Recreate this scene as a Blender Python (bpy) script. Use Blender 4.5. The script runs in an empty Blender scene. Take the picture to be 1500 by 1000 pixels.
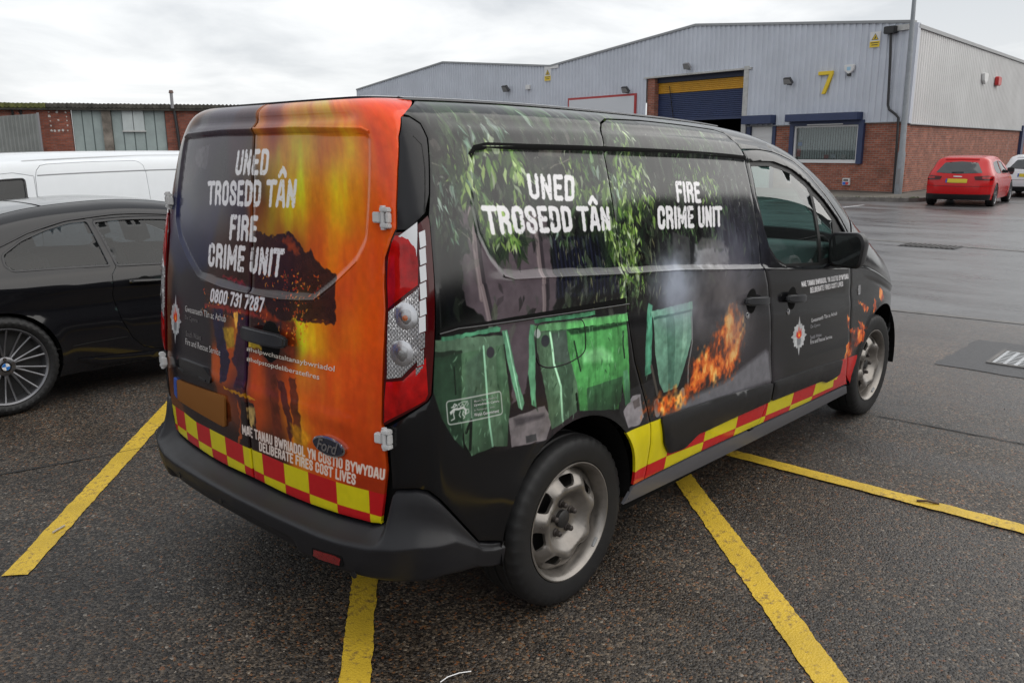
import bpy, bmesh, math, random
import numpy as np
from mathutils import Vector, Matrix
from mathutils.geometry import delaunay_2d_cdt
random.seed(7); RNG=np.random.default_rng(11)
scn=bpy.context.scene; COL=scn.collection
# ------------------------------------------------------------------ camera, sky, sun, exposure
cam_d=bpy.data.cameras.new('camera'); cam=bpy.data.objects.new('camera',cam_d); COL.objects.link(cam); scn.camera=cam
cam_d.sensor_width=36; cam_d.lens=36*1214.18/1500; cam_d.clip_end=3000; cam_d.clip_start=.05
yaw,pitch,roll=.7423,.2275,-.0052
fw=Vector((math.cos(yaw)*math.cos(pitch),math.sin(yaw)*math.cos(pitch),-math.sin(pitch)))
rt=Vector((math.sin(yaw),-math.cos(yaw),0)); up=rt.cross(fw)
r2=rt*math.cos(roll)+up*math.sin(roll); u2=-rt*math.sin(roll)+up*math.cos(roll)
M=Matrix((r2,u2,-fw)).transposed().to_4x4(); M.translation=(-1.4068,-2.6354,1.6740); cam.matrix_world=M
SUN_EL,SUN_AZ=math.radians(38),math.radians(-60)
W=bpy.data.worlds.new('World'); scn.world=W; W.use_nodes=True
nt=W.node_tree; N=nt.nodes; Lk=nt.links; N.clear()
def nd(nt,t,**k):
    n=nt.nodes.new(t)
    for a,b in k.items():
        if a in n.inputs: n.inputs[a].default_value=b
        else: setattr(n,a,b)
    return n
out=nd(nt,'ShaderNodeOutputWorld'); bg=nd(nt,'ShaderNodeBackground',Strength=.128)
sky=nd(nt,'ShaderNodeTexSky',sky_type='NISHITA'); sky.sun_disc=False; sky.sun_elevation=SUN_EL; sky.sun_rotation=math.radians(90)-SUN_AZ; sky.dust_density=2; sky.air_density=1.2
tc=nd(nt,'ShaderNodeTexCoord'); sp=nd(nt,'ShaderNodeSeparateXYZ'); Lk.new(tc.outputs['Generated'],sp.inputs[0])
# clouds lie on a flat deck: direction divided by its height
mx=nd(nt,'ShaderNodeMath',operation='MAXIMUM'); mx.inputs[1].default_value=.0; Lk.new(sp.outputs[2],mx.inputs[0])
ad=nd(nt,'ShaderNodeMath',operation='ADD'); ad.inputs[1].default_value=.16; Lk.new(mx.outputs[0],ad.inputs[0])
vd=nd(nt,'ShaderNodeVectorMath',operation='DIVIDE'); cb=nd(nt,'ShaderNodeCombineXYZ')
for i in range(3): Lk.new(ad.outputs[0],cb.inputs[i])
Lk.new(tc.outputs['Generated'],vd.inputs[0]); Lk.new(cb.outputs[0],vd.inputs[1])
n1=nd(nt,'ShaderNodeTexNoise',Scale=1.3,Detail=8,Roughness=.55,Distortion=.3); Lk.new(vd.outputs[0],n1.inputs['Vector'])
rp=nd(nt,'ShaderNodeValToRGB'); Lk.new(n1.outputs[0],rp.inputs[0])
e=rp.color_ramp.elements; e[0].position=.36; e[0].color=(4.35,4.5,4.7,1); e[1].position=.62; e[1].color=(6.5,6.55,6.6,1)
# thin veil grows to white towards the horizon
hz=nd(nt,'ShaderNodeMapRange'); hz.inputs[1].default_value=.0; hz.inputs[2].default_value=.16; hz.inputs[3].default_value=.55; hz.inputs[4].default_value=0; Lk.new(sp.outputs[2],hz.inputs[0])
mh=nd(nt,'ShaderNodeMix',data_type='RGBA'); Lk.new(hz.outputs[0],mh.inputs[0]); Lk.new(rp.outputs[0],mh.inputs[6]); mh.inputs[7].default_value=(6.1,6.2,6.3,1)
mm=nd(nt,'ShaderNodeMix',data_type='RGBA'); mm.inputs[0].default_value=.93; Lk.new(sky.outputs[0],mm.inputs[6]); Lk.new(mh.outputs[2],mm.inputs[7])
Lk.new(mm.outputs[2],bg.inputs[0]); Lk.new(bg.outputs[0],out.inputs[0])
sun_d=bpy.data.lights.new('sun','SUN'); sun_d.energy=2.0; sun_d.angle=math.radians(110); sun_d.color=(1,.96,.9)
sun=bpy.data.objects.new('sun',sun_d); COL.objects.link(sun)
sd=Vector((math.cos(SUN_EL)*math.cos(SUN_AZ),math.cos(SUN_EL)*math.sin(SUN_AZ),math.sin(SUN_EL))); sun.rotation_euler=sd.to_track_quat('Z','Y').to_euler()
vs=scn.view_settings; vs.view_transform='Standard'; vs.look='None'; vs.exposure=.38; vs.gamma=1; vs.use_curve_mapping=False

# ------------------------------------------------------------------ materials
def s2l(c): return tuple((x/12.92 if x<=.04045 else ((x+.055)/1.055)**2.4) for x in c)
def mat(name,col,rough=.5,metal=0,spec=.5,noise=0,nscale=8,bump=0,bscale=60,coat=0,coatr=.05,rvar=0):
    m=bpy.data.materials.new(name); m.use_nodes=True; t=m.node_tree; b=t.nodes['Principled BSDF']
    b.inputs['Base Color'].default_value=(*col,1); b.inputs['Roughness'].default_value=rough; b.inputs['Metallic'].default_value=metal
    b.inputs['Specular IOR Level'].default_value=spec; b.inputs['Coat Weight'].default_value=coat; b.inputs['Coat Roughness'].default_value=coatr
    if noise or bump or rvar: co=nd(t,'ShaderNodeTexCoord')
    if noise or rvar:
        n=nd(t,'ShaderNodeTexNoise',Scale=nscale,Detail=6,Roughness=.6); t.links.new(co.outputs['Object'],n.inputs['Vector'])
        if noise:
            h=nd(t,'ShaderNodeMapRange'); h.inputs[1].default_value=.3; h.inputs[2].default_value=.7; h.inputs[3].default_value=1-noise; h.inputs[4].default_value=1+noise; t.links.new(n.outputs[0],h.inputs[0])
            v=nd(t,'ShaderNodeVectorMath',operation='SCALE'); v.inputs[0].default_value=col; t.links.new(h.outputs[0],v.inputs['Scale']); t.links.new(v.outputs[0],b.inputs['Base Color'])
        if rvar:
            h=nd(t,'ShaderNodeMapRange'); h.inputs[1].default_value=.3; h.inputs[2].default_value=.7; h.inputs[3].default_value=max(0,rough-rvar); h.inputs[4].default_value=rough+rvar; t.links.new(n.outputs[0],h.inputs[0]); t.links.new(h.outputs[0],b.inputs['Roughness'])
    if bump:
        n=nd(t,'ShaderNodeTexNoise',Scale=bscale,Detail=4); t.links.new(co.outputs['Object'],n.inputs['Vector'])
        q=nd(t,'ShaderNodeBump',Strength=bump,Distance=.003); t.links.new(n.outputs[0],q.inputs['Height']); t.links.new(q.outputs[0],b.inputs['Normal'])
    return m
def glass(name,tint,dens,rough=.02,ior=1.62):
    """tinted pane: partly see-through, partly mirror"""
    m=bpy.data.materials.new(name); m.use_nodes=True; t=m.node_tree; t.nodes.clear()
    o=nd(t,'ShaderNodeOutputMaterial'); tr=nd(t,'ShaderNodeBsdfTransparent',Color=(*tint,1)); gl=nd(t,'ShaderNodeBsdfGlossy',Roughness=rough); gl.inputs['Color'].default_value=(1,1,1,1)
    df=nd(t,'ShaderNodeBsdfDiffuse'); df.inputs['Color'].default_value=(tint[0]*.08,tint[1]*.08,tint[2]*.08,1)
    fr=nd(t,'ShaderNodeFresnel',IOR=1.62); m1=nd(t,'ShaderNodeMixShader'); m2=nd(t,'ShaderNodeMixShader'); m1.inputs[0].default_value=dens
    ge=nd(t,'ShaderNodeNewGeometry'); io=nd(t,'ShaderNodeMix',data_type='FLOAT'); io.inputs[2].default_value=ior; io.inputs[3].default_value=1/ior; t.links.new(ge.outputs['Backfacing'],io.inputs[0]); t.links.new(io.outputs[0],fr.inputs['IOR'])
    t.links.new(tr.outputs[0],m1.inputs[1]); t.links.new(df.outputs[0],m1.inputs[2]); t.links.new(fr.outputs[0],m2.inputs[0]); t.links.new(m1.outputs[0],m2.inputs[1]); t.links.new(gl.outputs[0],m2.inputs[2]); t.links.new(m2.outputs[0],o.inputs[0])
    return m
BLACK=mat('black_cavity',(.006,.006,.006),.9,spec=.1)
PLASTIC=mat('grained_grey_plastic',(.0125,.0125,.0145),.42,spec=.3,noise=.1,nscale=5,bump=.15,bscale=500,rvar=.06)
CLAD=mat('dark_moulding_plastic',(.010,.010,.011),.42,spec=.4,bump=.1,bscale=500,rvar=.08,nscale=6)
GLOSSBLK=mat('gloss_black',(.008,.008,.01),.12,spec=.5)
RUBBER=mat('tyre_rubber',(.011,.011,.0115),.55,spec=.35,noise=.18,nscale=14,bump=.15,bscale=200)
SEAL=mat('rubber_seal',(.008,.008,.008),.5,spec=.3)
PAINTBLK=mat('dark_panther_paint',(.006,.006,.008),.14,spec=.5,rvar=.02)
CHROME=mat('chrome',(.6,.6,.62),.15,metal=1)
STEEL=mat('silver_steel_wheel',(.235,.218,.20),.36,metal=.75,noise=.3,nscale=9,rvar=.1)
BRAKE=mat('rusty_hub',(.05,.042,.038),.6,metal=.4,noise=.4,nscale=20)
WHITEPL=mat('hinge_silver',(.5,.5,.5),.4,noise=.08,nscale=30)

# ------------------------------------------------------------------ mesh helpers
def tag(o,label=None,cat=None,group=None,kind=None):
    for k,v in (('label',label),('category',cat),('group',group),('kind',kind)):
        if v: o[k]=v
    return o
def empty(name,loc=(0,0,0),rz=0,**k):
    o=bpy.data.objects.new(name,None); COL.objects.link(o); o.location=loc; o.rotation_euler=(0,0,rz); o.empty_display_size=.2
    return tag(o,**k)
def link(name,me,m,parent=None,smooth=False,loc=None,rot=None):
    o=bpy.data.objects.new(name,me); COL.objects.link(o)
    if parent: o.parent=parent
    if m and not me.materials: me.materials.append(m)
    if smooth: me.shade_smooth()
    if loc is not None: o.location=loc
    if rot is not None: o.rotation_euler=rot
    return o
class MB:
    def __init__(k): k.v=[]; k.f=[]
    def add(k,V,F):
        n=len(k.v); k.v+= [tuple(map(float,q)) for q in V]; k.f+=[tuple(i+n for i in q) for q in F]; return k
    def box(k,a,b,T=None):
        x0,y0,z0=a; x1,y1,z1=b
        V=[(x0,y0,z0),(x1,y0,z0),(x1,y1,z0),(x0,y1,z0),(x0,y0,z1),(x1,y0,z1),(x1,y1,z1),(x0,y1,z1)]
        if T: V=[T@Vector(q) for q in V]
        return k.add(V,[(0,3,2,1),(4,5,6,7),(0,1,5,4),(1,2,6,5),(2,3,7,6),(3,0,4,7)])
    def tube(k,P,r,n=8,cap=True):
        P=[Vector(q) for q in P]; R=r if isinstance(r,(list,tuple)) else [r]*len(P); V=[];F=[]
        for i,q in enumerate(P):
            t=(P[min(i+1,len(P)-1)]-P[max(i-1,0)]).normalized(); a=t.orthogonal().normalized() if i==0 else (a-t*a.dot(t)).normalized(); b=t.cross(a)
            for j in range(n): w=2*math.pi*j/n; V.append(q+(a*math.cos(w)+b*math.sin(w))*R[i])
        for i in range(len(P)-1):
            for j in range(n): F.append((i*n+j,i*n+(j+1)%n,(i+1)*n+(j+1)%n,(i+1)*n+j))
        if cap: F.append(tuple(range(n))[::-1]); F.append(tuple((len(P)-1)*n+j for j in range(n)))
        return k.add(V,F)
    def lathe(k,prof,n=48,axis='y',c=(0,0,0)):
        """prof: (offset along axis, radius)"""
        V=[];F=[]; m=len(prof)
        for j in range(n):
            w=2*math.pi*j/n
            for h,r in prof: V.append((c[0]+r*math.cos(w),c[1]+h,c[2]+r*math.sin(w)) if axis=='y' else (c[0]+r*math.cos(w),c[1]+r*math.sin(w),c[2]+h))
        for j in range(n):
            for i in range(m-1): F.append((j*m+i,j*m+i+1,((j+1)%n)*m+i+1,((j+1)%n)*m+i))
        return k.add(V,F)
    def prism(k,poly,T,h):
        """poly in a plane (2D), T maps (x,y,depth) to space"""
        n=len(poly); V=[T(x,y,0) for x,y in poly]+[T(x,y,h) for x,y in poly]
        return k.add(V,[tuple(range(n)),tuple(range(2*n-1,n-1,-1))]+[(i,i+n,(i+1)%n+n,(i+1)%n) for i in range(n)])
    def mesh(k,name):
        me=bpy.data.meshes.new(name); me.from_pydata(k.v,[],k.f); me.update(); return me
    def obj(k,name,m,parent=None,smooth=False,bevel=0,seg=2,fix=True,**q):
        me=k.mesh(name)
        if fix or bevel:
            bm=bmesh.new(); bm.from_mesh(me)
            if fix: bmesh.ops.recalc_face_normals(bm,faces=bm.faces)
            if bevel: bmesh.ops.bevel(bm,geom=[e for e in bm.edges if len(e.link_faces)==2 and e.calc_face_angle(0)>.6],offset=bevel,segments=seg,affect='EDGES',clamp_overlap=True)
            bm.to_mesh(me); bm.free()
        o=link(name,me,m,parent,smooth,**q)
        if smooth: me.set_sharp_from_angle(angle=math.radians(42))
        return o
def pip(P,poly):
    """points inside polygon (numpy)"""
    x,y=P[:,0],P[:,1]; c=np.zeros(len(P),bool); n=len(poly)
    for i in range(n):
        x1,y1=poly[i]; x2,y2=poly[(i+1)%n]
        if y1==y2: continue
        t=((y1>y)!=(y2>y))&(x<(x2-x1)*(y-y1)/(y2-y1)+x1); c^=t
    return c
def segd(P,poly,closed=True):
    d=np.full(len(P),1e9); n=len(poly)
    for i in range(n if closed else n-1):
        a=np.array(poly[i]); b=np.array(poly[(i+1)%n]); ab=b-a; L=ab@ab
        if L<1e-14: continue
        t=np.clip(((P-a)@ab)/L,0,1); q=a+t[:,None]*ab; d=np.minimum(d,((P-q)**2).sum(1))
    return np.sqrt(d)
def rnd(poly,r,seg=5):
    """round the corners of a polygon"""
    o=[]; n=len(poly)
    for i in range(n):
        a,b,c=[np.array(poly[j%n],float) for j in (i-1,i,i+1)]
        rr=min(r,np.linalg.norm(a-b)*.48,np.linalg.norm(c-b)*.48)
        p1=b+(a-b)/(np.linalg.norm(a-b)+1e-9)*rr; p2=b+(c-b)/(np.linalg.norm(c-b)+1e-9)*rr
        for k in range(seg+1):
            t=k/seg; o.append(tuple((1-t)**2*p1+2*t*(1-t)*b+t*t*p2))
    return o
def resample(poly,h):
    o=[]; n=len(poly)
    for i in range(n):
        a=np.array(poly[i]); b=np.array(poly[(i+1)%n]); L=np.linalg.norm(b-a)
        if L<h*.12: continue
        k=max(1,int(L/h))
        for j in range(k): o.append(tuple(a+(b-a)*j/k))
    return o
def fill(outer,holes,h):
    """triangulate a 2D region with an even inner grid -> points, triangles"""
    loops=[resample(l,h) for l in [outer]+list(holes)]
    pts=[];edges=[]
    for l in loops:
        n=len(pts); pts+=l; edges+=[(n+i,n+(i+1)%len(l)) for i in range(len(l))]
    A=np.array(loops[0]); x0,y0=A.min(0); x1,y1=A.max(0)
    gx,gy=np.meshgrid(np.arange(x0+h/2,x1,h),np.arange(y0+h/2,y1,h)); g=np.stack([gx.ravel(),gy.ravel()],1)
    ok=pip(g,loops[0])
    for l in loops[1:]: ok&=~pip(g,l)
    g=g[ok]
    B=np.array(pts)
    if len(g):
        d=np.full(len(g),1e9)
        for l in loops: d=np.minimum(d,segd(g,l))
        g=g[d>h*.45]
    P=[Vector(q) for q in pts]+[Vector(q) for q in g.tolist()]
    V,_,F,_,_,_=delaunay_2d_cdt(P,edges,[],0,1e-6)
    V=np.array([(q.x,q.y) for q in V]); F=np.array([f for f in F if len(f)==3])
    c=V[F].mean(1); ok=pip(c,loops[0])
    for l in loops[1:]: ok&=~pip(c,l)
    F=F[ok]
    a=V[F[:,1]]-V[F[:,0]]; b=V[F[:,2]]-V[F[:,0]]; fl=(a[:,0]*b[:,1]-a[:,1]*b[:,0])<0
    F[fl]=F[fl][:,::-1]
    ar=np.abs(a[:,0]*b[:,1]-a[:,1]*b[:,0]); F=F[ar>1e-9]
    return V,F
def build(name,V3,F,uv,m,parent,rimN=None,rim=0,smooth=True):
    """mesh from arrays; rim>0 folds the open edges inwards along -normal"""
    V3=np.asarray(V3); F=np.asarray(F); n=len(V3); quads=[]
    if rim:
        E={}
        for a,b,c in F.tolist():
            for e in ((a,b),(b,c),(c,a)): E[e]=1
        bd=[e for e in E if (e[1],e[0]) not in E]
        idx={}; ex=[]
        for a,b in bd:
            for q in (a,b):
                if q not in idx: idx[q]=n+len(ex); ex.append(V3[q]-rimN[q]*rim)
            quads.append((b,a,idx[a],idx[b]))
        V3=np.vstack([V3,np.array(ex)]); uv=np.vstack([uv,[uv[q] for q in idx]]) if uv is not None else None
    faces=[tuple(f) for f in F.tolist()]+quads
    me=bpy.data.meshes.new(name); me.from_pydata(V3.tolist(),[],faces); me.update()
    if uv is not None:
        ul=me.uv_layers.new(name='UVMap'); li=np.empty(len(me.loops),int); me.loops.foreach_get('vertex_index',li); ul.data.foreach_set('uv',np.asarray(uv)[li].astype(np.float32).ravel())
    o=link(name,me,m,parent,smooth)
    if rim and smooth: me.set_sharp_from_angle(angle=math.radians(50))
    return o

def crom(P,n=24):
    P=np.asarray(P,float); Q=np.vstack([2*P[0]-P[1],P,2*P[-1]-P[-2]]); o=[]
    for i in range(1,len(Q)-2):
        a,b,c,d=Q[i-1],Q[i],Q[i+1],Q[i+2]
        t=np.linspace(0,1,n,endpoint=False)[:,None]
        m1=(c-a)*.5; m2=(d-b)*.5
        L=np.linalg.norm(c-b); 
        for m in (m1,m2):
            k=np.linalg.norm(m)
            if k>L: m*=L/k
        o.append((2*t**3-3*t**2+1)*b+(t**3-2*t**2+t)*m1+(-2*t**3+3*t**2)*c+(t**3-t**2)*m2)
    o.append(P[-1:]); return np.vstack(o)
def tab(T):
    """smooth table lookup (Catmull-Rom through the given pairs)"""
    C=crom(T,12); X=C[:,0]; Y=C[:,1]
    return lambda v: np.interp(v,X,Y)
class Shell:
    """outer skin of a vehicle, right-hand half: s runs round the plan from the tail's middle, v runs up"""
    def __init__(k,plan,lean,nose,tum,ztop,zl,vmax,fall=.5,W=.9,L=4.8,org=(0,0,0),th=0,far=None,qmin=.3):
        k.qmin=qmin
        C=crom(plan,24); d=np.r_[0,np.cumsum(np.linalg.norm(np.diff(C,axis=0),axis=1))]
        k.C,k.d=C,d; k.lean,k.nose,k.tum,k.zt,k.zl=tab(lean),tab(nose),tab(tum),tab(ztop),tab(zl)
        k.zlmax=max(b for a,b in zl); k.org=np.array(org,float); k.th=th
        k.far=tab(far) if far else None
        k.vmax,k.fall,k.W,k.L=vmax,fall,W,L
    def P(k,s,v):
        s=np.asarray(s,float); v=np.asarray(v,float); sg=np.sign(s); s=np.abs(s)
        x=np.interp(s,k.d,k.C[:,0]); y=np.interp(s,k.d,k.C[:,1])
        f=np.clip(1-x/k.fall,0,1)**2; g=np.clip(1-(k.L-x)/k.fall,0,1)**2
        X=x+k.lean(v)*f+k.nose(v)*g
        zl=k.zl(X); zt=k.zt(X); q=np.clip((zt-zl)/(k.vmax-k.zlmax),k.qmin if k.qmin<.5 else np.interp(X,[3.65,4.15],[1,k.qmin]),1)
        tb=k.tum(np.minimum(v,zl)); Y=y*(1+(tb+(k.tum(v)-tb)*q)/k.W)
        if k.far: Y=Y*(1+np.where(sg<0,k.far(v)*q/k.W,0))
        Z=np.where(v>zl, zl+(v-zl)*(zt-zl)/(k.vmax-zl), v)
        Y=-Y*sg; c,n=np.cos(k.th),np.sin(k.th)
        return np.stack([X*c-Y*n+k.org[0],X*n+Y*c+k.org[1],Z+k.org[2]],-1)
    def N(k,s,v,e=.004):
        a=k.P(s+e,v)-k.P(s-e,v); b=k.P(s,v+e)-k.P(s,v-e)
        n=np.cross(a,b); n/=np.linalg.norm(n,axis=-1,keepdims=True)+1e-12
        return n
    def sx(k,x):
        """s where the side reaches x"""
        i=np.argmax(k.C[:,1]>.6*k.W); return float(np.interp(x,k.C[i:,0],k.d[i:]))
VAN=dict(plan=[(0,0),(.006,.25),(.022,.5),(.046,.665),(.075,.765),(.115,.828),(.18,.866),(.35,.888),(.8,.908),(1.6,.9175),(2.6,.9175),(3.4,.912),(3.9,.903),(4.15,.868),(4.33,.79),(4.46,.66),(4.56,.45),(4.60,0)],
 lean=[(.2,.06),(.45,.057),(.65,.053),(.83,.055),(1.045,.077),(1.3,.106),(1.5,.126),(1.653,.143),(1.75,.158),(1.80,.18),(1.83,.225)],
 nose=[(.2,-.05),(.5,0),(.8,-.02),(1.2,-.12),(1.83,-.3)],
 tum=[(.2,-.06),(.3,-.035),(.42,-.012),(.6,0),(.85,.0),(1.1,-.010),(1.25,-.026),(1.45,-.066),(1.6,-.108),(1.7,-.146),(1.76,-.19),(1.80,-.25),(1.82,-.31),(1.83,-.37)],far=[(.2,0),(1.1,0),(1.3,-.012),(1.5,-.045),(1.6,-.072),(1.7,-.095),(1.76,-.11),(1.83,-.10)],
 ztop=[(-.1,1.832),(.6,1.838),(1.3,1.826),(2.1,1.795),(2.55,1.75),(2.9,1.67),(3.3,1.50),(3.7,1.262),(3.92,1.125),(4.05,1.055),(4.2,.99),(4.4,.895),(4.6,.78),(4.8,.68)],
 zl=[(0,1.1),(2.9,1.1),(3.5,.95),(4.2,.7),(4.8,.6)],vmax=1.83,fall=.55,W=.9175,L=4.60,qmin=.6)

def carplan(L,W,rr=.3,fr=.5,b=.12):
    """plan outline (right half, y positive) from the tail's middle to the nose's middle"""
    return [(0,0),(b*.12,W*.35),(b*.5,W*.65),(b,W-rr*.55),(b+rr*.28,W-rr*.22),(b+rr*.8,W*.975),(b+rr*1.8,W*.99),(L*.4,W),(L*.65,W),(L-fr*1.9,W*.985),(L-fr*1.1,W*.95),(L-fr*.55,W*.83),(L-fr*.22,W*.6),(L-fr*.06,W*.3),(L,0)]
COUPE=dict(plan=carplan(4.58,.89,.35,.6),lean=[(.2,.10),(.35,.03),(.55,.0),(.75,.02),(.95,.10),(1.05,.16),(1.36,.28)],nose=[(.2,-.1),(.5,0),(.7,-.05),(.9,-.2),(1.36,-.4)],
 tum=[(.15,-.06),(.25,-.03),(.4,-.005),(.55,.0),(.66,-.012),(.72,-.0),(.8,-.005),(.88,-.03),(.93,-.06),(1.05,-.12),(1.2,-.21),(1.28,-.28),(1.33,-.37),(1.345,-.43)],
 ztop=[(0,1.0),(.35,1.05),(.62,1.10),(1.0,1.21),(1.35,1.29),(1.7,1.325),(2.1,1.33),(2.5,1.275),(2.9,1.13),(3.3,.95),(3.7,.9),(4.2,.8),(4.6,.68)],
 zl=[(0,.86),(1.0,.88),(2.0,.86),(3.0,.82),(4,.6),(4.6,.5)],vmax=1.345,fall=.7,W=.89,L=4.58,org=(-.86,4.14,0))
WVAN=dict(plan=carplan(4.5,.88,.2,.6,.05),lean=[(.2,.05),(.6,0),(1.0,.03),(1.4,.09),(1.62,.16),(1.66,.22)],nose=[(.2,-.05),(.5,0),(.8,-.05),(1.66,-.3)],
 tum=[(.2,-.06),(.35,-.01),(.6,0),(.9,-.0),(1.15,-.02),(1.35,-.045),(1.5,-.07),(1.58,-.10),(1.63,-.16),(1.655,-.24),(1.66,-.30)],
 ztop=[(0,1.66),(1,1.67),(2.2,1.66),(2.8,1.62),(3.2,1.5),(3.6,1.2),(3.8,1.08),(4.2,.98),(4.5,.9)],zl=[(0,1.05),(3.0,1.0),(4.0,.7),(4.5,.6)],vmax=1.66,fall=.5,W=.88,L=4.5,org=(3.75,6.75,0),th=np.pi)
HATCH=dict(plan=carplan(4.3,.89,.36,.6,.14),lean=[(.2,.10),(.35,.02),(.55,.0),(.8,.03),(.95,.08),(1.1,.22),(1.25,.38),(1.36,.52)],nose=[(.2,-.1),(.5,0),(.7,-.05),(.9,-.2),(1.36,-.4)],
 tum=[(.15,-.06),(.25,-.03),(.4,-.005),(.6,.0),(.8,-.01),(.92,-.04),(1.0,-.08),(1.15,-.15),(1.28,-.21),(1.34,-.28),(1.36,-.36)],
 ztop=[(-.2,1.33),(.4,1.36),(.9,1.40),(1.6,1.42),(2.2,1.39),(2.6,1.28),(3.0,1.1),(3.2,1.0),(3.7,.9),(4.3,.7)],
 zl=[(0,.9),(2.6,.88),(3.4,.75),(4.3,.5)],vmax=1.36,fall=1.1,W=.89,L=4.3,org=(24.9,4.25,0),th=.07)

def skin(name,sh,outer,m,parent,holes=(),h=.02,off=0,rim=.012,disp=None,edge=.002,smooth=True):
    """body panel: a region of (s,v) laid on the vehicle's outer skin"""
    V,F=fill(outer,holes,h); s,v=V[:,0],V[:,1]
    Pn=sh.N(s,v); P=sh.P(s,v); o=np.full(len(V),float(off))
    if disp is not None: o+=disp(s,v)
    if edge:
        d=segd(V,outer)
        for q in holes: d=np.minimum(d,segd(V,q))
        o-=edge*np.clip(1-d/.004,0,1)
    P=P+Pn*o[:,None]
    return build(name,P,F,V,m,parent,Pn,rim,smooth)
def strip(name,sh,line,w,m,parent,off=0,h=.004,closed=False,disp=None,prof=None):
    """raised or flush band along a line on the skin: three rows so that it reads as a bead"""
    L=np.array(line); L2=[]
    for i in range(len(L)-1+closed):
        a=L[i]; b=L[(i+1)%len(L)]; k=max(1,int(np.linalg.norm(b-a)/.03))
        for j in range(k): L2.append(a+(b-a)*j/k)
    if not closed: L2.append(L[-1])
    L2=np.array(L2); t=np.roll(L2,-1,0)-np.roll(L2,1,0)
    if not closed: t[0]=L2[1]-L2[0]; t[-1]=L2[-1]-L2[-2]
    t/=np.linalg.norm(t,axis=1,keepdims=True)+1e-9; nn=np.stack([-t[:,1],t[:,0]],1)
    rows=[]; 
    prof=prof or ((-.5,0),(-.35,h),(.35,h),(.5,0))
    for q,o in prof:
        p=L2+nn*w*q; rows.append(sh.P(p[:,0],p[:,1])+sh.N(p[:,0],p[:,1])*(off+o+(disp(p[:,0],p[:,1]) if disp else 0*p[:,0]))[:,None])
    V=np.concatenate(rows); n=len(L2); F=[]
    for r in range(3):
        for i in range(n-1+closed): F.append((r*n+i,r*n+(i+1)%n,(r+1)*n+(i+1)%n,(r+1)*n+i))
    me=bpy.data.meshes.new(name); me.from_pydata(V.tolist(),[],F); me.update()
    uvs=np.concatenate([L2+nn*w*q for q,_ in prof]); ul=me.uv_layers.new(name='UVMap'); li=np.empty(len(me.loops),int); me.loops.foreach_get('vertex_index',li); ul.data.foreach_set('uv',uvs[li].astype(np.float32).ravel())
    return link(name,me,m,parent,True)
D={}
D['door_edge']=[(1.114,1.829),(0.909,1.762),(0.862,1.708),(0.828,1.611),(0.803,1.514),(0.792,1.446),(0.768,1.412),(0.737,1.359),(0.726,1.275),(0.727,1.205),(0.717,1.092),(0.713,0.987),(0.712,0.86),(0.722,0.818),(0.728,0.709),(0.695,0.521)]
D['door_bottom']=[(0.693,0.52),(0.653,0.514),(0.497,0.505),(0.346,0.497),(0.208,0.495),(-0.066,0.5),(-0.328,0.503),(-0.561,0.517)]
D['rear_window']=[(-0.001,1.729),(0.281,1.731),(0.702,1.729),(0.734,1.717),(0.693,1.536),(0.662,1.406),(0.607,1.341),(0.491,1.263),(0.391,1.206),(0.196,1.193),(-0.08,1.187),(-0.415,1.187)]
D['pillar_in']=[(0.907,1.767),(0.956,1.767),(0.996,1.741),(0.997,1.705),(0.977,1.644),(0.935,1.494)]
D['light_out']=[(0.921,1.484),(0.928,1.475),(0.889,0.961),(0.873,0.941),(0.718,0.852),(0.711,0.86),(0.717,1.038),(0.73,1.211),(0.739,1.363),(0.771,1.412),(0.791,1.438),(0.837,1.439)]
D['light_white']=[(0.842,1.436),(0.915,1.481),(0.895,1.413),(0.879,1.296),(0.87,1.178),(0.865,1.081),(0.853,1.072),(0.856,1.21),(0.864,1.32),(0.862,1.398)]
D['light_red']=[(0.772,1.404),(0.789,1.428),(0.841,1.428),(0.863,1.39),(0.864,1.344),(0.855,1.285),(0.816,1.261),(0.741,1.211),(0.742,1.292),(0.754,1.364)]
D['light_clear']=[(0.741,1.204),(0.815,1.253),(0.856,1.281),(0.853,1.178),(0.851,1.072),(0.818,1.04),(0.789,1.011),(0.734,1.0),(0.734,1.106)]
D['light_low']=[(0.731,0.993),(0.793,1.005),(0.87,1.077),(0.877,0.966),(0.868,0.945),(0.725,0.864),(0.725,0.938)]
D['slider']=[(1.939,1.768),(1.962,1.781),(1.997,1.789),(2.249,1.795),(2.547,1.791),(2.879,1.785),(2.912,1.759),(2.945,1.713),(2.953,1.661),(2.944,1.484),(2.943,1.321),(2.939,1.136),(3.016,1.07),(3.063,0.968),(3.053,1.007),(3.051,0.873),(3.075,0.638),(3.105,0.488),(3.086,0.431),(3.044,0.335),(2.432,0.357),(2.032,0.362),(2.033,0.494),(2.026,0.615),(2.028,0.555),(2.013,0.639),(1.967,0.752),(1.911,0.878),(1.871,1.104),(1.872,1.203),(1.851,1.244),(1.853,1.374),(1.858,1.526),(1.868,1.677)]
D['door_top']=[(2.945,1.713),(3.289,1.721),(3.51,1.709),(3.674,1.665),(3.862,1.573),(3.998,1.445),(4.081,1.311)]
D['door_front']=[(4.006,1.01),(4.068,0.889),(4.089,0.888),(4.088,0.713),(4.099,0.503),(4.236,0.288)]
D['sill_top']=[(1.919,0.36),(2.432,0.357),(3.044,0.335),(4.239,0.284)]
D['sill_bot']=[(1.892,0.301),(3.091,0.258),(4.3,0.216)]
D['glass']=[(3.004,1.63),(3.223,1.644),(3.443,1.626),(3.61,1.57),(3.629,1.535),(3.623,1.089),(3.21,1.125),(3.124,1.163),(3.047,1.236),(3.023,1.317),(2.995,1.484)]
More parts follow.
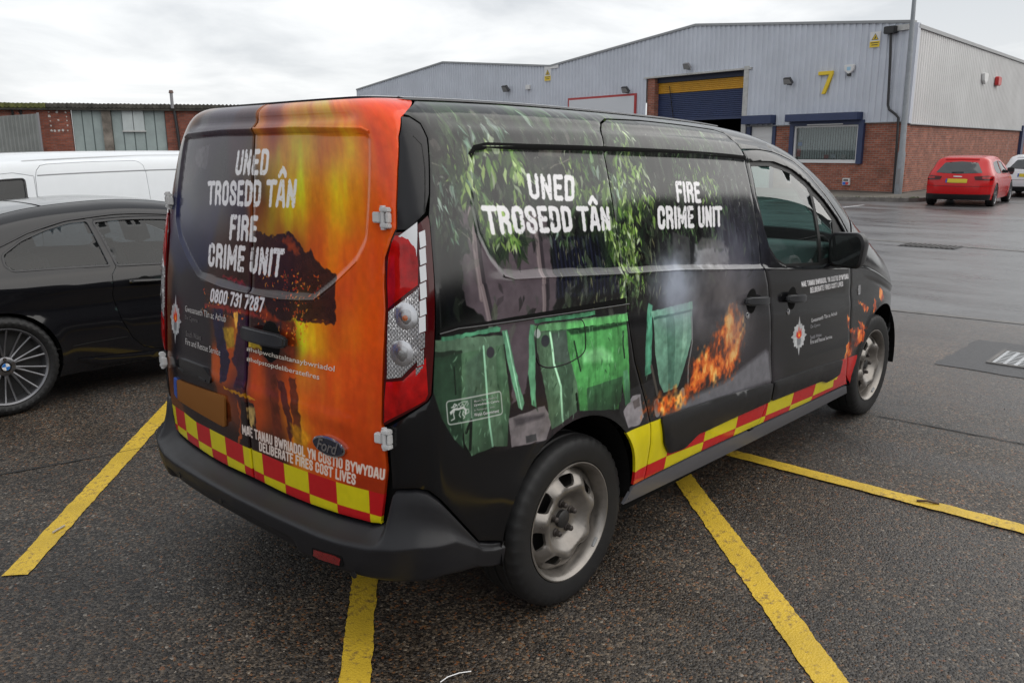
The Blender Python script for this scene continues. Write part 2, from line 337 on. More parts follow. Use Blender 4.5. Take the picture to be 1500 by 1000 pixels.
D['quarter_glass']=[(3.665,1.536),(3.758,1.496),(3.873,1.405),(3.84,1.259),(3.757,1.107),(3.654,1.102)]
D['recess']=[(1.131,1.498),(1.161,1.598),(1.183,1.654),(1.208,1.67),(1.25,1.678),(1.452,1.673),(1.892,1.672),(2.39,1.671),(2.943,1.661),(3.615,1.712),(3.373,1.084),(2.933,1.134),(2.24,1.204),(1.836,1.229),(1.482,1.26),(1.252,1.274),(1.216,1.288),(1.169,1.344),(1.134,1.404)]
D['belt']=[(1.252,1.274),(1.836,1.23),(2.933,1.134),(3.373,1.089),(3.991,1.018),(4.351,1.046)]
D['track']=[(0.915,1.165),(0.99,1.178),(1.855,1.135),(1.86,1.119),(0.989,1.17)]
D['track_line']=[(0.897,1.161),(0.972,1.169),(1.884,1.117)]
D['fuel']=[(1.358,1.118),(1.351,1.055),(1.355,0.983),(1.392,0.962),(1.43,0.955),(1.509,0.954),(1.582,0.968),(1.606,0.984),(1.61,1.039),(1.598,1.098)]
D['clad1']=[(2.086,0.6),(2.093,0.612),(2.472,0.594),(3.086,0.561),(3.121,0.425),(2.758,0.447),(2.445,0.449),(2.369,0.426),(2.241,0.427),(2.179,0.448)]
D['clad2']=[(3.106,0.56),(3.533,0.531),(3.977,0.499),(4.016,0.489),(4.055,0.442),(4.091,0.369),(4.028,0.369),(3.826,0.392),(3.784,0.38),(3.104,0.429)]
D['bump_seam']=[(0.736,0.643),(0.826,0.656),(0.865,0.645),(0.905,0.61),(1.072,0.42),(1.183,0.384)]
D['bump_bot']=[(-0.781,0.365),(-0.494,0.321),(0.185,0.358),(0.583,0.302),(0.702,0.322),(0.921,0.366),(1.203,0.313)]
D['bump_shelf']=[(-0.781,0.447),(-0.781,0.414),(-0.214,0.401),(0.277,0.414),(0.645,0.419),(0.831,0.468)]
D['reflector']=[(0.425,0.355),(0.576,0.372),(0.581,0.34),(0.429,0.319)]
D['plate']=[(-0.556,0.766),(-0.142,0.785),(-0.173,0.664),(-0.573,0.679)]
D['plate_blue']=[(-0.587,0.759),(-0.556,0.766),(-0.58,0.683),(-0.614,0.684)]
D['plate_light']=[(-0.508,0.849),(-0.488,0.86),(-0.237,0.871),(-0.253,0.843),(-0.333,0.835),(-0.491,0.821)]
D['handle']=[(0.006,1.064),(0.027,1.07),(0.25,1.074),(0.269,1.07),(0.264,1.04),(0.239,1.034),(0.029,1.028),(0.007,1.044)]
D['handle_cup']=[(0.097,1.084),(0.117,1.099),(0.158,1.107),(0.205,1.098),(0.222,1.07),(0.214,1.021),(0.182,1.007),(0.148,1.011),(0.106,1.039)]
D['badge']=[(0.482,0.743),(0.558,0.742),(0.401,0.741),(0.483,0.711),(0.482,0.774)]
D['hinges']=[(0.763,1.473),(0.709,0.816)]
D['h1']=[(2.728,1.023),(2.957,0.998),(2.959,0.953),(2.73,0.98)]
D['h2']=[(3.161,0.976),(3.372,0.951),(3.376,0.913),(3.164,0.936)]
D['h1cup']=[(2.805,1.034),(2.862,1.034),(2.897,1.016),(2.901,0.94),(2.844,0.937),(2.797,0.96)]
D['h2cup']=[(3.233,0.99),(3.287,0.991),(3.329,0.966),(3.322,0.902),(3.254,0.9),(3.225,0.927)]
D['repeater']=[(4.138,0.839),(4.182,0.834),(4.188,0.801),(4.154,0.799)]
D['arch_r']=[(1.217,0.508),(1.295,0.621),(1.43,0.707),(1.577,0.741),(1.696,0.73),(1.826,0.658),(1.906,0.526),(1.927,0.402)]
D['wrap_low']=[(0.88,1.057),(0.895,0.963),(0.923,0.884),(0.967,0.815),(1.039,0.741),(1.115,0.726),(1.222,0.722),(1.35,0.708),(1.407,0.71),(1.427,0.74)]
D['side_samples']=[(1.08,1.71,40,42,42),(1.27,1.75,62,64,62),(1.64,1.78,80,80,80),(1.99,1.75,66,68,66),(2.46,1.74,60,62,62),(2.86,1.73,66,68,70),(1.0,1.51,30,30,32),(0.96,1.32,25,24,26),(1.35,1.6,50,50,50),(1.69,1.6,52,55,48),(1.64,1.41,34,36,38),(1.68,1.25,22,22,28),(2.11,1.57,56,58,55),(2.37,1.6,62,62,62),(2.71,1.6,66,66,69),(2.83,1.44,62,62,68),(2.77,1.19,60,62,72),(2.02,1.29,46,46,44),(2.26,1.27,42,42,42),(1.91,1.09,35,33,35),(1.93,0.91,30,30,32),(2.71,1.01,66,64,68),(2.52,1.01,80,78,82),(2.98,0.94,50,48,52),(2.86,0.73,66,62,68),(2.26,0.73,50,50,52),(3.2,0.95,32,32,35),(3.64,0.74,28,28,30),(4.07,0.59,25,25,28),(3.43,1.05,36,36,40),(4.32,0.87,36,36,38),(3.02,1.69,52,52,54),(0.94,1.08,14,20,16),(1.27,0.94,60,52,56),(0.93,0.82,16,20,18)]
D['wall']=[(1.074,1.506),(1.141,1.507),(1.419,1.473),(1.47,1.464),(1.467,1.178),(1.317,0.958),(1.297,0.891),(1.233,0.866),(1.227,1.094),(1.046,1.218),(1.038,1.262),(1.044,1.39)]
D['pipes']=[[(1.117,1.495),(1.122,1.44),(1.115,1.346),(1.118,1.227)],[(1.419,1.466),(1.411,1.379),(1.407,1.31),(1.406,1.193)],[(1.124,1.262),(1.144,1.154),(1.15,1.129)],[(1.403,1.23),(1.404,1.168),(1.401,1.13)]]
D['dark_leaf1']=[(1.137,1.494),(1.216,1.47),(1.361,1.452),(1.374,1.4),(1.357,1.39),(1.337,1.347),(1.315,1.339),(1.302,1.371),(1.243,1.375),(1.219,1.357),(1.196,1.344),(1.175,1.361),(1.162,1.395),(1.139,1.403),(1.135,1.449)]
D['dark_leaf2']=[(1.013,1.474),(1.065,1.475),(1.1,1.412),(1.088,1.38),(1.05,1.351),(1.014,1.373),(0.996,1.425)]
D['dark_blob']=[(0.944,1.396),(1.052,1.38),(1.043,1.229),(0.918,1.24)]
D['clusters']=[(1.101,1.591,0.05,16,0.07,0),(1.139,1.606,0.04,12,0.07,0),(1.203,1.625,0.04,16,0.1,0),(1.188,1.601,0.03,10,0.09,0),(1.269,1.62,0.05,16,0.1,0),(1.282,1.603,0.04,10,0.08,0),(1.35,1.623,0.04,16,0.1,0),(1.366,1.597,0.03,10,0.09,0),(1.402,1.59,0.04,12,0.07,0),(1.087,1.547,0.05,16,0.08,2),(1.141,1.536,0.05,14,0.08,1),(1.125,1.556,0.04,9,0.08,0),(1.382,1.558,0.03,8,0.06,0),(1.226,1.46,0.05,14,0.07,0),(1.212,1.43,0.05,16,0.08,0),(1.222,1.394,0.04,14,0.07,0),(1.278,1.404,0.05,16,0.08,0),(1.304,1.424,0.04,10,0.07,0),(1.315,1.391,0.03,12,0.06,0),(1.23,1.372,0.02,7,0.05,0),(1.291,1.367,0.02,7,0.05,0),(1.163,1.504,0.05,9,0.07,1),(1.369,1.516,0.05,9,0.06,0),(1.319,1.733,0.02,8,0.09,2),(1.248,1.707,0.02,7,0.06,2),(1.362,1.704,0.02,7,0.06,2),(1.174,1.79,0.05,9,0.12,1),(1.22,1.802,0.03,7,0.12,1),(1.219,1.78,0.04,8,0.12,1),(1.493,1.789,0.04,9,0.14,1),(1.494,1.773,0.02,6,0.08,2),(1.648,1.821,0.03,6,0.08,2),(1.639,1.807,0.03,6,0.1,1),(1.608,1.77,0.03,9,0.1,1),(1.482,1.8,0.04,6,0.12,1),(1.196,1.697,0.05,7,0.08,2),(1.101,1.717,0.03,4,0.12,1),(1.762,1.788,0.05,5,0.08,2),(1.827,1.796,0.03,5,0.08,1),(1.788,1.68,0.04,10,0.09,1),(1.786,1.632,0.05,8,0.09,1),(1.849,1.608,0.06,8,0.08,1),(1.814,1.548,0.07,12,0.08,1),(1.787,1.585,0.05,6,0.07,2),(1.665,1.621,0.04,8,0.06,0),(1.698,1.609,0.04,8,0.06,0),(1.637,1.586,0.04,6,0.05,0),(1.673,1.481,0.05,16,0.07,1),(1.658,1.517,0.04,12,0.06,0),(1.707,1.504,0.04,12,0.06,0),(1.818,1.5,0.03,14,0.1,0),(1.842,1.511,0.02,8,0.1,0),(1.982,1.721,0.05,16,0.07,1),(2.041,1.749,0.05,14,0.07,0),(2.03,1.71,0.05,16,0.07,0),(2.065,1.776,0.03,8,0.07,1),(1.991,1.658,0.04,16,0.07,1),(2.031,1.685,0.03,10,0.06,0),(1.991,1.621,0.05,20,0.07,0),(1.962,1.571,0.06,24,0.08,0),(1.966,1.533,0.06,28,0.08,0),(1.922,1.497,0.06,24,0.08,0),(1.932,1.459,0.06,22,0.07,0),(1.891,1.436,0.05,16,0.07,1),(2.053,1.608,0.05,16,0.06,0),(2.07,1.57,0.05,14,0.06,0),(1.892,1.534,0.04,10,0.06,2),(2.032,1.493,0.06,18,0.06,0),(2.07,1.466,0.06,18,0.05,0),(2.106,1.504,0.03,8,0.05,0),(1.802,1.368,0.04,14,0.1,0),(1.84,1.353,0.05,18,0.1,0),(1.864,1.326,0.05,20,0.07,0),(1.811,1.318,0.04,12,0.09,0),(1.937,1.396,0.06,20,0.05,0),(1.949,1.358,0.06,20,0.05,0),(1.916,1.31,0.06,22,0.05,0),(1.887,1.275,0.05,20,0.05,0),(1.934,1.245,0.05,20,0.05,0),(1.846,1.241,0.04,12,0.06,0),(1.918,1.196,0.05,16,0.05,0),(1.849,1.166,0.03,12,0.07,0),(1.959,1.165,0.04,10,0.04,0),(1.865,1.196,0.03,8,0.06,0),(1.935,1.142,0.03,10,0.04,1),(1.876,1.124,0.03,10,0.04,1),(2.454,1.782,0.05,12,0.05,1),(2.461,1.738,0.06,16,0.05,1),(2.482,1.705,0.06,14,0.05,1),(2.641,1.746,0.06,12,0.05,1),(2.696,1.718,0.05,12,0.05,1),(2.324,1.733,0.05,8,0.05,1),(2.375,1.665,0.05,10,0.05,1),(2.406,1.623,0.05,14,0.04,1),(2.35,1.581,0.05,14,0.04,1),(2.396,1.539,0.05,14,0.04,1),(2.487,1.561,0.05,14,0.04,0),(2.553,1.543,0.04,14,0.04,0),(2.603,1.522,0.05,14,0.04,0),(2.545,1.494,0.05,14,0.04,0),(2.627,1.477,0.04,12,0.04,1),(2.281,1.513,0.05,12,0.04,1),(2.642,1.432,0.04,10,0.04,1),(2.188,1.462,0.05,8,0.04,1),(2.19,1.382,0.05,9,0.04,1),(2.283,1.349,0.05,9,0.04,1),(2.384,1.328,0.04,9,0.04,1),(2.533,1.362,0.05,9,0.04,1),(2.547,1.302,0.03,7,0.04,1),(0.991,1.452,0.04,12,0.04,2),(1.019,1.421,0.03,9,0.04,2),(1.02,1.51,0.05,10,0.05,2),(1.214,1.717,0.05,4,0.05,2),(1.505,1.399,0.03,5,0.05,2),(1.547,1.351,0.03,5,0.05,1),(1.621,1.264,0.03,3,0.04,1)]
D['paper']=[[(1.299,1.8),(1.32,1.79),(1.298,1.77),(1.27,1.779)],[(1.393,1.796),(1.401,1.78),(1.355,1.766),(1.364,1.78)],[(1.007,1.7),(1.037,1.697),(1.047,1.671),(1.016,1.662),(0.996,1.678)],[(1.259,1.767),(1.292,1.757),(1.271,1.75),(1.252,1.758)],[(1.15,1.69),(1.174,1.677),(1.159,1.664),(1.145,1.68)],[(1.143,1.632),(1.173,1.628),(1.161,1.609),(1.14,1.616)],[(1.391,1.622),(1.416,1.618),(1.4,1.601),(1.385,1.612)],[(1.359,1.761),(1.388,1.76),(1.367,1.749),(1.35,1.752)],[(1.507,1.671),(1.627,1.67),(1.639,1.656),(1.619,1.637),(1.556,1.648),(1.502,1.654)],[(1.641,1.707),(1.708,1.736),(1.675,1.684),(1.631,1.679)],[(1.617,1.726),(1.64,1.734),(1.611,1.699),(1.598,1.698)],[(1.581,1.71),(1.579,1.69),(1.571,1.681),(1.568,1.686)],[(1.502,1.607),(1.543,1.622),(1.546,1.614),(1.509,1.603)],[(1.67,1.668),(1.68,1.668),(1.663,1.637),(1.65,1.633)]]
D['vines']=[[(1.544,1.608),(1.568,1.618),(1.608,1.625),(1.657,1.639)],[(1.05,1.439),(1.086,1.416),(1.111,1.395)],[(1.296,1.761),(1.327,1.767),(1.348,1.764),(1.355,1.752)],[(1.106,1.795),(1.11,1.785),(1.104,1.768)],[(0.988,1.631),(1.012,1.625),(1.039,1.619)]]
D['stripes']=[(1.487,1.385),(1.813,1.369),(1.85,1.237),(1.867,1.157),(1.46,1.186)]
D['bins']=[('p',[(1.214,0.825),(1.388,0.831),(1.427,0.768),(1.388,0.709),(1.312,0.715),(1.226,0.724)],(112,106,108),0.004,1,0.002),('p',[(1.241,0.819),(1.388,0.804),(1.388,0.791),(1.249,0.79)],(60,56,60),0,0.8,0.012),('p',[(1.294,0.746),(1.345,0.741),(1.347,0.716),(1.297,0.72)],(60,60,62),0.004,1,0.002),('p',[(1.217,0.719),(1.427,0.705),(1.427,0.677),(1.212,0.687)],(48,46,52),0.004,1,0.002),('p',[(1.821,0.777),(2.038,0.791),(2.062,0.619),(1.878,0.624),(1.811,0.704)],(34,34,36),0.004,1,0.002),('p',[(1.836,0.705),(1.896,0.752),(1.947,0.749),(1.972,0.649),(1.942,0.625),(1.865,0.633)],(128,124,128),0.004,1,0.002),('p',[(1.897,0.729),(1.941,0.738),(1.95,0.702),(1.911,0.695)],(90,84,84),0.004,1,0.002),('p',[(0.892,1.113),(1.012,1.08),(1.01,0.763),(0.967,0.815),(0.923,0.884),(0.895,0.951)],(30,56,38),0.004,1,0.002),('p',[(1.012,1.083),(1.203,1.073),(1.212,0.997),(1.226,0.874),(1.214,0.818),(1.208,0.733),(1.146,0.747),(1.043,0.74),(1.015,0.787),(1.006,0.924)],(52,88,58),0.004,1,0.002),('p',[(1.109,1.078),(1.168,1.075),(1.164,0.918),(1.191,0.759),(1.19,0.736),(1.142,0.748),(1.12,0.902)],(66,98,70),0.004,1,0.002),('p',[(1.023,1.04),(1.102,1.07),(1.104,0.93),(1.067,0.851),(1.025,0.859)],(62,80,70),0,0.6,0.02),('p',[(0.89,1.125),(1.015,1.122),(1.223,1.101),(1.218,1.072),(1.016,1.074),(0.889,1.076)],(70,100,76),0.004,1,0.002),('p',[(0.889,1.091),(1.012,1.083),(1.016,1.074),(0.889,1.073)],(28,44,32),0.004,1,0.002),('p',[(0.928,1.132),(1.08,1.132),(1.177,1.135),(1.194,1.128),(1.191,1.116),(1.088,1.119),(0.928,1.119)],(42,120,78),0.004,1,0.002),('p',[(1.2,1.117),(1.226,1.114),(1.248,1.003),(1.289,0.861),(1.281,0.838),(1.262,0.853),(1.222,0.988)],(58,120,82),0.004,1,0.002),('l',[(1.111,1.08),(1.12,0.902),(1.128,0.825),(1.14,0.75)],(120,200,150),0.008,0.9,0.002),('l',[(0.977,1.035),(0.982,0.951)],(14,30,20),0.006,1,0.002),('l',[(1.219,1.11),(1.239,1.005),(1.276,0.843)],(130,190,150),0.004,0.8,0.002),('l',[(1.024,0.822),(1.046,0.855),(1.039,0.763)],(10,16,12),0.012,0.9,0.002),('l',[(1.141,1.057),(1.142,1.056)],(50,50,55),0.035,1,0.002),('p',[(1.335,1.116),(1.358,1.111),(1.348,1.075),(1.345,0.92),(1.346,0.833),(1.323,0.849),(1.312,0.959),(1.32,1.054)],(52,118,76),0.004,1,0.002),('p',[(1.351,1.087),(1.514,1.073),(1.536,0.997),(1.552,0.933),(1.564,0.843),(1.554,0.772),(1.487,0.753),(1.419,0.739),(1.394,0.87),(1.357,1.028)],(62,96,66),0.004,1,0.002),('p',[(1.435,1.074),(1.509,1.072),(1.521,1.0),(1.545,0.934),(1.528,0.813),(1.487,0.76),(1.477,0.852),(1.44,0.967)],(52,80,58),0.004,1,0.002),('p',[(1.435,1.07),(1.514,1.071),(1.517,0.953),(1.44,0.974)],(82,92,88),0,0.7,0.01),('p',[(1.511,1.069),(1.859,1.048),(1.863,0.961),(1.882,0.733),(1.85,0.723),(1.823,0.836),(1.805,0.72),(1.57,0.77),(1.561,0.862),(1.531,0.95),(1.513,1.001)],(46,140,52),0.004,1,0.002),('p',[(1.593,0.98),(1.703,0.978),(1.76,0.943),(1.771,0.912),(1.592,0.942)],(92,180,98),0,0.75,0.02),('p',[(1.613,0.844),(1.831,0.844),(1.822,0.746),(1.774,0.727),(1.616,0.761)],(36,92,46),0.004,1,0.002),('p',[(1.831,0.864),(1.862,0.865),(1.884,0.734),(1.85,0.723)],(56,136,80),0.004,1,0.002),('p',[(1.354,1.109),(1.437,1.106),(1.877,1.078),(1.875,1.047),(1.514,1.073),(1.351,1.087)],(64,132,70),0.004,1,0.002),('p',[(1.515,1.094),(1.877,1.075),(1.875,1.047),(1.514,1.073)],(60,160,66),0.004,1,0.002),('p',[(1.513,1.069),(1.857,1.045),(1.857,1.034),(1.649,1.043),(1.533,1.05)],(20,50,26),0,0.9,0.006),('p',[(1.354,1.132),(1.438,1.126),(1.672,1.114),(1.676,1.098),(1.456,1.109),(1.358,1.116)],(40,124,74),0.004,1,0.002),('l',[(1.427,1.074),(1.438,0.968),(1.472,0.88),(1.478,0.755)],(130,205,150),0.009,0.9,0.002),('l',[(1.547,1.025),(1.561,0.972),(1.579,0.914)],(16,40,22),0.007,1,0.002),('l',[(1.834,1.013),(1.831,0.966),(1.841,0.913)],(16,40,22),0.008,1,0.002),('l',[(1.4,1.051),(1.401,1.051)],(48,50,54),0.04,1,0.002),('l',[(1.365,1.082),(1.366,1.081)],(160,170,165),0.03,1,0.002),('l',[(1.554,0.835),(1.561,0.777)],(10,20,12),0.01,1,0.002),('p',[(2.006,1.097),(2.034,1.083),(2.023,0.938),(2.019,0.818),(1.977,0.812),(1.978,0.946)],(44,122,88),0.004,1,0.002),('p',[(2.036,1.037),(2.328,1.032),(2.323,0.915),(2.266,0.797),(2.218,0.718),(2.113,0.716),(2.082,0.757),(2.046,0.887)],(92,138,116),0.004,1,0.002),('p',[(2.126,1.033),(2.186,1.031),(2.191,0.88),(2.187,0.725),(2.147,0.723),(2.133,0.89)],(70,112,94),0.004,1,0.002),('p',[(2.256,1.033),(2.288,1.032),(2.28,0.893),(2.235,0.803)],(120,165,140),0,0.8,0.004),('p',[(2.025,1.061),(2.328,1.06),(2.334,1.029),(2.036,1.032)],(70,140,104),0.004,1,0.002),('p',[(2.039,1.036),(2.324,1.027),(2.324,1.017),(2.044,1.025)],(40,80,64),0.004,1,0.002),('l',[(2.319,0.994),(2.322,0.886),(2.296,0.792),(2.3,0.67)],(110,112,112),0.01,1,0.002),('l',[(2.062,0.684),(2.071,0.645)],(120,120,122),0.04,1,0.002),('l',[(2.256,0.69),(2.267,0.641)],(120,120,122),0.035,1,0.002),('l',[(2.021,0.845),(2.068,0.721)],(70,66,60),0.015,1,0.002)]
D['wedge']=[(2.084,0.618),(2.329,0.655),(2.627,0.659),(2.799,0.693),(3.006,0.732),(3.043,0.714),(3.08,0.563),(2.472,0.594)]
D['sheet']=[(2.379,1.288),(2.643,1.258),(2.634,1.169),(2.363,1.195)]
D['sheet2']=[(2.434,1.317),(2.581,1.298),(2.643,1.258),(2.377,1.279)]
D['bwall']=[(2.219,1.356),(2.34,1.324),(2.324,1.201),(2.196,1.214)]
D['smoke']=[(2.121,1.132,0.07,1,0.55,0),(2.197,1.15,0.1,1,0.6,0),(2.277,1.183,0.09,1,0.5,0),(2.176,1.194,0.07,1,0.5,0),(2.298,1.096,0.1,1,0.35,0),(2.463,1.074,0.1,1,0.35,1),(2.581,1.089,0.13,1,0.45,1),(2.674,0.986,0.12,1,0.3,1),(2.699,1.307,0.12,1,0.3,2),(2.777,1.223,0.12,1,0.3,2),(2.528,0.856,0.12,1,0.25,1),(2.744,0.882,0.1,1,0.25,1)]
D['fire']=[(1.965,0.676),(2.012,0.696),(2.136,0.706),(2.252,0.696),(2.323,0.715),(2.307,0.809),(2.448,0.839),(2.524,0.902),(2.583,0.939),(2.644,0.987),(2.748,0.953),(2.771,0.873),(2.772,0.764),(2.689,0.679),(2.502,0.672),(2.338,0.656),(2.208,0.628),(2.082,0.635)]
D['fend']=[[(4.096,0.647),(4.199,0.646),(4.295,0.621),(4.332,0.588),(4.3,0.553),(4.219,0.534),(4.167,0.49),(4.068,0.482),(4.047,0.558),(4.112,0.592)],[(4.188,0.801),(4.27,0.786),(4.381,0.734),(4.368,0.716),(4.299,0.736),(4.237,0.778)],[(4.559,0.858),(4.594,0.833),(4.656,0.763),(4.603,0.75),(4.552,0.784)],[(4.472,0.788),(4.509,0.756),(4.514,0.701),(4.447,0.697)],[(4.046,0.751),(4.079,0.714),(4.087,0.649),(4.026,0.691)],[(4.222,0.692),(4.366,0.623),(4.335,0.608),(4.253,0.641)]]
D['texts']=[('S',[(1.415,1.595),(1.669,1.584),(1.639,1.494),(1.406,1.513)], 'UNED',(228,227,230),1),('S',[(1.185,1.503),(1.83,1.47),(1.819,1.385),(1.187,1.412)], 'TROSEDD TÂN',(228,227,230),1),('S',[(2.298,1.556),(2.492,1.55),(2.476,1.46),(2.283,1.469)], 'FIRE',(228,227,230),1),('S',[(2.134,1.462),(2.642,1.442),(2.621,1.352),(2.117,1.369)], 'CRIME UNIT',(228,227,230),1),('S',[(3.376,1.018),(4.001,0.989),(4.018,0.956),(3.395,0.986)], 'MAE TANAU BWRIADOL YN COSTIO BYWYDAU',(228,227,230),0),('S',[(3.495,0.973),(3.938,0.953),(3.951,0.923),(3.51,0.94)], 'DELIBERATE FIRES COST LIVES',(228,227,230),0),('R',[(-0.144,1.675),(0.123,1.678),(0.109,1.591),(-0.158,1.586)], 'UNED',(228,227,230),1),('R',[(-0.389,1.563),(0.304,1.582),(0.282,1.488),(-0.376,1.475)], 'TROSEDD TÂN',(228,227,230),1),('R',[(-0.172,1.45),(0.045,1.455),(0.033,1.363),(-0.177,1.357)], 'FIRE',(228,227,230),1),('R',[(-0.34,1.338),(0.212,1.354),(0.19,1.254),(-0.337,1.249)], 'CRIME UNIT',(228,227,230),1),('R',[(-0.278,1.174),(0.108,1.182),(0.095,1.128),(-0.288,1.121)], '0800 731 7287',(222,220,225),0),('R',[(-0.05,0.7),(0.722,0.715),(0.717,0.676),(-0.053,0.66)], 'MAE TANAU BWRIADOL YN COSTIO BYWYDAU',(222,208,200),0),('R',[(0.06,0.661),(0.596,0.671),(0.591,0.631),(0.056,0.623)], 'DELIBERATE FIRES COST LIVES',(222,208,200),0)]
D['small']=[([(3.52,0.806),(3.871,0.794),(3.878,0.773),(3.526,0.784)], 'Gwasanaeth Tân ac Achub',(0.5,0.5,0.52)),([(3.519,0.772),(3.645,0.763),(3.648,0.744),(3.525,0.748)], 'De Cymru',(0.25,0.25,0.27)),([(3.521,0.716),(3.67,0.704),(3.674,0.687),(3.527,0.694)], 'South Wales',(0.25,0.25,0.27)),([(3.526,0.691),(3.816,0.67),(3.827,0.65),(3.532,0.667)], 'Fire and Rescue Service',(0.5,0.5,0.52)),([(-0.495,1.082),(-0.152,1.089),(-0.152,1.062),(-0.494,1.058)], 'Gwasanaeth Tân ac Achub',(0.45,0.43,0.42)),([(-0.493,1.044),(-0.381,1.046),(-0.38,1.025),(-0.492,1.023)], 'De Cymru',(0.12,0.11,0.11)),([(-0.484,0.983),(-0.348,0.987),(-0.347,0.966),(-0.483,0.961)], 'South Wales',(0.12,0.11,0.11)),([(-0.486,0.953),(-0.189,0.957),(-0.188,0.932),(-0.485,0.928)], 'Fire and Rescue Service',(0.45,0.43,0.42)),([(0.0,0.996),(0.505,1.008),(0.503,0.984),(0.001,0.977)], '#helpwchataltanaybwriadol',(0.66,0.6,0.52)),([(0.002,0.961),(0.43,0.969),(0.428,0.946),(0.003,0.941)], '#helpstopdeliberatefires',(0.66,0.6,0.52)),([(1.059,0.919),(1.16,0.913),(1.16,0.905),(1.059,0.911)], 'Mewn Partneriaeth â',(0.3,0.32,0.3)),([(1.058,0.907),(1.171,0.898),(1.17,0.889),(1.059,0.897)], 'Llywodraeth Cymru',(0.6,0.6,0.6)),([(1.058,0.89),(1.15,0.883),(1.15,0.875),(1.058,0.881)], 'In Partnership with',(0.3,0.32,0.3)),([(1.057,0.877),(1.17,0.868),(1.169,0.857),(1.058,0.866)], 'Welsh Government',(0.6,0.6,0.6))]
D['wbox']=[(0.942,0.934),(1.182,0.924),(1.188,0.847),(0.949,0.86)]
D['wbar']=[(1.048,0.923),(1.049,0.864)]
D['dragon']=[([(0.96,0.897),(0.973,0.905),(0.993,0.902),(1.014,0.904),(1.024,0.893),(1.022,0.881)],0.011),([(0.968,0.912),(0.976,0.921),(0.986,0.916),(0.977,0.912),(0.963,0.912)],0.006),([(0.977,0.904),(0.971,0.891),(0.975,0.875),(0.962,0.872)],0.006),([(0.973,0.899),(0.96,0.891),(0.958,0.899)],0.005),([(1.014,0.892),(1.009,0.882),(1.019,0.873),(1.014,0.869)],0.006),([(1.0,0.894),(0.995,0.883),(1.001,0.875)],0.005),([(0.985,0.906),(0.994,0.918),(1.01,0.922),(1.031,0.92)],0.004),([(0.994,0.918),(1.002,0.907),(1.01,0.917),(1.017,0.907),(1.027,0.917)],0.004),([(1.024,0.896),(1.036,0.894),(1.037,0.884),(1.026,0.882),(1.018,0.888)],0.004),([(1.031,0.92),(1.035,0.911),(1.028,0.906)],0.003)]
D['crest_s']=[(3.378,0.843),(3.496,0.728),(3.394,0.629),(3.298,0.745)]
D['crest_r']=[(-0.601,1.114),(-0.52,1.017),(-0.6,0.909),(-0.652,1.021)]
D['cheq_div_s']=[(1.915,0.43),(2.14,0.428),(2.452,0.408),(2.754,0.392),(3.073,0.375),(3.376,0.358),(3.667,0.342),(3.99,0.326)]
D['cheq_top_s']=[(1.875,0.623),(1.969,0.618),(2.084,0.614)]
D['cheq_up_s']=[(2.451,0.448),(2.772,0.437),(3.074,0.428),(3.386,0.417),(3.674,0.405),(3.972,0.374)]
D['cheq_red_end']=[(3.997,0.492),(4.052,0.487),(4.259,0.473),(4.282,0.278),(3.993,0.323),(3.972,0.374),(4.104,0.352)]
D['cheq_top_r']=[(-0.548,0.633),(-0.434,0.62),(-0.318,0.62),(-0.193,0.618),(-0.064,0.615),(0.069,0.617),(0.203,0.615),(0.346,0.617),(0.489,0.62),(0.644,0.627),(0.73,0.632)]
D['cheq_mid_r']=[(-0.541,0.551),(-0.433,0.542),(-0.314,0.539),(-0.191,0.541),(-0.058,0.538),(0.074,0.534),(0.21,0.535),(0.35,0.538),(0.497,0.541),(0.649,0.548),(0.711,0.553)]
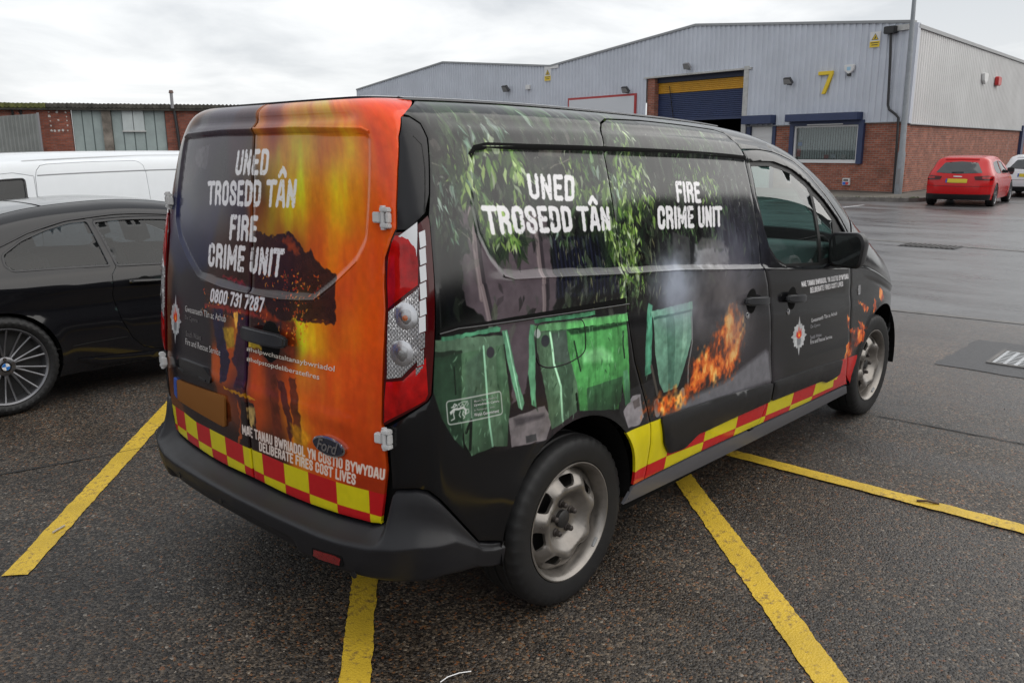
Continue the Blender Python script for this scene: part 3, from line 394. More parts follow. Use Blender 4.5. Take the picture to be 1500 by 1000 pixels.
D['rear_samples']=[(-0.36,1.8,70,60,75),(0.14,1.79,110,50,50),(0.26,1.82,190,120,60),(0.49,1.82,190,150,55),(0.64,1.81,215,105,50),(0.84,1.81,220,85,50),(0.99,1.81,210,75,45),(0.15,1.75,150,60,30),(0.35,1.75,185,125,30),(0.52,1.75,190,135,30),(0.68,1.75,215,90,25),(0.84,1.75,215,80,30),(-0.38,1.7,60,50,62),(-0.12,1.71,70,48,58),(0.08,1.71,185,105,25),(0.25,1.69,188,148,40),(0.41,1.7,188,150,40),(0.49,1.72,185,95,35),(0.55,1.71,200,105,20),(0.62,1.71,215,185,20),(0.72,1.69,212,88,25),(0.83,1.69,215,80,28),(-0.57,1.62,80,76,82),(-0.29,1.63,60,55,60),(-0.04,1.63,72,55,48),(0.13,1.63,150,110,40),(0.25,1.64,195,148,40),(0.38,1.63,200,152,40),(0.46,1.64,195,118,38),(0.53,1.63,215,168,30),(0.59,1.61,220,185,30),(0.66,1.63,212,110,20),(0.72,1.63,212,82,22),(-0.52,1.52,55,55,68),(-0.39,1.53,48,42,58),(0.06,1.55,85,68,48),(0.16,1.54,178,138,30),(0.33,1.54,200,168,30),(0.41,1.55,214,150,20),(0.45,1.53,200,110,20),(0.52,1.55,226,185,20),(0.59,1.55,218,168,20),(0.66,1.55,210,100,15),(0.75,1.55,212,82,18),(-0.57,1.42,38,42,75),(-0.37,1.43,38,34,66),(-0.14,1.44,44,34,56),(0.04,1.47,120,58,22),(0.11,1.42,155,125,22),(0.24,1.43,202,175,20),(0.34,1.45,208,165,20),(0.38,1.42,200,85,15),(0.46,1.44,222,150,20),(0.55,1.47,218,178,20),(0.61,1.45,210,108,15),(0.74,1.47,212,86,15),(-0.48,1.34,30,34,66),(-0.18,1.36,58,34,30),(0.16,1.38,150,80,18),(0.28,1.38,150,70,15),(0.4,1.4,195,90,12),(0.47,1.38,226,130,12),(0.54,1.34,222,110,12),(0.7,1.39,212,86,14),(-0.45,1.13,35,28,38),(-0.17,1.16,58,32,34),(0.07,1.19,55,28,34),(0.6,1.24,205,88,14),(0.69,1.25,208,84,14),(-0.44,1.0,34,28,35),(-0.16,1.07,70,40,25),(-0.08,1.05,190,110,30),(0.03,1.07,40,24,44),(0.16,1.11,50,26,44),(0.24,1.05,70,35,20),(0.34,1.09,228,198,30),(0.41,1.1,225,168,20),(0.47,1.12,190,90,16),(0.53,1.11,212,108,24),(0.66,1.13,212,88,18),(-0.44,0.84,24,20,30),(-0.1,0.9,175,80,22),(-0.05,0.86,60,34,58),(0.08,0.88,200,88,24),(0.17,0.9,90,40,36),(0.25,0.89,190,80,20),(0.36,0.93,205,120,40),(0.54,0.96,212,92,24),(0.66,0.98,204,80,22),(-0.34,0.69,40,26,26),(-0.09,0.75,120,60,30),(-0.01,0.76,60,30,30),(0.08,0.78,188,84,20),(0.17,0.77,120,55,25),(0.29,0.78,215,130,20),(0.4,0.85,200,92,24),(0.6,0.88,190,76,18),(0.69,0.9,190,76,18),(-0.08,0.64,40,22,20),(0.15,0.67,60,30,20),(0.32,0.69,195,112,28),(0.43,0.69,188,78,15),(0.63,0.73,184,70,15),(0.65,0.65,150,50,15)]  # the top left tone holds sky reflection in its colour
D['rear_shapes']=[('p',[(0.038,1.403),(0.102,1.39),(0.155,1.391),(0.207,1.401),(0.241,1.409),(0.289,1.39),(0.324,1.36),(0.339,1.345),(0.366,1.367),(0.395,1.332),(0.431,1.309),(0.466,1.299),(0.504,1.29),(0.502,1.141),(0.429,1.146),(0.357,1.132),(0.281,1.128),(0.198,1.113),(0.142,1.058),(-0.062,1.079),(-0.327,1.121),(-0.336,1.223),(-0.181,1.337)],(44,22,20),0.01,0.92,0.004),('p',[(0.198,1.38),(0.232,1.398),(0.26,1.384),(0.288,1.364),(0.303,1.343),(0.279,1.341),(0.239,1.354)],(150,60,20),0.01,0.8,0.01),('p',[(0.052,1.146),(0.115,1.146),(0.204,1.112),(0.185,1.103),(0.089,1.105)],(150,50,20),0.01,0.7,0.012),('p',[(-0.326,1.113),(-0.153,1.122),(0.032,1.125),(0.117,1.109),(0.004,1.106),(-0.152,1.102),(-0.325,1.097)],(150,44,36),0.01,0.75,0.014),('p',[(-0.203,1.228),(-0.056,1.222),(-0.032,1.202),(-0.047,1.196),(-0.095,1.211),(-0.211,1.219)],(150,30,46),0.01,0.8,0.01),('p',[(-0.244,1.208),(-0.079,1.209),(0.028,1.208),(0.022,1.188),(-0.242,1.184)],(30,26,60),0.01,0.6,0.02),('p',[(-0.271,1.099),(-0.185,1.106),(-0.163,0.999),(-0.119,0.925),(-0.143,0.839),(-0.185,0.831),(-0.193,0.913),(-0.24,1.004)],(26,22,52),0.01,0.95,0.006),('p',[(-0.182,1.041),(-0.101,1.049),(-0.09,0.978),(-0.145,0.966)],(165,130,30),0.01,0.9,0.01),('p',[(-0.1,1.108),(-0.073,1.108),(-0.063,1.07),(-0.082,1.051),(-0.095,1.073)],(230,170,70),0.01,0.9,0.006),('p',[(-0.065,1.101),(0.004,1.102),(0.015,1.018),(0.011,0.947),(-0.009,0.845),(-0.079,0.831),(-0.063,0.895),(-0.104,0.928),(-0.076,1.012),(-0.071,1.069)],(44,22,46),0.01,0.95,0.008),('p',[(0.003,1.04),(0.058,1.017),(0.121,1.003),(0.002,0.989)],(190,160,30),0.01,0.95,0.01),('p',[(0.21,1.113),(0.292,1.124),(0.296,1.0),(0.266,0.992),(0.214,1.017)],(110,40,16),0.01,0.85,0.01),('p',[(0.152,0.92),(0.185,0.926),(0.211,0.845),(0.213,0.748),(0.167,0.65),(0.155,0.747),(0.165,0.824)],(96,38,20),0.01,0.8,0.004),('p',[(0.19,0.91),(0.23,0.912),(0.278,0.822),(0.282,0.726),(0.255,0.696),(0.242,0.815)],(64,26,30),0.01,0.85,0.005),('p',[(0.261,0.932),(0.296,0.933),(0.331,0.821),(0.323,0.687),(0.282,0.665),(0.288,0.8)],(80,34,24),0.01,0.85,0.005),('p',[(-0.076,0.793),(-0.052,0.754),(-0.059,0.647),(-0.103,0.596),(-0.06,0.7)],(170,76,26),0.01,0.8,0.004),('p',[(-0.042,0.792),(0.047,0.8),(0.059,0.623),(-0.054,0.622)],(28,18,20),0.01,0.9,0.006),('p',[(-0.01,0.773),(0.05,0.786),(0.042,0.717),(0.017,0.702),(-0.007,0.725)],(225,190,110),0.01,0.75,0.008),('p',[(-0.154,0.819),(-0.079,0.823),(-0.006,0.822),(0.057,0.817),(0.065,0.809),(-0.08,0.81),(-0.155,0.811)],(190,130,20),0.01,0.9,0.002),('p',[(0.267,0.772),(0.324,0.772),(0.378,0.748),(0.355,0.707),(0.279,0.701)],(220,160,20),0.01,0.6,0.014),('p',[(0.304,1.123),(0.494,1.138),(0.494,1.148),(0.393,1.143),(0.304,1.13)],(60,26,20),0.01,0.9,0.004),('p',[(-0.568,1.678),(-0.428,1.693),(-0.416,1.612),(-0.47,1.604),(-0.547,1.623)],(110,108,112),0.01,0.35,0.006)]
D['outline_rec']=[(1.132,1.498),(1.155,1.594),(1.176,1.649),(1.208,1.672),(1.266,1.679),(1.452,1.675),(1.891,1.672),(2.39,1.669),(2.955,1.661),(3.888,1.6),(3.876,1.03),(3.373,1.083),(2.934,1.134),(2.24,1.204),(1.835,1.229),(1.482,1.258),(1.272,1.272),(1.228,1.285),(1.176,1.34),(1.14,1.414)]
D['outline_slr']=[(2.032,0.362),(2.031,0.499),(2.023,0.599),(1.995,0.689),(1.95,0.789),(1.908,0.889),(1.882,0.999),(1.871,1.104),(1.864,1.178),(1.849,1.257),(1.85,1.395),(1.858,1.544),(1.869,1.677),(1.892,1.734),(1.936,1.771),(2.0,1.789)]
D['outline_slt']=[(2.249,1.796),(2.548,1.794),(2.824,1.789),(2.894,1.777),(2.922,1.741),(2.94,1.704)]
D['outline_slf']=[(2.953,1.653),(2.946,1.484),(2.943,1.319),(2.953,1.149),(3.006,1.059),(3.04,0.98),(3.053,0.88),(3.068,0.75),(3.088,0.6),(3.103,0.49),(3.086,0.43),(3.045,0.337)]
D['outline_dt']=[(3.109,1.716),(3.291,1.723),(3.511,1.71),(3.675,1.666),(3.862,1.574),(3.998,1.446),(4.082,1.311)]
D['outline_df']=[(4.073,1.155),(4.031,1.02),(4.064,0.93),(4.088,0.8),(4.093,0.7),(4.108,0.5),(4.173,0.36),(4.235,0.29)]
D['outline_pil']=[(0.956,1.767),(0.992,1.746),(0.997,1.704),(0.976,1.635),(0.948,1.544),(0.926,1.484),(0.915,1.294),(0.904,1.154),(0.888,0.961),(0.874,0.941)]
D['outline_light']=[(0.92,1.484),(0.925,1.469),(0.914,1.294),(0.903,1.154),(0.887,0.961),(0.873,0.941),(0.728,0.856),(0.719,0.862),(0.722,1.038),(0.73,1.211),(0.74,1.363),(0.771,1.412),(0.79,1.437),(0.837,1.439)]
D['outline_ap']=[(2.993,1.651),(3.252,1.669),(3.463,1.653),(3.635,1.605),(3.809,1.524),(3.939,1.426),(4.004,1.335),(4.018,1.206),(3.995,1.083),(3.627,1.074),(3.208,1.111),(3.114,1.147),(3.032,1.227),(3.01,1.309),(2.978,1.48)]
D['outline_groove']=[(0.929,1.71),(0.959,1.685),(0.948,1.614),(0.912,1.494)]
D['outline_clad_a']=[(2.086,0.622),(2.573,0.598),(3.091,0.553),(3.099,0.452),(2.723,0.462),(2.473,0.464),(2.408,0.468),(2.303,0.428),(2.174,0.44),(2.124,0.5)]
D['outline_clad_b']=[(3.107,0.553),(3.573,0.525),(3.973,0.495),(4.018,0.49),(4.023,0.4),(3.933,0.392),(3.833,0.392),(3.753,0.418),(3.115,0.451)]
D['outline_sill']=[(1.95,0.354),(2.432,0.35),(3.045,0.329),(4.235,0.278),(4.3,0.216),(3.091,0.25),(1.906,0.291)]
D['outline_track']=[(0.923,1.151),(0.944,1.159),(1.383,1.149),(1.855,1.137),(1.859,1.117),(0.997,1.153),(0.944,1.143)]
D['outline_track_line']=[(0.918,1.141),(0.997,1.149),(1.383,1.134),(1.863,1.112)]
D['outline_shadow']=[(1.176,1.649),(1.208,1.672),(1.266,1.68),(1.452,1.676),(1.891,1.673),(2.39,1.67),(2.955,1.663)]
D['outline_belt_a']=[(1.228,1.285),(1.272,1.271),(1.483,1.256),(1.83,1.229)]
D['outline_belt_b']=[(1.876,1.226),(2.24,1.202),(2.923,1.134)]
D['outline_belt_c']=[(2.963,1.13),(3.373,1.081),(4.006,1.016)]
D['outline_lamp_white']=[(0.802,1.424),(0.876,1.465),(0.87,1.425),(0.857,1.355),(0.849,1.395),(0.831,1.416)]
D['outline_blocks']=[(0.877,1.435),(0.9,1.442),(0.897,1.398),(0.875,1.391),(0.871,1.386),(0.894,1.393),(0.891,1.349),(0.869,1.342),(0.865,1.337),(0.888,1.344),(0.886,1.301),(0.864,1.293),(0.86,1.288),(0.883,1.296),(0.881,1.252),(0.859,1.244),(0.855,1.239),(0.877,1.247),(0.876,1.203),(0.854,1.195),(0.85,1.191),(0.872,1.198),(0.871,1.154),(0.849,1.147),(0.845,1.142),(0.868,1.149),(0.866,1.105),(0.845,1.098),(0.841,1.093),(0.863,1.1),(0.862,1.056),(0.841,1.049),(0.837,1.044),(0.859,1.051),(0.857,1.006),(0.836,1.0)]
D['c_qwin']=[(1.816,1.067),(1.814,0.988),(1.854,0.933),(2.456,0.906),(2.402,1.223),(2.274,1.222),(2.118,1.194),(1.948,1.146)]
D['c_dwin']=[(2.433,1.225),(2.583,1.229),(2.807,1.227),(3.024,1.229),(2.897,0.878),(2.492,0.903)]
D['c_seam']=[(2.492,0.903),(2.447,0.842),(2.431,0.704),(2.472,0.522),(2.538,0.38),(2.616,0.298),(2.715,0.265),(2.835,0.254)]
D['c_crease']=[(1.748,0.814),(2.147,0.794),(2.836,0.751)]
D['c_handle']=[(2.5,0.775),(2.73,0.763)]
D['w_win']=[(-3.414,1.441),(-3.206,1.438),(-3.221,1.207),(-3.454,1.199)]
D['w_door']=[(-3.136,1.195),(-3.11,1.495),(-3.034,1.561),(-2.625,1.573),(-2.159,1.577),(-2.09,1.529),(-2.076,1.462),(-2.071,1.138)]
D['w_rail']=[(-3.413,1.447),(-2.676,1.466),(-1.682,1.47)]


# ------------------------------------------------------------------ printed wrap, painted with numpy in metres on the panels
def up_noise(H,W_,cy,cx,rng):
    g=rng.random((cy+3,cx+3)); y=np.linspace(0,cy,H); x=np.linspace(0,cx,W_); yi=y.astype(int); xi=x.astype(int); fy=y-yi; fx=x-xi
    fy=fy*fy*(3-2*fy); fx=fx*fx*(3-2*fx); fy=fy[:,None]; fx=fx[None]
    a=g[np.ix_(yi,xi)]; b=g[np.ix_(yi,xi+1)]; c=g[np.ix_(yi+1,xi)]; d=g[np.ix_(yi+1,xi+1)]
    return (a*(1-fx)+b*fx)*(1-fy)+(c*(1-fx)+d*fx)*fy
def fbm(H,W_,h,w,cell,octs=5,seed=0,ax=1.,ay=1.):
    rng=np.random.default_rng(seed); o=np.zeros((H,W_)); a=1; t=0
    for k in range(octs):
        c=cell/2**k; o+=a*up_noise(H,W_,max(1,int(h/(c*ay))),max(1,int(w/(c*ax))),rng); t+=a; a*=.55
    return o/t
class Canvas:
    def __init__(k,s0,s1,v0,v1,res):
        k.s0,k.s1,k.v0,k.v1,k.res=s0,s1,v0,v1,res; k.W=int((s1-s0)/res); k.H=int((v1-v0)/res)
        k.img=np.zeros((k.H,k.W,3)); k.s=s0+(np.arange(k.W)+.5)*res; k.v=v0+(np.arange(k.H)+.5)*res
    def win(k,P,pad):
        P=np.array(P); a=P.min(0)-pad; b=P.max(0)+pad
        x0=max(0,int((a[0]-k.s0)/k.res)); x1=min(k.W,int((b[0]-k.s0)/k.res)+2); y0=max(0,int((a[1]-k.v0)/k.res)); y1=min(k.H,int((b[1]-k.v0)/k.res)+2)
        if x1<=x0 or y1<=y0: return None
        S,V=np.meshgrid(k.s[x0:x1],k.v[y0:y1]); return slice(y0,y1),slice(x0,x1),np.stack([S.ravel(),V.ravel()],1),S.shape
    def mask(k,poly,soft,warp=0,seed=0):
        w=k.win(poly,soft+warp+.004)
        if w is None: return None
        ys,xs,P,sh=w
        if warp:
            g=np.random.default_rng(seed); P=P+np.stack([(up_noise(*sh,max(2,sh[0]//9),max(2,sh[1]//9),g).ravel()-.5)*2*warp for _ in (0,1)],1)
        d=segd(P,poly); d=np.where(pip(P,poly),d,-d).reshape(sh)
        return ys,xs,np.clip(d/max(soft,k.res)+.5,0,1)
    def put(k,ys,xs,m,col,al=1):
        c=np.asarray(col,float); c=c/255 if c.max()>1.5 else c; a=(m*al)[...,None]; k.img[ys,xs]=k.img[ys,xs]*(1-a)+c*a
    def poly(k,poly,col,al=1,soft=.002,warp=0,seed=0,tex=0):
        r=k.mask(poly,soft,warp,seed)
        if r is None: return
        ys,xs,m=r
        c=np.ones(m.shape+(3,))*np.array(col)/255
        if tex: c*= (1+tex*(k.grain[ys,xs]-.5)*2)[...,None]
        k.put(ys,xs,m,c.clip(0,1.4),al)
    def line(k,L,w,col,al=1):
        q=k.win(L,w+.003)
        if q is None: return
        ys,xs,P,sh=q; d=segd(P,L,False).reshape(sh); k.put(ys,xs,np.clip((w/2-d)/k.res+.5,0,1),col,al)
    def disc(k,c,r,col,al):
        q=k.win([c],r)
        if q is None: return
        ys,xs,P,sh=q; d=np.hypot(P[:,0]-c[0],P[:,1]-c[1]).reshape(sh)/r; m=np.clip(1-d,0,1)**.9*np.clip(k.cloud[ys,xs]*2.6-.4,0,1.5); k.put(ys,xs,m.clip(0,1),col,al)
    def field(k,L,sig):
        L=np.array(L,float); st=8; S,V=np.meshgrid(k.s[::st],k.v[::st]); num=0; den=0
        w_=(k.cloud[::st,::st]-.5)*.10; S=S+w_*.6; V=V+w_
        for s,v,r,g,b in L:
            w=np.exp(-((S-s)**2+(V-v)**2)/(2*sig*sig))+1e-7/((S-s)**2+(V-v)**2+.01); num=num+w[...,None]*np.array([r,g,b])/255; den=den+w
        f=num/den[...,None]
        yi=np.clip(np.arange(k.H)/st,0,f.shape[0]-1.001); xi=np.clip(np.arange(k.W)/st,0,f.shape[1]-1.001); y0=yi.astype(int); x0=xi.astype(int); fy=(yi-y0)[:,None,None]; fx=(xi-x0)[None,:,None]
        k.img=(f[np.ix_(y0,x0)]*(1-fx)+f[np.ix_(y0,x0+1)]*fx)*(1-fy)+(f[np.ix_(y0+1,x0)]*(1-fx)+f[np.ix_(y0+1,x0+1)]*fx)*fy
    def image(k,name):
        im=bpy.data.images.new(name,k.W,k.H); a=np.ones((k.H,k.W,4),np.float32); a[...,:3]=k.img.clip(0,1); im.pixels.foreach_set(a.ravel()); im.update(); im.pack(); return im
# block capitals as strokes in a cell 1 high; arcs are short polylines
def arc(cx,cy,rx,ry,a,b,n=10): return [(cx+rx*math.cos(math.radians(a+(b-a)*i/n)),cy+ry*math.sin(math.radians(a+(b-a)*i/n))) for i in range(n+1)]
x0,x1,lo,hi=.1,.36,.1,.9; mid=.52
GL={' ':(.22,[]),'I':(.2,[[(.1,lo),(.1,hi)]]),'L':(.42,[[(x0,hi),(x0,lo),(x1-.02,lo)]]),'T':(.46,[[(.04,hi),(.42,hi)],[(.23,hi),(.23,lo)]]),
 'E':(.42,[[(x1-.02,hi),(x0,hi),(x0,lo),(x1-.02,lo)],[(x0,mid),(x1-.06,mid)]]),'F':(.42,[[(x1-.02,hi),(x0,hi),(x0,lo)],[(x0,mid),(x1-.06,mid)]]),
 'N':(.46,[[(x0,lo),(x0,hi),(x1,lo),(x1,hi)]]),'M':(.58,[[(x0,lo),(x0,hi),(.29,.3),(.48,hi),(.48,lo)]]),'U':(.46,[[(x0,hi),(x0,.22)]+arc(.23,.24,.13,.14,180,360)+[(x1,hi)]]),
 'D':(.46,[[(x0,lo),(x0,hi),(.22,hi)]+arc(.22,.75,.14,.15,90,0,5)+arc(.22,.25,.14,.15,0,-90,5)+[(x0,lo)]]),'O':(.46,[arc(.23,.76,.13,.14,180,0,8)+arc(.23,.24,.13,.14,0,-180,8)+[(x0,.76)]]),
 'C':(.46,[[(x1,.66)]+arc(.23,.76,.13,.14,0,180,8)+arc(.23,.24,.13,.14,180,360,8)+[(x1,.34)]]),'S':(.44,[[(.35,.68)]+arc(.22,.76,.13,.14,0,180,8)+[(.1,.66),(.15,.56),(.3,.44),(.35,.34)]+arc(.22,.24,.13,.14,0,-180,8)+[(.09,.32)]]),
 'R':(.46,[[(x0,lo),(x0,hi),(.23,hi)]+arc(.23,.71,.13,.19,90,-90,8)+[(x0,mid)],[(.24,mid),(x1,.36),(x1,lo)]]),'A':(.48,[[(.08,lo),(.2,hi),(.28,hi),(.4,lo)],[(.13,.32),(.35,.32)]]),
 'B':(.46,[[(x0,lo),(x0,hi),(.23,hi)]+arc(.23,.72,.12,.18,90,-90,8)+arc(.23,.32,.13,.22,90,-90,8)+[(x0,lo)],[(x0,.54),(.23,.54)]]),'Y':(.46,[[(.06,hi),(.23,.45),(.4,hi)],[(.23,.45),(.23,lo)]]),
 'V':(.46,[[(.07,hi),(.23,lo),(.39,hi)]]),'W':(.64,[[(.07,hi),(.2,lo),(.32,.75),(.44,lo),(.57,hi)]]),'0':(.46,[arc(.23,.76,.13,.14,180,0,8)+arc(.23,.24,.13,.14,0,-180,8)+[(x0,.76)]]),
 '7':(.44,[[(.07,hi),(.37,hi),(.2,lo)]]),'1':(.3,[[(.06,.78),(.18,hi),(.18,lo)]]),'3':(.44,[arc(.22,.72,.13,.18,160,-90,9),arc(.22,.32,.14,.22,90,-160,9)]),
 '8':(.46,[arc(.23,.72,.12,.18,0,360,14),arc(.23,.32,.14,.22,0,360,14)]),'2':(.44,[arc(.22,.74,.13,.16,170,0,8)+[(.35,.66),(.1,lo),(.37,lo)]])}
GL['Â']=(GL['A'][0],GL['A'][1]+[[(.10,1.14),(.24,1.36),(.38,1.14)]])
def bezq(q,u,t):
    """quad corners TL,TR,BR,BL (s,v) -> point at (u right, t up)"""
    tl,tr,br,bl=[np.array(c) for c in q]; return (bl*(1-u)+br*u)*(1-t)+(tl*(1-u)+tr*u)*t
def headline(c,q,txt,col,rough):
    wd=sum(GL[ch][0] for ch in txt); a=.0; H=np.linalg.norm(bezq(q,0,1)-bezq(q,0,0)); 
    Wd=np.linalg.norm(bezq(q,1,.5)-bezq(q,0,.5)); kx=Wd/wd
    P=[bezq(q,u,t) for u in (0,1) for t in (0,1.45)]; ys,xs,Pt,sh=c.win(P,.01)
    # invert the (nearly affine) quad
    o=bezq(q,0,0); ex=bezq(q,1,0)-o; ey=bezq(q,0,1)-o; kk=bezq(q,1,1)-o-ex-ey
    U=np.zeros(len(Pt)); T=np.zeros(len(Pt))
    for _ in range(6):
        r=Pt-(o+U[:,None]*ex+T[:,None]*ey+(U*T)[:,None]*kk); A=ex+T[:,None]*kk; B=ey+U[:,None]*kk; det=A[:,0]*B[:,1]-A[:,1]*B[:,0]
        U+= (r[:,0]*B[:,1]-r[:,1]*B[:,0])/det; T+=(A[:,0]*r[:,1]-A[:,1]*r[:,0])/det
    gx=U*wd*kx; gy=T*H   # metres within the lettering
    G2=np.stack([gx,gy],1); d=np.full(len(Pt),9.)
    hw=.089*H*(.45+.55*min(1.3,kx/H)) 
    for ch in txt:
        w,S=GL[ch]
        for st in S:
            L=[((a+x)*kx,y*H) for x,y in st]; sel=(gx>(a-.2)*kx)&(gx<(a+w+.2)*kx)
            dd=segd(G2[sel],L,False); d[sel]=np.minimum(d[sel],dd)
        a+=w
    m=np.clip((hw-d)/c.res+.5,0,1).reshape(sh)
    if rough:
        nz=np.random.default_rng(int(H*1e4)+len(txt)); g1=up_noise(*sh,max(2,int(sh[0]*c.res/.007)),max(2,int(sh[1]*c.res/.007)),nz); g2=up_noise(*sh,max(2,int(sh[0]*c.res/.06)),max(2,int(sh[1]*c.res/.06)),nz)
        edge=np.clip((hw-d-(g1.ravel()-.5)*.0028)/c.res+.5,0,1).reshape(sh); m=edge*np.where((g1>.84)&(g2>.58),1-.6*rough,1)
    c.put(ys,xs,m,col,.96)
def leaf(c,x,y,L,ang,col,al,wd=.26):
    d=np.array([math.cos(ang),math.sin(ang)]); n=np.array([-d[1],d[0]]); p=np.array([x,y]); w=L*wd*.5; bend=random.uniform(-.12,.12)*L
    pts=[p,p+d*L*.2+n*w*.8,p+d*L*.45+n*(w+bend),p+d*L*.75+n*(w*.5+bend),p+d*L+n*bend*.4,p+d*L*.75-n*(w*.5-bend),p+d*L*.45-n*(w-bend),p+d*L*.2-n*w*.8]
    c.poly(pts,col,al,.002)
    c.line([p,p+d*L*.5+n*bend,p+d*L*.95+n*bend*.4],.0016,[min(255,q*1.25+15) for q in col],al*.6)
def ss_(x): x=np.clip(x,0,1); return x*x*(3-2*x)
def side_print():
    c=Canvas(.7,5.1,.2,1.86,.002); w,h=c.s1-c.s0,c.v1-c.v0
    c.cloud=fbm(c.H,c.W,h,w,.25,5,3); c.grain=fbm(c.H,c.W,h,w,.03,3,4)
    fine=fbm(c.H,c.W,h,w,.05,4,9,.4,1.6); c.streak=fbm(c.H,c.W,h,w,.10,4,5,.25,3.0)
    c.field(D['side_samples'],.11)
    S,V=np.meshgrid(c.s,c.v); c.img=c.img**1.5*(1.05+.15*ss_(c.img.mean(-1,keepdims=True)*3))
    # dim growth on the wall behind the hanging leaves
    upz=np.clip((V-1.15)/.15,0,1)*np.clip((3.0-S)/.2,0,1)
    c.img*=(1+ (np.clip(fine-.5,-.25,.3)*1.8*upz)[...,None]); c.img+= (np.clip(fine-.56,0,1)*upz*.5)[...,None]*np.array([.5,.85,.35])
    c.img*= (1+(c.grain-.5)[...,None]*.25)
    c.poly(D['wall'],(84,74,80),.95,.006,.008,1,tex=.12)
    for L,wd in zip(D['pipes'],(.022,.02,.02,.018)): c.line([(a+wd*.8,b) for a,b in L],wd,(36,32,36),.7); c.line(L,wd,(112,100,102),1); c.line([(a-wd*.2,b) for a,b in L],wd*.3,(136,124,126),.7)
    for k in ('dark_leaf1','dark_leaf2'): c.poly(D[k],(24,32,28),.93,.006,.012,2,tex=.4)
    c.poly(D['dark_blob'],(14,14,16),.7,.05)
    m=c.mask(D['stripes'],.01); ys,xs,a=m; st=(np.sin(S[ys,xs]*2*math.pi/.021)*.5+.5)**2; c.put(ys,xs,a,np.stack([14+st*18,15+st*20,22+st*36],-1)/255,.8)
    for L in D['paper']: c.poly(L,(128,118,112),.36,.003,.008,len(L),tex=.2)
    for L in D['vines']: c.line(L,.004,(130,124,112),.7)
    # torn foil streaks near the top of the slider and scattered specks
    for _ in range(1300):
        x=random.uniform(.95,3.0); y=random.uniform(1.12,1.80); L=random.uniform(.02,.085); q=random.choice([(60,72,56),(84,88,80),(42,54,44),(50,62,52),(70,84,60),(30,38,32),(14,16,15),(10,12,11)])
        cl=c.cloud[min(c.H-1,int((y-c.v0)/c.res)),min(c.W-1,int((x-c.s0)/c.res))]
        if y<1.35 and not 1.5<x<2.3 and random.random()<.7: continue
        leaf(c,x,y,L,-math.pi/2+random.gauss(0,.6),q,random.uniform(.25,.7)*min(1,max(.15,(cl-.3)*3)),.38)
    for _ in range(260):
        x=random.uniform(.98,3.0); y=random.uniform(1.42,1.80); L=random.uniform(.008,.03); leaf(c,x,y,L,-math.pi/2+random.gauss(0,.7),random.choice([(120,124,116),(96,110,84),(140,140,130)]),random.uniform(.3,.7),.4)
    for _ in range(90):
        x=random.uniform(1.5,2.1); y=random.uniform(1.12,1.4); L=random.uniform(.01,.05); leaf(c,x,y,L,-math.pi/2+random.gauss(0,.2),random.choice([(120,118,84),(96,104,80)]),.6,.18)
    pal={0:[(126,158,72),(106,142,60),(150,178,98),(88,124,52),(132,166,84),(74,108,46),(160,184,120),(196,214,176)],1:[(78,112,62),(66,98,58),(96,130,78),(58,84,50),(112,146,96)],2:[(96,128,108),(74,104,88),(120,150,132),(88,118,84),(176,200,186)],3:[(128,118,112)]}
    for s,v,r,n,L,k in D['clusters']:
        for _ in range(int(n*.8)): leaf(c,s+random.gauss(0,r*.9),v+r*.4+random.gauss(0,r*.9),L*random.uniform(.5,1.0),-math.pi/2+random.gauss(0,.6),random.choice([(26,38,26),(38,52,34),(20,28,22)]),.7,.34)
        kk=.62 if v>1.60 else 1
        for _ in range(int(n*kk*(1.0 if L>.06 else 1.3))):
            q=random.choice(pal[k]); g_=random.uniform(.55,1.15); q=tuple(min(255,x*g_) for x in q)
            leaf(c,s+random.gauss(0,r*.55),v+L*.4+random.gauss(0,r*.6),L*random.uniform(.3,.95),-math.pi/2+random.gauss(0,.42),q,random.uniform(.65,.95)*(1 if k==0 else .75)*(.7 if v>1.66 else 1),random.uniform(.2,.4))
    c.poly(D['bwall'],(66,66,66),.7,.01,tex=.4)
    c.poly(D['sheet'],(150,152,156),.8,.03,.02,3,tex=.2); c.poly(D['sheet2'],(104,104,104),.6,.012)
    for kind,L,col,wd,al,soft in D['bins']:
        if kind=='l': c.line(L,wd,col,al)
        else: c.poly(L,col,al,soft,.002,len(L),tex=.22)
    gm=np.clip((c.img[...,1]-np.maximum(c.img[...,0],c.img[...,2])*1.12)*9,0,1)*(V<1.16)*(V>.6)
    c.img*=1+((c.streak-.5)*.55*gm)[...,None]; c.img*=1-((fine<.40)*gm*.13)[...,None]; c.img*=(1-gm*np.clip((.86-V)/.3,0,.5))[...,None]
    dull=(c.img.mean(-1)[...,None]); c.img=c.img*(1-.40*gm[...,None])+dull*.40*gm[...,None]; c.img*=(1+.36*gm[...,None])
    # scuffs on the bins
    for _ in range(260):
        x=random.uniform(.95,2.05); y=random.uniform(.72,1.12); ys_=c.img[int((y-c.v0)/c.res),int((x-c.s0)/c.res)]
        if ys_[1]>ys_[0]*1.2: leaf(c,x,y,random.uniform(.005,.03),-math.pi/2+random.gauss(0,.4),(120,160,130) if random.random()<.6 else (24,44,30),random.uniform(.3,.6),.25)
    c.poly(D['wedge'],(112,112,118),.85,.03,tex=.1)
    # flames over the ground
    f=fbm(c.H,c.W,h,w,.08,5,21,.8,1.2); g=fbm(c.H,c.W,h,w,.035,4,23,.8,1.15)
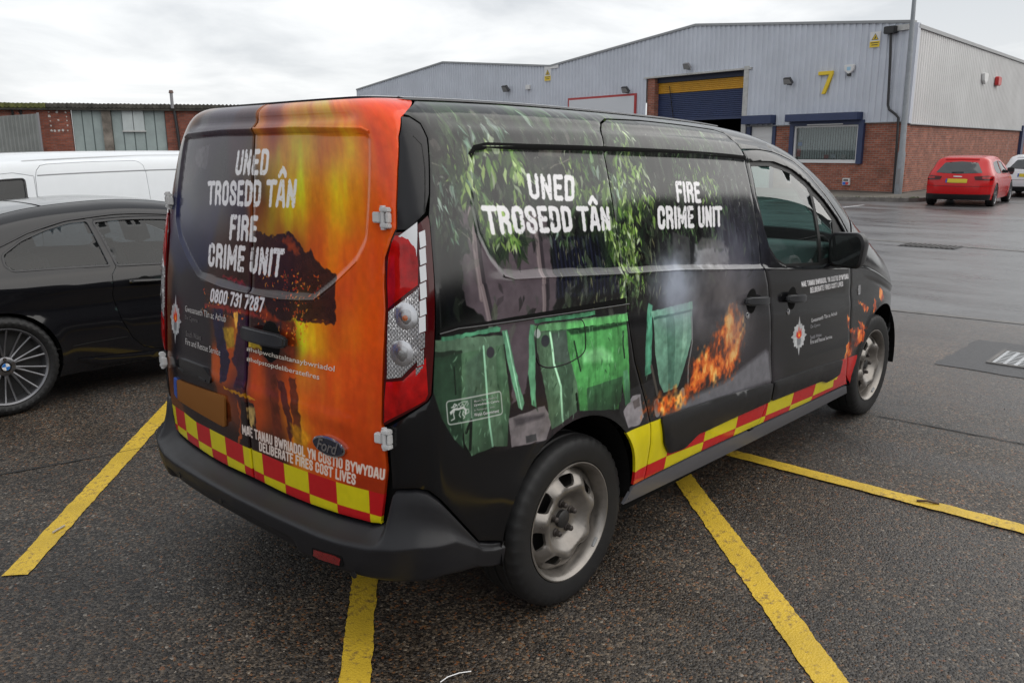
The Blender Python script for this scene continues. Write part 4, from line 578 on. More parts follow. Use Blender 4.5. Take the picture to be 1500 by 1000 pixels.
    def flame(poly,soft,warp,al=1,seed=2,lo=.32):
        r=c.mask(poly,soft,warp,seed)
        if r is None: return
        ys,xs,m=r; t=np.clip((f[ys,xs]-.5)*3.2+.5,0,1); t2=np.clip((g[ys,xs]-.5)*3+.5,0,1); u=(t*.6+t2*.4)
        stops=[(0,(50,20,12)),(.35,(140,52,18)),(.6,(212,92,28)),(.82,(238,138,50)),(1,(250,190,100))]
        col=np.stack([np.interp(u,[q[0] for q in stops],[q[1][i] for q in stops]) for i in range(3)],-1)/255
        c.put(ys,xs,m*np.clip(lo+u*1.25,0,1),col,al)
    flame(D['fire'],.05,.03)
    for L in D['fend']: flame(L,.012,.010,1,2,.55)
    for i,(s,v,r,n,al,k) in enumerate(D['smoke']): c.disc((s,v),r*2.2,[(160,168,184),(138,132,132),(98,98,112)][k],al)
    # unwrapped black lower rear quarter
    low=[(.7,.2),(.7,1.19)]+[(.90,1.19)]+D['wrap_low']+[(1.3,.2)]
    c.poly(low,(11,11,13),1,.003)
    # chequers along the sill
    d=D['cheq_div_s']; Y,Rr=(204,190,18),(186,26,26); xs_=[2.172,2.480,2.782,3.100,3.402,3.695,4.02]
    def div(s): return np.interp(s,[q[0] for q in d],[q[1] for q in d])
    def topv(s): return np.interp(s,[1.9,2.2,2.48,3.1,3.7,4.05],[.622,.612,.50,.48,.46,.45])
    edges=[1.7]+xs_+[4.6]
    for i in range(len(edges)-1):
        a,b=edges[i],edges[i+1]
        up_=Y if i%2==0 else Rr; lo_=Rr if i%2==0 else Y
        if i==len(edges)-2: up_=lo_=Rr
        c.poly([(a,div(a)),(b,div(b)),(b,topv(b)),(a,topv(a))],up_,1,.002,tex=.03); c.poly([(a,.2),(b,.2),(b,div(b)),(a,div(a))],lo_,1,.002,tex=.03)
    c.poly(D['cheq_red_end'],Rr,1,.003,tex=.03)
    for q in D['fend'][:1]: flame(q,.010,.010,1,2,.75)
    for n,q,t,col,ro in D['texts']:
        if n=='S': headline(c,q,t,col,ro)
    b=rnd(D['wbox'],.012); c.line(b+[b[0]],.0035,(190,192,190)); q=D['wbar']; c.line([q[0],q[1]],.002,(150,152,150))
    for L,wd in D['dragon']: c.line(L,wd*.62,(200,202,200),.95)
    crest(c,D['crest_s'],.8)
    return c
def crest(c,q,k):
    """silver star badge with a red flame over a grey castle"""
    t,r,b,l=[np.array(x) for x in q]; o=(t+b)/2; ay=(t-b)/2; ax=(r-l)/2; pts=[]
    for i in range(32):
        a=2*math.pi*i/32; rr=[1,.72,.80,.70][i%4] if i%8 else 1.0
        if i%8==4: rr=.86
        pts.append(tuple(o+ay*math.cos(a)*rr*(1 if i%16==0 else .82)+ax*math.sin(a)*rr*(1.0)))
    c.poly(pts,(178,180,182),.97,.002,tex=.2)
    for i in range(0,32,2):
        a=2*math.pi*i/32; c.line([tuple(o+ay*math.cos(a)*.35+ax*math.sin(a)*.35),tuple(o+ay*math.cos(a)*.62+ax*math.sin(a)*.66)],.0015,(120,122,126),.6)
    P=lambda x,y: tuple(o+ax*x+ay*y)
    c.poly([P(-.35,.0),P(-.3,.3),P(-.15,.15),P(-.05,.5),P(.08,.2),P(.25,.38),P(.32,.0),P(.12,-.12),P(-.14,-.12)],(196,40,24),.95,.002)
    c.poly([P(-.12,-.02),P(-.04,.25),P(.06,.06),P(.14,.16),P(.14,-.05)],(240,150,40),.95,.002)
    c.poly([P(-.26,-.12),P(.26,-.12),P(.2,-.45),P(-.2,-.45)],(110,112,116),.9,.002)
def rear_print():
    c=Canvas(-1.0,1.06,.44,1.9,.0015); w,h=c.s1-c.s0,c.v1-c.v0
    c.cloud=fbm(c.H,c.W,h,w,.22,5,33,.5,1.3); c.grain=fbm(c.H,c.W,h,w,.02,3,34)
    c.field(D['rear_samples'],.042); c.img=c.img**1.12*1.06
    f=fbm(c.H,c.W,h,w,.14,5,35,.35,1.5); S,V=np.meshgrid(c.s,c.v)
    lum=c.img.mean(-1); amp=np.clip((lum-.18)*2.2,0,1)
    t=(f-.5)*amp*1.1; c.img[...,1]*=(1+t*.95); c.img[...,2]*=(1+t*.4); c.img[...,0]*=(1+np.minimum(t,0)*.3)
    c.img*=(1+(c.grain-.5)[...,None]*.12)
    for i,(kind,L,col,wd,al,soft) in enumerate(D['rear_shapes']): c.poly(L,col,al,soft,.006,i+3,tex=.35)
    # embers along the roof ridge
    for _ in range(260):
        i=random.choice([(.05,.32,1.15,1.30),(-.35,.3,1.06,1.16),(.2,.42,1.2,1.28),(.28,.36,1.04,1.2)]); x=random.uniform(i[0],i[1]); y=random.uniform(i[2],i[3])
        leaf(c,x,y,random.uniform(.004,.016),random.uniform(0,6.28),random.choice([(226,90,24),(240,150,50),(190,50,20)]),random.uniform(.4,.9),.5)
    d=D['cheq_mid_r']; tp=D['cheq_top_r']; Y,Rr=(204,190,18),(180,24,28); es=[-.80,-.64]+[q[0] for q in d[1:-1]]+[1.0]
    es=[-.80,-.655,-.548]+[q[0] for q in d[1:-1]]+[1.0]
    mv=lambda s: np.interp(s,[q[0] for q in d],[q[1] for q in d]); tv=lambda s: np.interp(s,[q[0] for q in tp],[q[1] for q in tp])
    for i in range(len(es)-1):
        a,b=es[i],es[i+1]; u=Rr if i%2==1 else Y; l_=Y if i%2==1 else Rr
        c.poly([(a,mv(a)),(b,mv(b)),(b,tv(b)),(a,tv(a))],u,1,.002,tex=.03); c.poly([(a,.3),(b,.3),(b,mv(b)),(a,mv(a))],l_,1,.002,tex=.03)
    for n,q,t,col,ro in D['texts']:
        if n=='R': headline(c,q,t,col,ro)
    crest(c,D['crest_r'],1)
    return c
def print_mat(name,c,rough=.2,spec=.6):
    m=mat(name,(.1,.1,.1),rough,rvar=.03,nscale=3); t=m.node_tree; b=t.nodes['Principled BSDF']
    uv=nd(t,'ShaderNodeUVMap'); uv.uv_map='UVMap'; mp=nd(t,'ShaderNodeMapping'); mp.vector_type='POINT'
    W_,H_=c.W*c.res,c.H*c.res; mp.inputs['Scale'].default_value=(1/W_,1/H_,1); mp.inputs['Location'].default_value=(-c.s0/W_,-c.v0/H_,0)
    im=nd(t,'ShaderNodeTexImage',extension='EXTEND',interpolation='Cubic'); im.image=c.image(name+'_artwork')
    t.links.new(uv.outputs[0],mp.inputs[0]); t.links.new(mp.outputs[0],im.inputs[0]); t.links.new(im.outputs[0],b.inputs['Base Color'])
    b.inputs['Specular IOR Level'].default_value=spec
    return m
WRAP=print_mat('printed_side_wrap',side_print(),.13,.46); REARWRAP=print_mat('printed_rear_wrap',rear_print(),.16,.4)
# ------------------------------------------------------------------ ground
def ground_mat():
    m=bpy.data.materials.new('asphalt'); m.use_nodes=True; t=m.node_tree; L=t.links; b=t.nodes['Principled BSDF']
    co=nd(t,'ShaderNodeTexCoord'); o=co.outputs['Object']
    v1=nd(t,'ShaderNodeTexVoronoi',Scale=112); L.new(o,v1.inputs['Vector'])
    v2=nd(t,'ShaderNodeTexVoronoi',Scale=260); L.new(o,v2.inputs['Vector'])
    se=nd(t,'ShaderNodeSeparateColor'); L.new(v1.outputs['Color'],se.inputs[0])
    r1=nd(t,'ShaderNodeValToRGB'); e=r1.color_ramp.elements; r1.color_ramp.interpolation='CONSTANT'
    e[0].position=0; e[0].color=(.012,.011,.010,1); e[1].position=.30; e[1].color=(.036,.032,.028,1)
    for p,c in ((.52,(.072,.064,.055,1)),(.70,(.030,.028,.027,1)),(.80,(.125,.110,.092,1)),(.905,(.150,.082,.038,1)),(.955,(.17,.07,.032,1)),(.966,(.085,.078,.072,1)),(.991,(.26,.25,.23,1))):
        q=e.new(p); q.color=c
    L.new(se.outputs[0],r1.inputs[0])
    # far mean colour so that distant grain does not shimmer; soil tint in patches
    n1=nd(t,'ShaderNodeTexNoise',Scale=.55,Detail=6,Roughness=.6); L.new(o,n1.inputs['Vector'])
    n2=nd(t,'ShaderNodeTexNoise',Scale=5,Detail=5,Roughness=.65); L.new(o,n2.inputs['Vector'])
    sp=nd(t,'ShaderNodeSeparateXYZ'); L.new(o,sp.inputs[0])
    def rng(src,a,b_,c=0,d=1):
        q=nd(t,'ShaderNodeMapRange'); q.inputs[1].default_value=a; q.inputs[2].default_value=b_; q.inputs[3].default_value=c; q.inputs[4].default_value=d; L.new(src,q.inputs[0]); return q.outputs[0]
    def mixc(f,a,b_,mode='MIX'):
        q=nd(t,'ShaderNodeMix',data_type='RGBA',blend_type=mode)
        if isinstance(f,float): q.inputs[0].default_value=f
        else: L.new(f,q.inputs[0])
        for i,x in ((6,a),(7,b_)):
            if isinstance(x,tuple): q.inputs[i].default_value=x
            else: L.new(x,q.inputs[i])
        return q.outputs[2]
    brown=mixc(rng(n1.outputs[0],.42,.62),(.78,.79,.80,1),(1.30,1.14,.96,1))
    c1=mixc(1.0,mixc(1.0,r1.outputs[0],(.92,.89,.86,1),'MULTIPLY'),brown,'MULTIPLY')
    road=mixc(rng(n2.outputs[0],.35,.7),(.095,.096,.10,1),(.120,.120,.123,1))
    # road past the drainage channel is smoother, sky sheen painted into its paler grey
    roadf=rng(sp.outputs[0],7.60,7.66)
    c2=mixc(rng(sp.outputs[0],3.0,9.0,0,.55),c1,road)
    c3=mixc(roadf,c2,road)
    spk=mixc(rng(se.outputs[1],.90,.98,0,.35),c3,(.12,.115,.11,1))
    # pinkish block-like worn area in front of the units
    bay=rng(n1.outputs[0],.45,.55,0,.6); far=rng(sp.outputs[0],20.5,22.0); ml=nd(t,'ShaderNodeMath',operation='MULTIPLY'); L.new(bay,ml.inputs[0]); L.new(far,ml.inputs[1])
    c4=mixc(ml.outputs[0],spk,(.085,.066,.06,1))
    # damp tarmac: patches of lower roughness
    n3=nd(t,'ShaderNodeTexNoise',Scale=.8,Detail=5,Roughness=.6); n3.inputs['Distortion'].default_value=.4; mpp=nd(t,'ShaderNodeMapping'); mpp.inputs['Scale'].default_value=(1.6,.5,1); L.new(o,mpp.inputs[0]); L.new(mpp.outputs[0],n3.inputs['Vector'])
    wet=rng(n3.outputs[0],.38,.62,.42,.26); wn=rng(n3.outputs[0],.38,.62,.62,.36)
    rr=nd(t,'ShaderNodeMix',data_type='FLOAT'); L.new(rng(sp.outputs[0],3.5,9),rr.inputs[0]); L.new(wn,rr.inputs[2]); L.new(wet,rr.inputs[3]); L.new(rr.outputs[0],b.inputs['Roughness'])
    dk=nd(t,'ShaderNodeVectorMath',operation='SCALE'); L.new(c4,dk.inputs[0]); L.new(rng(n3.outputs[0],.40,.60,1.22,.70),dk.inputs['Scale']); L.new(dk.outputs[0],b.inputs['Base Color'])
    b.inputs['Specular IOR Level'].default_value=.5
    h1=rng(v1.outputs['Distance'],0,.7,1,0); ad_=nd(t,'ShaderNodeMath',operation='ADD'); L.new(h1,ad_.inputs[0]); h2=rng(v2.outputs['Distance'],0,.6,.35,0); L.new(h2,ad_.inputs[1])
    hr=nd(t,'ShaderNodeMath',operation='MULTIPLY'); L.new(ad_.outputs[0],hr.inputs[0]); L.new(rng(se.outputs[2],0,1,.4,1.2),hr.inputs[1])
    bp=nd(t,'ShaderNodeBump',Distance=.0045); bp.inputs['Strength'].default_value=.9; L.new(hr.outputs[0],bp.inputs['Height']); L.new(rng(sp.outputs[0],3,12,.9,.3),bp.inputs['Strength']); L.new(bp.outputs[0],b.inputs['Normal'])
    return m
ASPH=ground_mat()
mb=MB(); mb.add([(-400,-400,0),(600,-400,0),(600,600,0),(-400,600,0)],[(0,1,2,3)]); tag(mb.obj('ground',ASPH),kind='structure')
def paint_mat(name,col,wear=.5):
    m=mat(name,col,.55); t=m.node_tree; b=t.nodes['Principled BSDF']; co=nd(t,'ShaderNodeTexCoord')
    n=nd(t,'ShaderNodeTexNoise',Scale=38,Detail=7,Roughness=.72); t.links.new(co.outputs['Object'],n.inputs['Vector'])
    n2=nd(t,'ShaderNodeTexNoise',Scale=4,Detail=4); t.links.new(co.outputs['Object'],n2.inputs['Vector'])
    v=nd(t,'ShaderNodeTexVoronoi',Scale=115); t.links.new(co.outputs['Object'],v.inputs['Vector'])
    a=nd(t,'ShaderNodeMath',operation='MULTIPLY_ADD'); a.inputs[1].default_value=.35; t.links.new(n2.outputs[0],a.inputs[0]); t.links.new(n.outputs[0],a.inputs[2])
    r=nd(t,'ShaderNodeMapRange'); r.inputs[1].default_value=.70; r.inputs[2].default_value=.84; t.links.new(a.outputs[0],r.inputs[0])
    x=nd(t,'ShaderNodeMix',data_type='RGBA'); x.inputs[6].default_value=(*col,1); x.inputs[7].default_value=(col[0]*.35,col[1]*.33,col[2]*.6+.02,1); t.links.new(r.outputs[0],x.inputs[0])
    sh=nd(t,'ShaderNodeMapRange'); sh.inputs[1].default_value=.3; sh.inputs[2].default_value=.7; sh.inputs[3].default_value=.78; sh.inputs[4].default_value=1.12; t.links.new(n2.outputs[0],sh.inputs[0])
    vm=nd(t,'ShaderNodeVectorMath',operation='SCALE'); t.links.new(x.outputs[2],vm.inputs[0]); t.links.new(sh.outputs[0],vm.inputs['Scale']); t.links.new(vm.outputs[0],b.inputs['Base Color'])
    bp=nd(t,'ShaderNodeBump',Distance=.003,Strength=.55); t.links.new(v.outputs['Distance'],bp.inputs['Height']); t.links.new(bp.outputs[0],b.inputs['Normal'])
    return m
YEL=paint_mat('yellow_line_paint',(.60,.40,.030)); WHT=paint_mat('worn_white_paint',(.5,.5,.48))
def line_sheet(name,a,b,w,m,z=.004,jit=.0028,step=.02):
    a=np.array(a,float); b=np.array(b,float); L=np.linalg.norm(b-a); t=(b-a)/L; n=np.array([-t[1],t[0]]); k=int(L/step); V=[];F=[]
    r=random.Random(int(L*1000)); l1=l2=0
    for i in range(k+1):
        p=a+t*L*i/k; l1=l1*.6+r.uniform(-1,1)*jit; l2=l2*.6+r.uniform(-1,1)*jit
        V+= [(*(p-n*(w/2+l1)),z),(*(p-n*w*.2),z+.0012),(*(p+n*w*.2),z+.0012),(*(p+n*(w/2+l2)),z)]
    for i in range(k):
        for j in range(3): F.append((i*4+j,(i+1)*4+j,(i+1)*4+j+1,i*4+j+1))
    mb=MB(); mb.add(V,F); return tag(mb.obj(name,m),kind='structure')
line_sheet('painted_line',(-.515,.925),(3.2,5.30),.102,YEL)
line_sheet('painted_line',(-.75,-1.52),(2.2,1.93),.102,YEL,step=.012)
line_sheet('painted_line',(.2,-2.67),(2.62,-.08),.112,YEL,step=.012)
line_sheet('painted_line',(2.67,-6.0),(2.665,-.12),.10,YEL,z=.008)
line_sheet('bay_line',(20.4,6.69),(24.2,6.54),.10,WHT,step=.1,jit=.01)
line_sheet('bay_line',(22.0,9.9),(24.9,9.6),.10,WHT,step=.1,jit=.01)
CONC=mat('worn_concrete',(.13,.125,.12),.7,noise=.35,nscale=5,bump=.4,bscale=90)
line_sheet('drainage_channel',(7.06,8.5),(8.5,-11.5),.10,CONC,z=.005,jit=.003,step=.1)
line_sheet('drainage_channel',(14.62,4.2),(13.2,-12),.16,CONC,z=.005,jit=.004,step=.15)
PATCH=mat('dark_tarmac_patch',(.034,.034,.036),.5,noise=.5,nscale=60,bump=.9,bscale=160)
mb=MB(); P=resample([(5.55,-.80),(6.70,-.83),(6.82,-2.1),(5.50,-2.1)],.1); P=[(x+random.uniform(-.015,.015),y+random.uniform(-.015,.015),.004) for x,y in P]; mb.add(P,[tuple(range(len(P)))]); tag(mb.obj('tarmac_patch',PATCH),kind='structure')
JOINT=mat('tarmac_seam',(.016,.016,.016),.7)
for a,b in (((-1.2,2.42),(.6,1.98)),((3.9,-.95),(4.02,-5.5)),((-1.5,2.9),(-.2,2.15))): line_sheet('tarmac_joint',a,b,.012,JOINT,z=.0045,jit=.006,step=.04)
# man hole cover
mh=empty('inspection_cover',(6.12,-1.42,0),label='silver chequered inspection cover set in the dark tarmac patch',cat='manhole cover')
GALV=mat('galvanised_steel',(.42,.43,.44),.42,metal=.6,noise=.2,nscale=14)
fr=MB(); 
for a,b in (((-.29,-.32),(.29,-.29)),((-.29,.29),(.29,.32)),((-.29,-.288),(-.262,.288)),((.262,-.288),(.29,.288))): fr.box((*a,.0045),(*b,.014))
fr.obj('frame',CONC,mh)
pl_=MB(); pl_.box((-.26,-.287,.0045),(.26,.287,.010)); pl_.obj('plate',GALV,mh,fix=False)
st=MB()
for i in range(9):
    for j in range(7):
        a=-.235+i*.055; b=-.25+j*.077; st.box((a,b,.0102),(a+.018,b+.05,.012))
tag(st.obj('plate_slots',mat('slot_dark',(.03,.03,.03),.8),mh),kind='stuff')  # dark blocks laid where the plate has slots
gr=empty('drain_grate',(14.1,1.72,0),label='black iron drain grate set across the through road',cat='drain')
IRON=mat('cast_iron',(.03,.028,.027),.5,noise=.3)
fb=MB(); fb.box((-.28,-.46,.004),(.28,.46,.008)); fb.obj('base',IRON,gr)
for i in range(11):
    q=MB(); y=-.43+i*.082; q.box((-.25,y,.0082),(.25,y+.045,.018)); q.obj('bar',IRON,gr)
# loose grit
g=MB(); RG=random.Random(5)
for _ in range(1500):
    x=RG.uniform(-1.2,5); y=RG.uniform(-4.2,3.2)
    if -.1<x<4.7 and abs(y)<.8: continue
    r=RG.uniform(.0012,.0042)*(1.0 if RG.random()<.96 else 1.9); a=RG.uniform(0,6.28); c,s=math.cos(a)*r,math.sin(a)*r
    g.add([(x+c,y+s,.001),(x-s*.8,y+c*.8,.001),(x-c*.9,y-s*.9,.001),(x+s,y-c,.001),(x,y,.001+r*.9)],[(0,1,4),(1,2,4),(2,3,4),(3,0,4)])
def grit_mat():
    m=mat('loose_grit_stone',(.1,.09,.08),.6); t=m.node_tree; co=nd(t,'ShaderNodeTexCoord'); v=nd(t,'ShaderNodeTexVoronoi',Scale=30); t.links.new(co.outputs['Object'],v.inputs['Vector']); s=nd(t,'ShaderNodeSeparateColor'); t.links.new(v.outputs['Color'],s.inputs[0]); r=nd(t,'ShaderNodeValToRGB'); r.color_ramp.interpolation='CONSTANT'; e=r.color_ramp.elements; e[0].color=(.06,.055,.05,1); e[1].position=.5; e[1].color=(.12,.1,.08,1)
    for p,c in ((.75,(.15,.075,.04,1)),(.9,(.35,.34,.32,1))): q=e.new(p); q.color=c
    t.links.new(s.outputs[0],r.inputs[0]); t.links.new(r.outputs[0],t.nodes['Principled BSDF'].inputs['Base Color']); return m
tag(g.obj('loose_grit',grit_mat()),kind='stuff',label='tiny loose stones scattered over the car park tarmac')
def bit(name,pts,r,col,label,cat,met=0):
    q=MB(); q.tube(pts,r,6); tag(q.obj(name,mat(name+'_surface',col,.5,metal=met)),label=label,cat=cat)
bit('cigarette_end',[(-.273,1.206,.012),(-.243,1.224,.012),(-.211,1.241,.012)],.005,(.42,.37,.3),'cigarette end lying on the left yellow line','litter')
bit('bent_wire',[(.169,-.868,.004),(.2,-.87,.008),(.24,-.883,.008),(.276,-.901,.004)],.0022,(.6,.6,.6),'thin bent bright wire near the bottom edge of the picture','litter',.8)
bit('dead_leaf_stalk',[(2.655,-1.555,.014),(2.67,-1.6,.02),(2.691,-1.645,.013)],.006,(.06,.03,.015),'small brown leaf stalk lying across the right-hand yellow line','leaf')

# ------------------------------------------------------------------ the wrapped van
sh=Shell(**VAN)
van=empty('panel_van',(0,0,0),label='black panel van wrapped in fire and bin artwork, orange flames on its rear doors',cat='van')
SX=sh.sx; RAX,FAX=.82,3.885
SR,SF=SX(RAX),SX(FAX)
def inset(poly,g):
    P=np.array(resample(poly,.02)); A=.5*np.sum(P[:,0]*np.roll(P[:,1],-1)-np.roll(P[:,0],-1)*P[:,1])
    if A<0: P=P[::-1]
    t=np.roll(P,-1,0)-np.roll(P,1,0); t/=np.linalg.norm(t,axis=1,keepdims=True)+1e-9
    return [tuple(q) for q in P+np.stack([-t[:,1],t[:,0]],1)*g]
def mir(L): return [(-a,b) for a,b in L][::-1]
RW=[q for q in D['rear_window'] if q[0]>0]; RW[-1]=(.195,1.194); RW=[(.3,1.738)]+RW[1:]
RWIN=rnd(RW+[(.0,1.186)]+[(-a,b) for a,b in RW[::-1]]+[(.0,1.738)],.02)
REC=D['outline_rec']
BELT=[(.8,1.33)]+D['belt']
def ss(x): x=np.clip(x,0,1); return x*x*(3-2*x)
def sdf(P,poly): d=segd(P,poly); return np.where(pip(P,poly),d,-d)
def facet_mat():
    m=mat('clear_lamp_lens',(.30,.30,.31),.10,metal=.7); t=m.node_tree; b=t.nodes['Principled BSDF']; uv=nd(t,'ShaderNodeUVMap'); uv.uv_map='UVMap'; mp=nd(t,'ShaderNodeMapping'); mp.inputs['Scale'].default_value=(1,1,1); t.links.new(uv.outputs[0],mp.inputs[0])
    c=nd(t,'ShaderNodeTexChecker',Scale=150); t.links.new(mp.outputs[0],c.inputs['Vector']); c.inputs['Color1'].default_value=(.72,.72,.74,1); c.inputs['Color2'].default_value=(.34,.34,.35,1); t.links.new(c.outputs[0],b.inputs['Base Color'])
    w=nd(t,'ShaderNodeTexWave',Scale=55); w.inputs['Distortion'].default_value=3; t.links.new(mp.outputs[0],w.inputs['Vector']); q=nd(t,'ShaderNodeBump',Distance=.004,Strength=.8); t.links.new(w.outputs[1],q.inputs['Height']); t.links.new(q.outputs[0],b.inputs['Normal']); return m
BOWL=mat('lamp_bowl_silver',(.58,.58,.6),.22,metal=1); BOWL2=mat('lamp_bowl_dark',(.42,.42,.43),.2,metal=1)
def patch(name,poly,off,m,parent,h=.02,rim=.01,disp=None,edge=.002): return skin(name,sh,poly,m,parent,h=h,off=off,rim=rim,disp=disp,edge=edge)
def vdisp(s,v):
    a=np.abs(s); P=np.stack([a,v],1); o=np.zeros(len(s))
    o-= .007*ss(sdf(P,REC)/.014)*ss((3.03-a)/.05)
    vb=np.interp(a,[q[0] for q in BELT],[q[1] for q in BELT]); dv=v-vb; m=ss((a-1.15)/.12)
    o+= .006*np.exp(-np.abs(dv)/np.where(dv<0,.05,.010))*m
    o-= .006*np.exp(-((v-1.752)/.012)**2)*ss((a-1.1)/.1)*(a<3.3)
    o-= .010*np.exp(-((dv+.15)/.055)**2)*m*.6
    o+= .008*np.exp(-((v-.56)/.09)**2)*ss((a-1.0)/.2)
    for c,cz,r in ((SR,.37,.372),(SF,.345,.38)):
        d=np.hypot(a-c,v-cz)-r; o+=.010*np.exp(-np.clip(d,0,1)/.022)
    R=np.stack([s,v],1)
    z=a<1.0
    o-= np.where(z,.009*ss(sdf(R,RWIN)/.012),0)
    o-= np.where(z,.013*np.exp(-((v-1.772)/.020)**2)*ss((.74-a)/.12),0)
    o-= np.where(z,.006*ss((.05-np.abs(v-.725))/.03)*ss((.02+.22-np.abs(s+.36))/.03),0)
    o+= np.where(z,.007*np.exp(-((v-.835)/.03)**2)*ss((.66-a)/.1),0)
    return o
SLR=D['outline_slr']
SLT=D['outline_slt']
SLF=D['outline_slf']
DT=D['outline_dt']
DF=D['outline_df']
DE=D['door_edge']; DB=[(.003,.5),(.2,.495),(.346,.497),(.497,.505),(.655,.515),(.697,.523)]
door_r=DB+DE[::-1]+[(.003,1.828)]
PIL=D['outline_pil']
LIGHT=D['outline_light']
def archpts(c,cz,r,a0,a1,n=26): return [(c+r*math.cos(math.radians(a0+(a1-a0)*i/n)),cz+r*math.sin(math.radians(a0+(a1-a0)*i/n))) for i in range(n+1)]
quarter=[(DE[0][0]+.004,1.829),(DE[1][0]+.004,DE[1][1]+.012)]+PIL+[(.733,.852),(.738,.80),(.742,.70),(.743,.652),(.833,.664),(.872,.656),(.911,.624),(1.082,.433),(1.20,.395)]+archpts(SR,.37,.372,177,0)+[(1.968,.362)]+SLR+SLT+DT+[(4.085,1.29),(4.33,1.829)]
pillar=[DE[i] for i in (1,2,3,4,5,6)]+[(.787,1.441),(.835,1.443),(.913,1.490)]+PIL[:5][::-1]+[(.886,1.773)]
SIDE_DARK=mat('black_body_paint',(.007,.007,.008),.18)
PILM=mat('pillar_trim_plastic',(.008,.008,.010),.28,spec=.35,rvar=.04)
ap=D['outline_ap']
gl1=D['glass']; qg=D['quarter_glass']
GREENGL=glass('green_tinted_glass',(.50,.70,.66),.06)
fend=[(4.266,.288)]+DF[::-1][1:]+[(4.088,1.26),(4.36,1.829),(5.45,1.829),(5.45,.62),(4.98,.58),(4.90,.50)]+archpts(SF,.345,.38,20,180,22)[1:]
S_END=float(sh.d[-1])
UPL=((-.5,.005),(-.36,.0075),(-.05,.0075),(.5,-.0015)); UPR=((-.5,-.001),(-.36,.0022),(-.05,.0022),(.5,-.006)); DNL=((-.5,-.008),(.15,.0035),(.42,.0035),(.5,-.001))
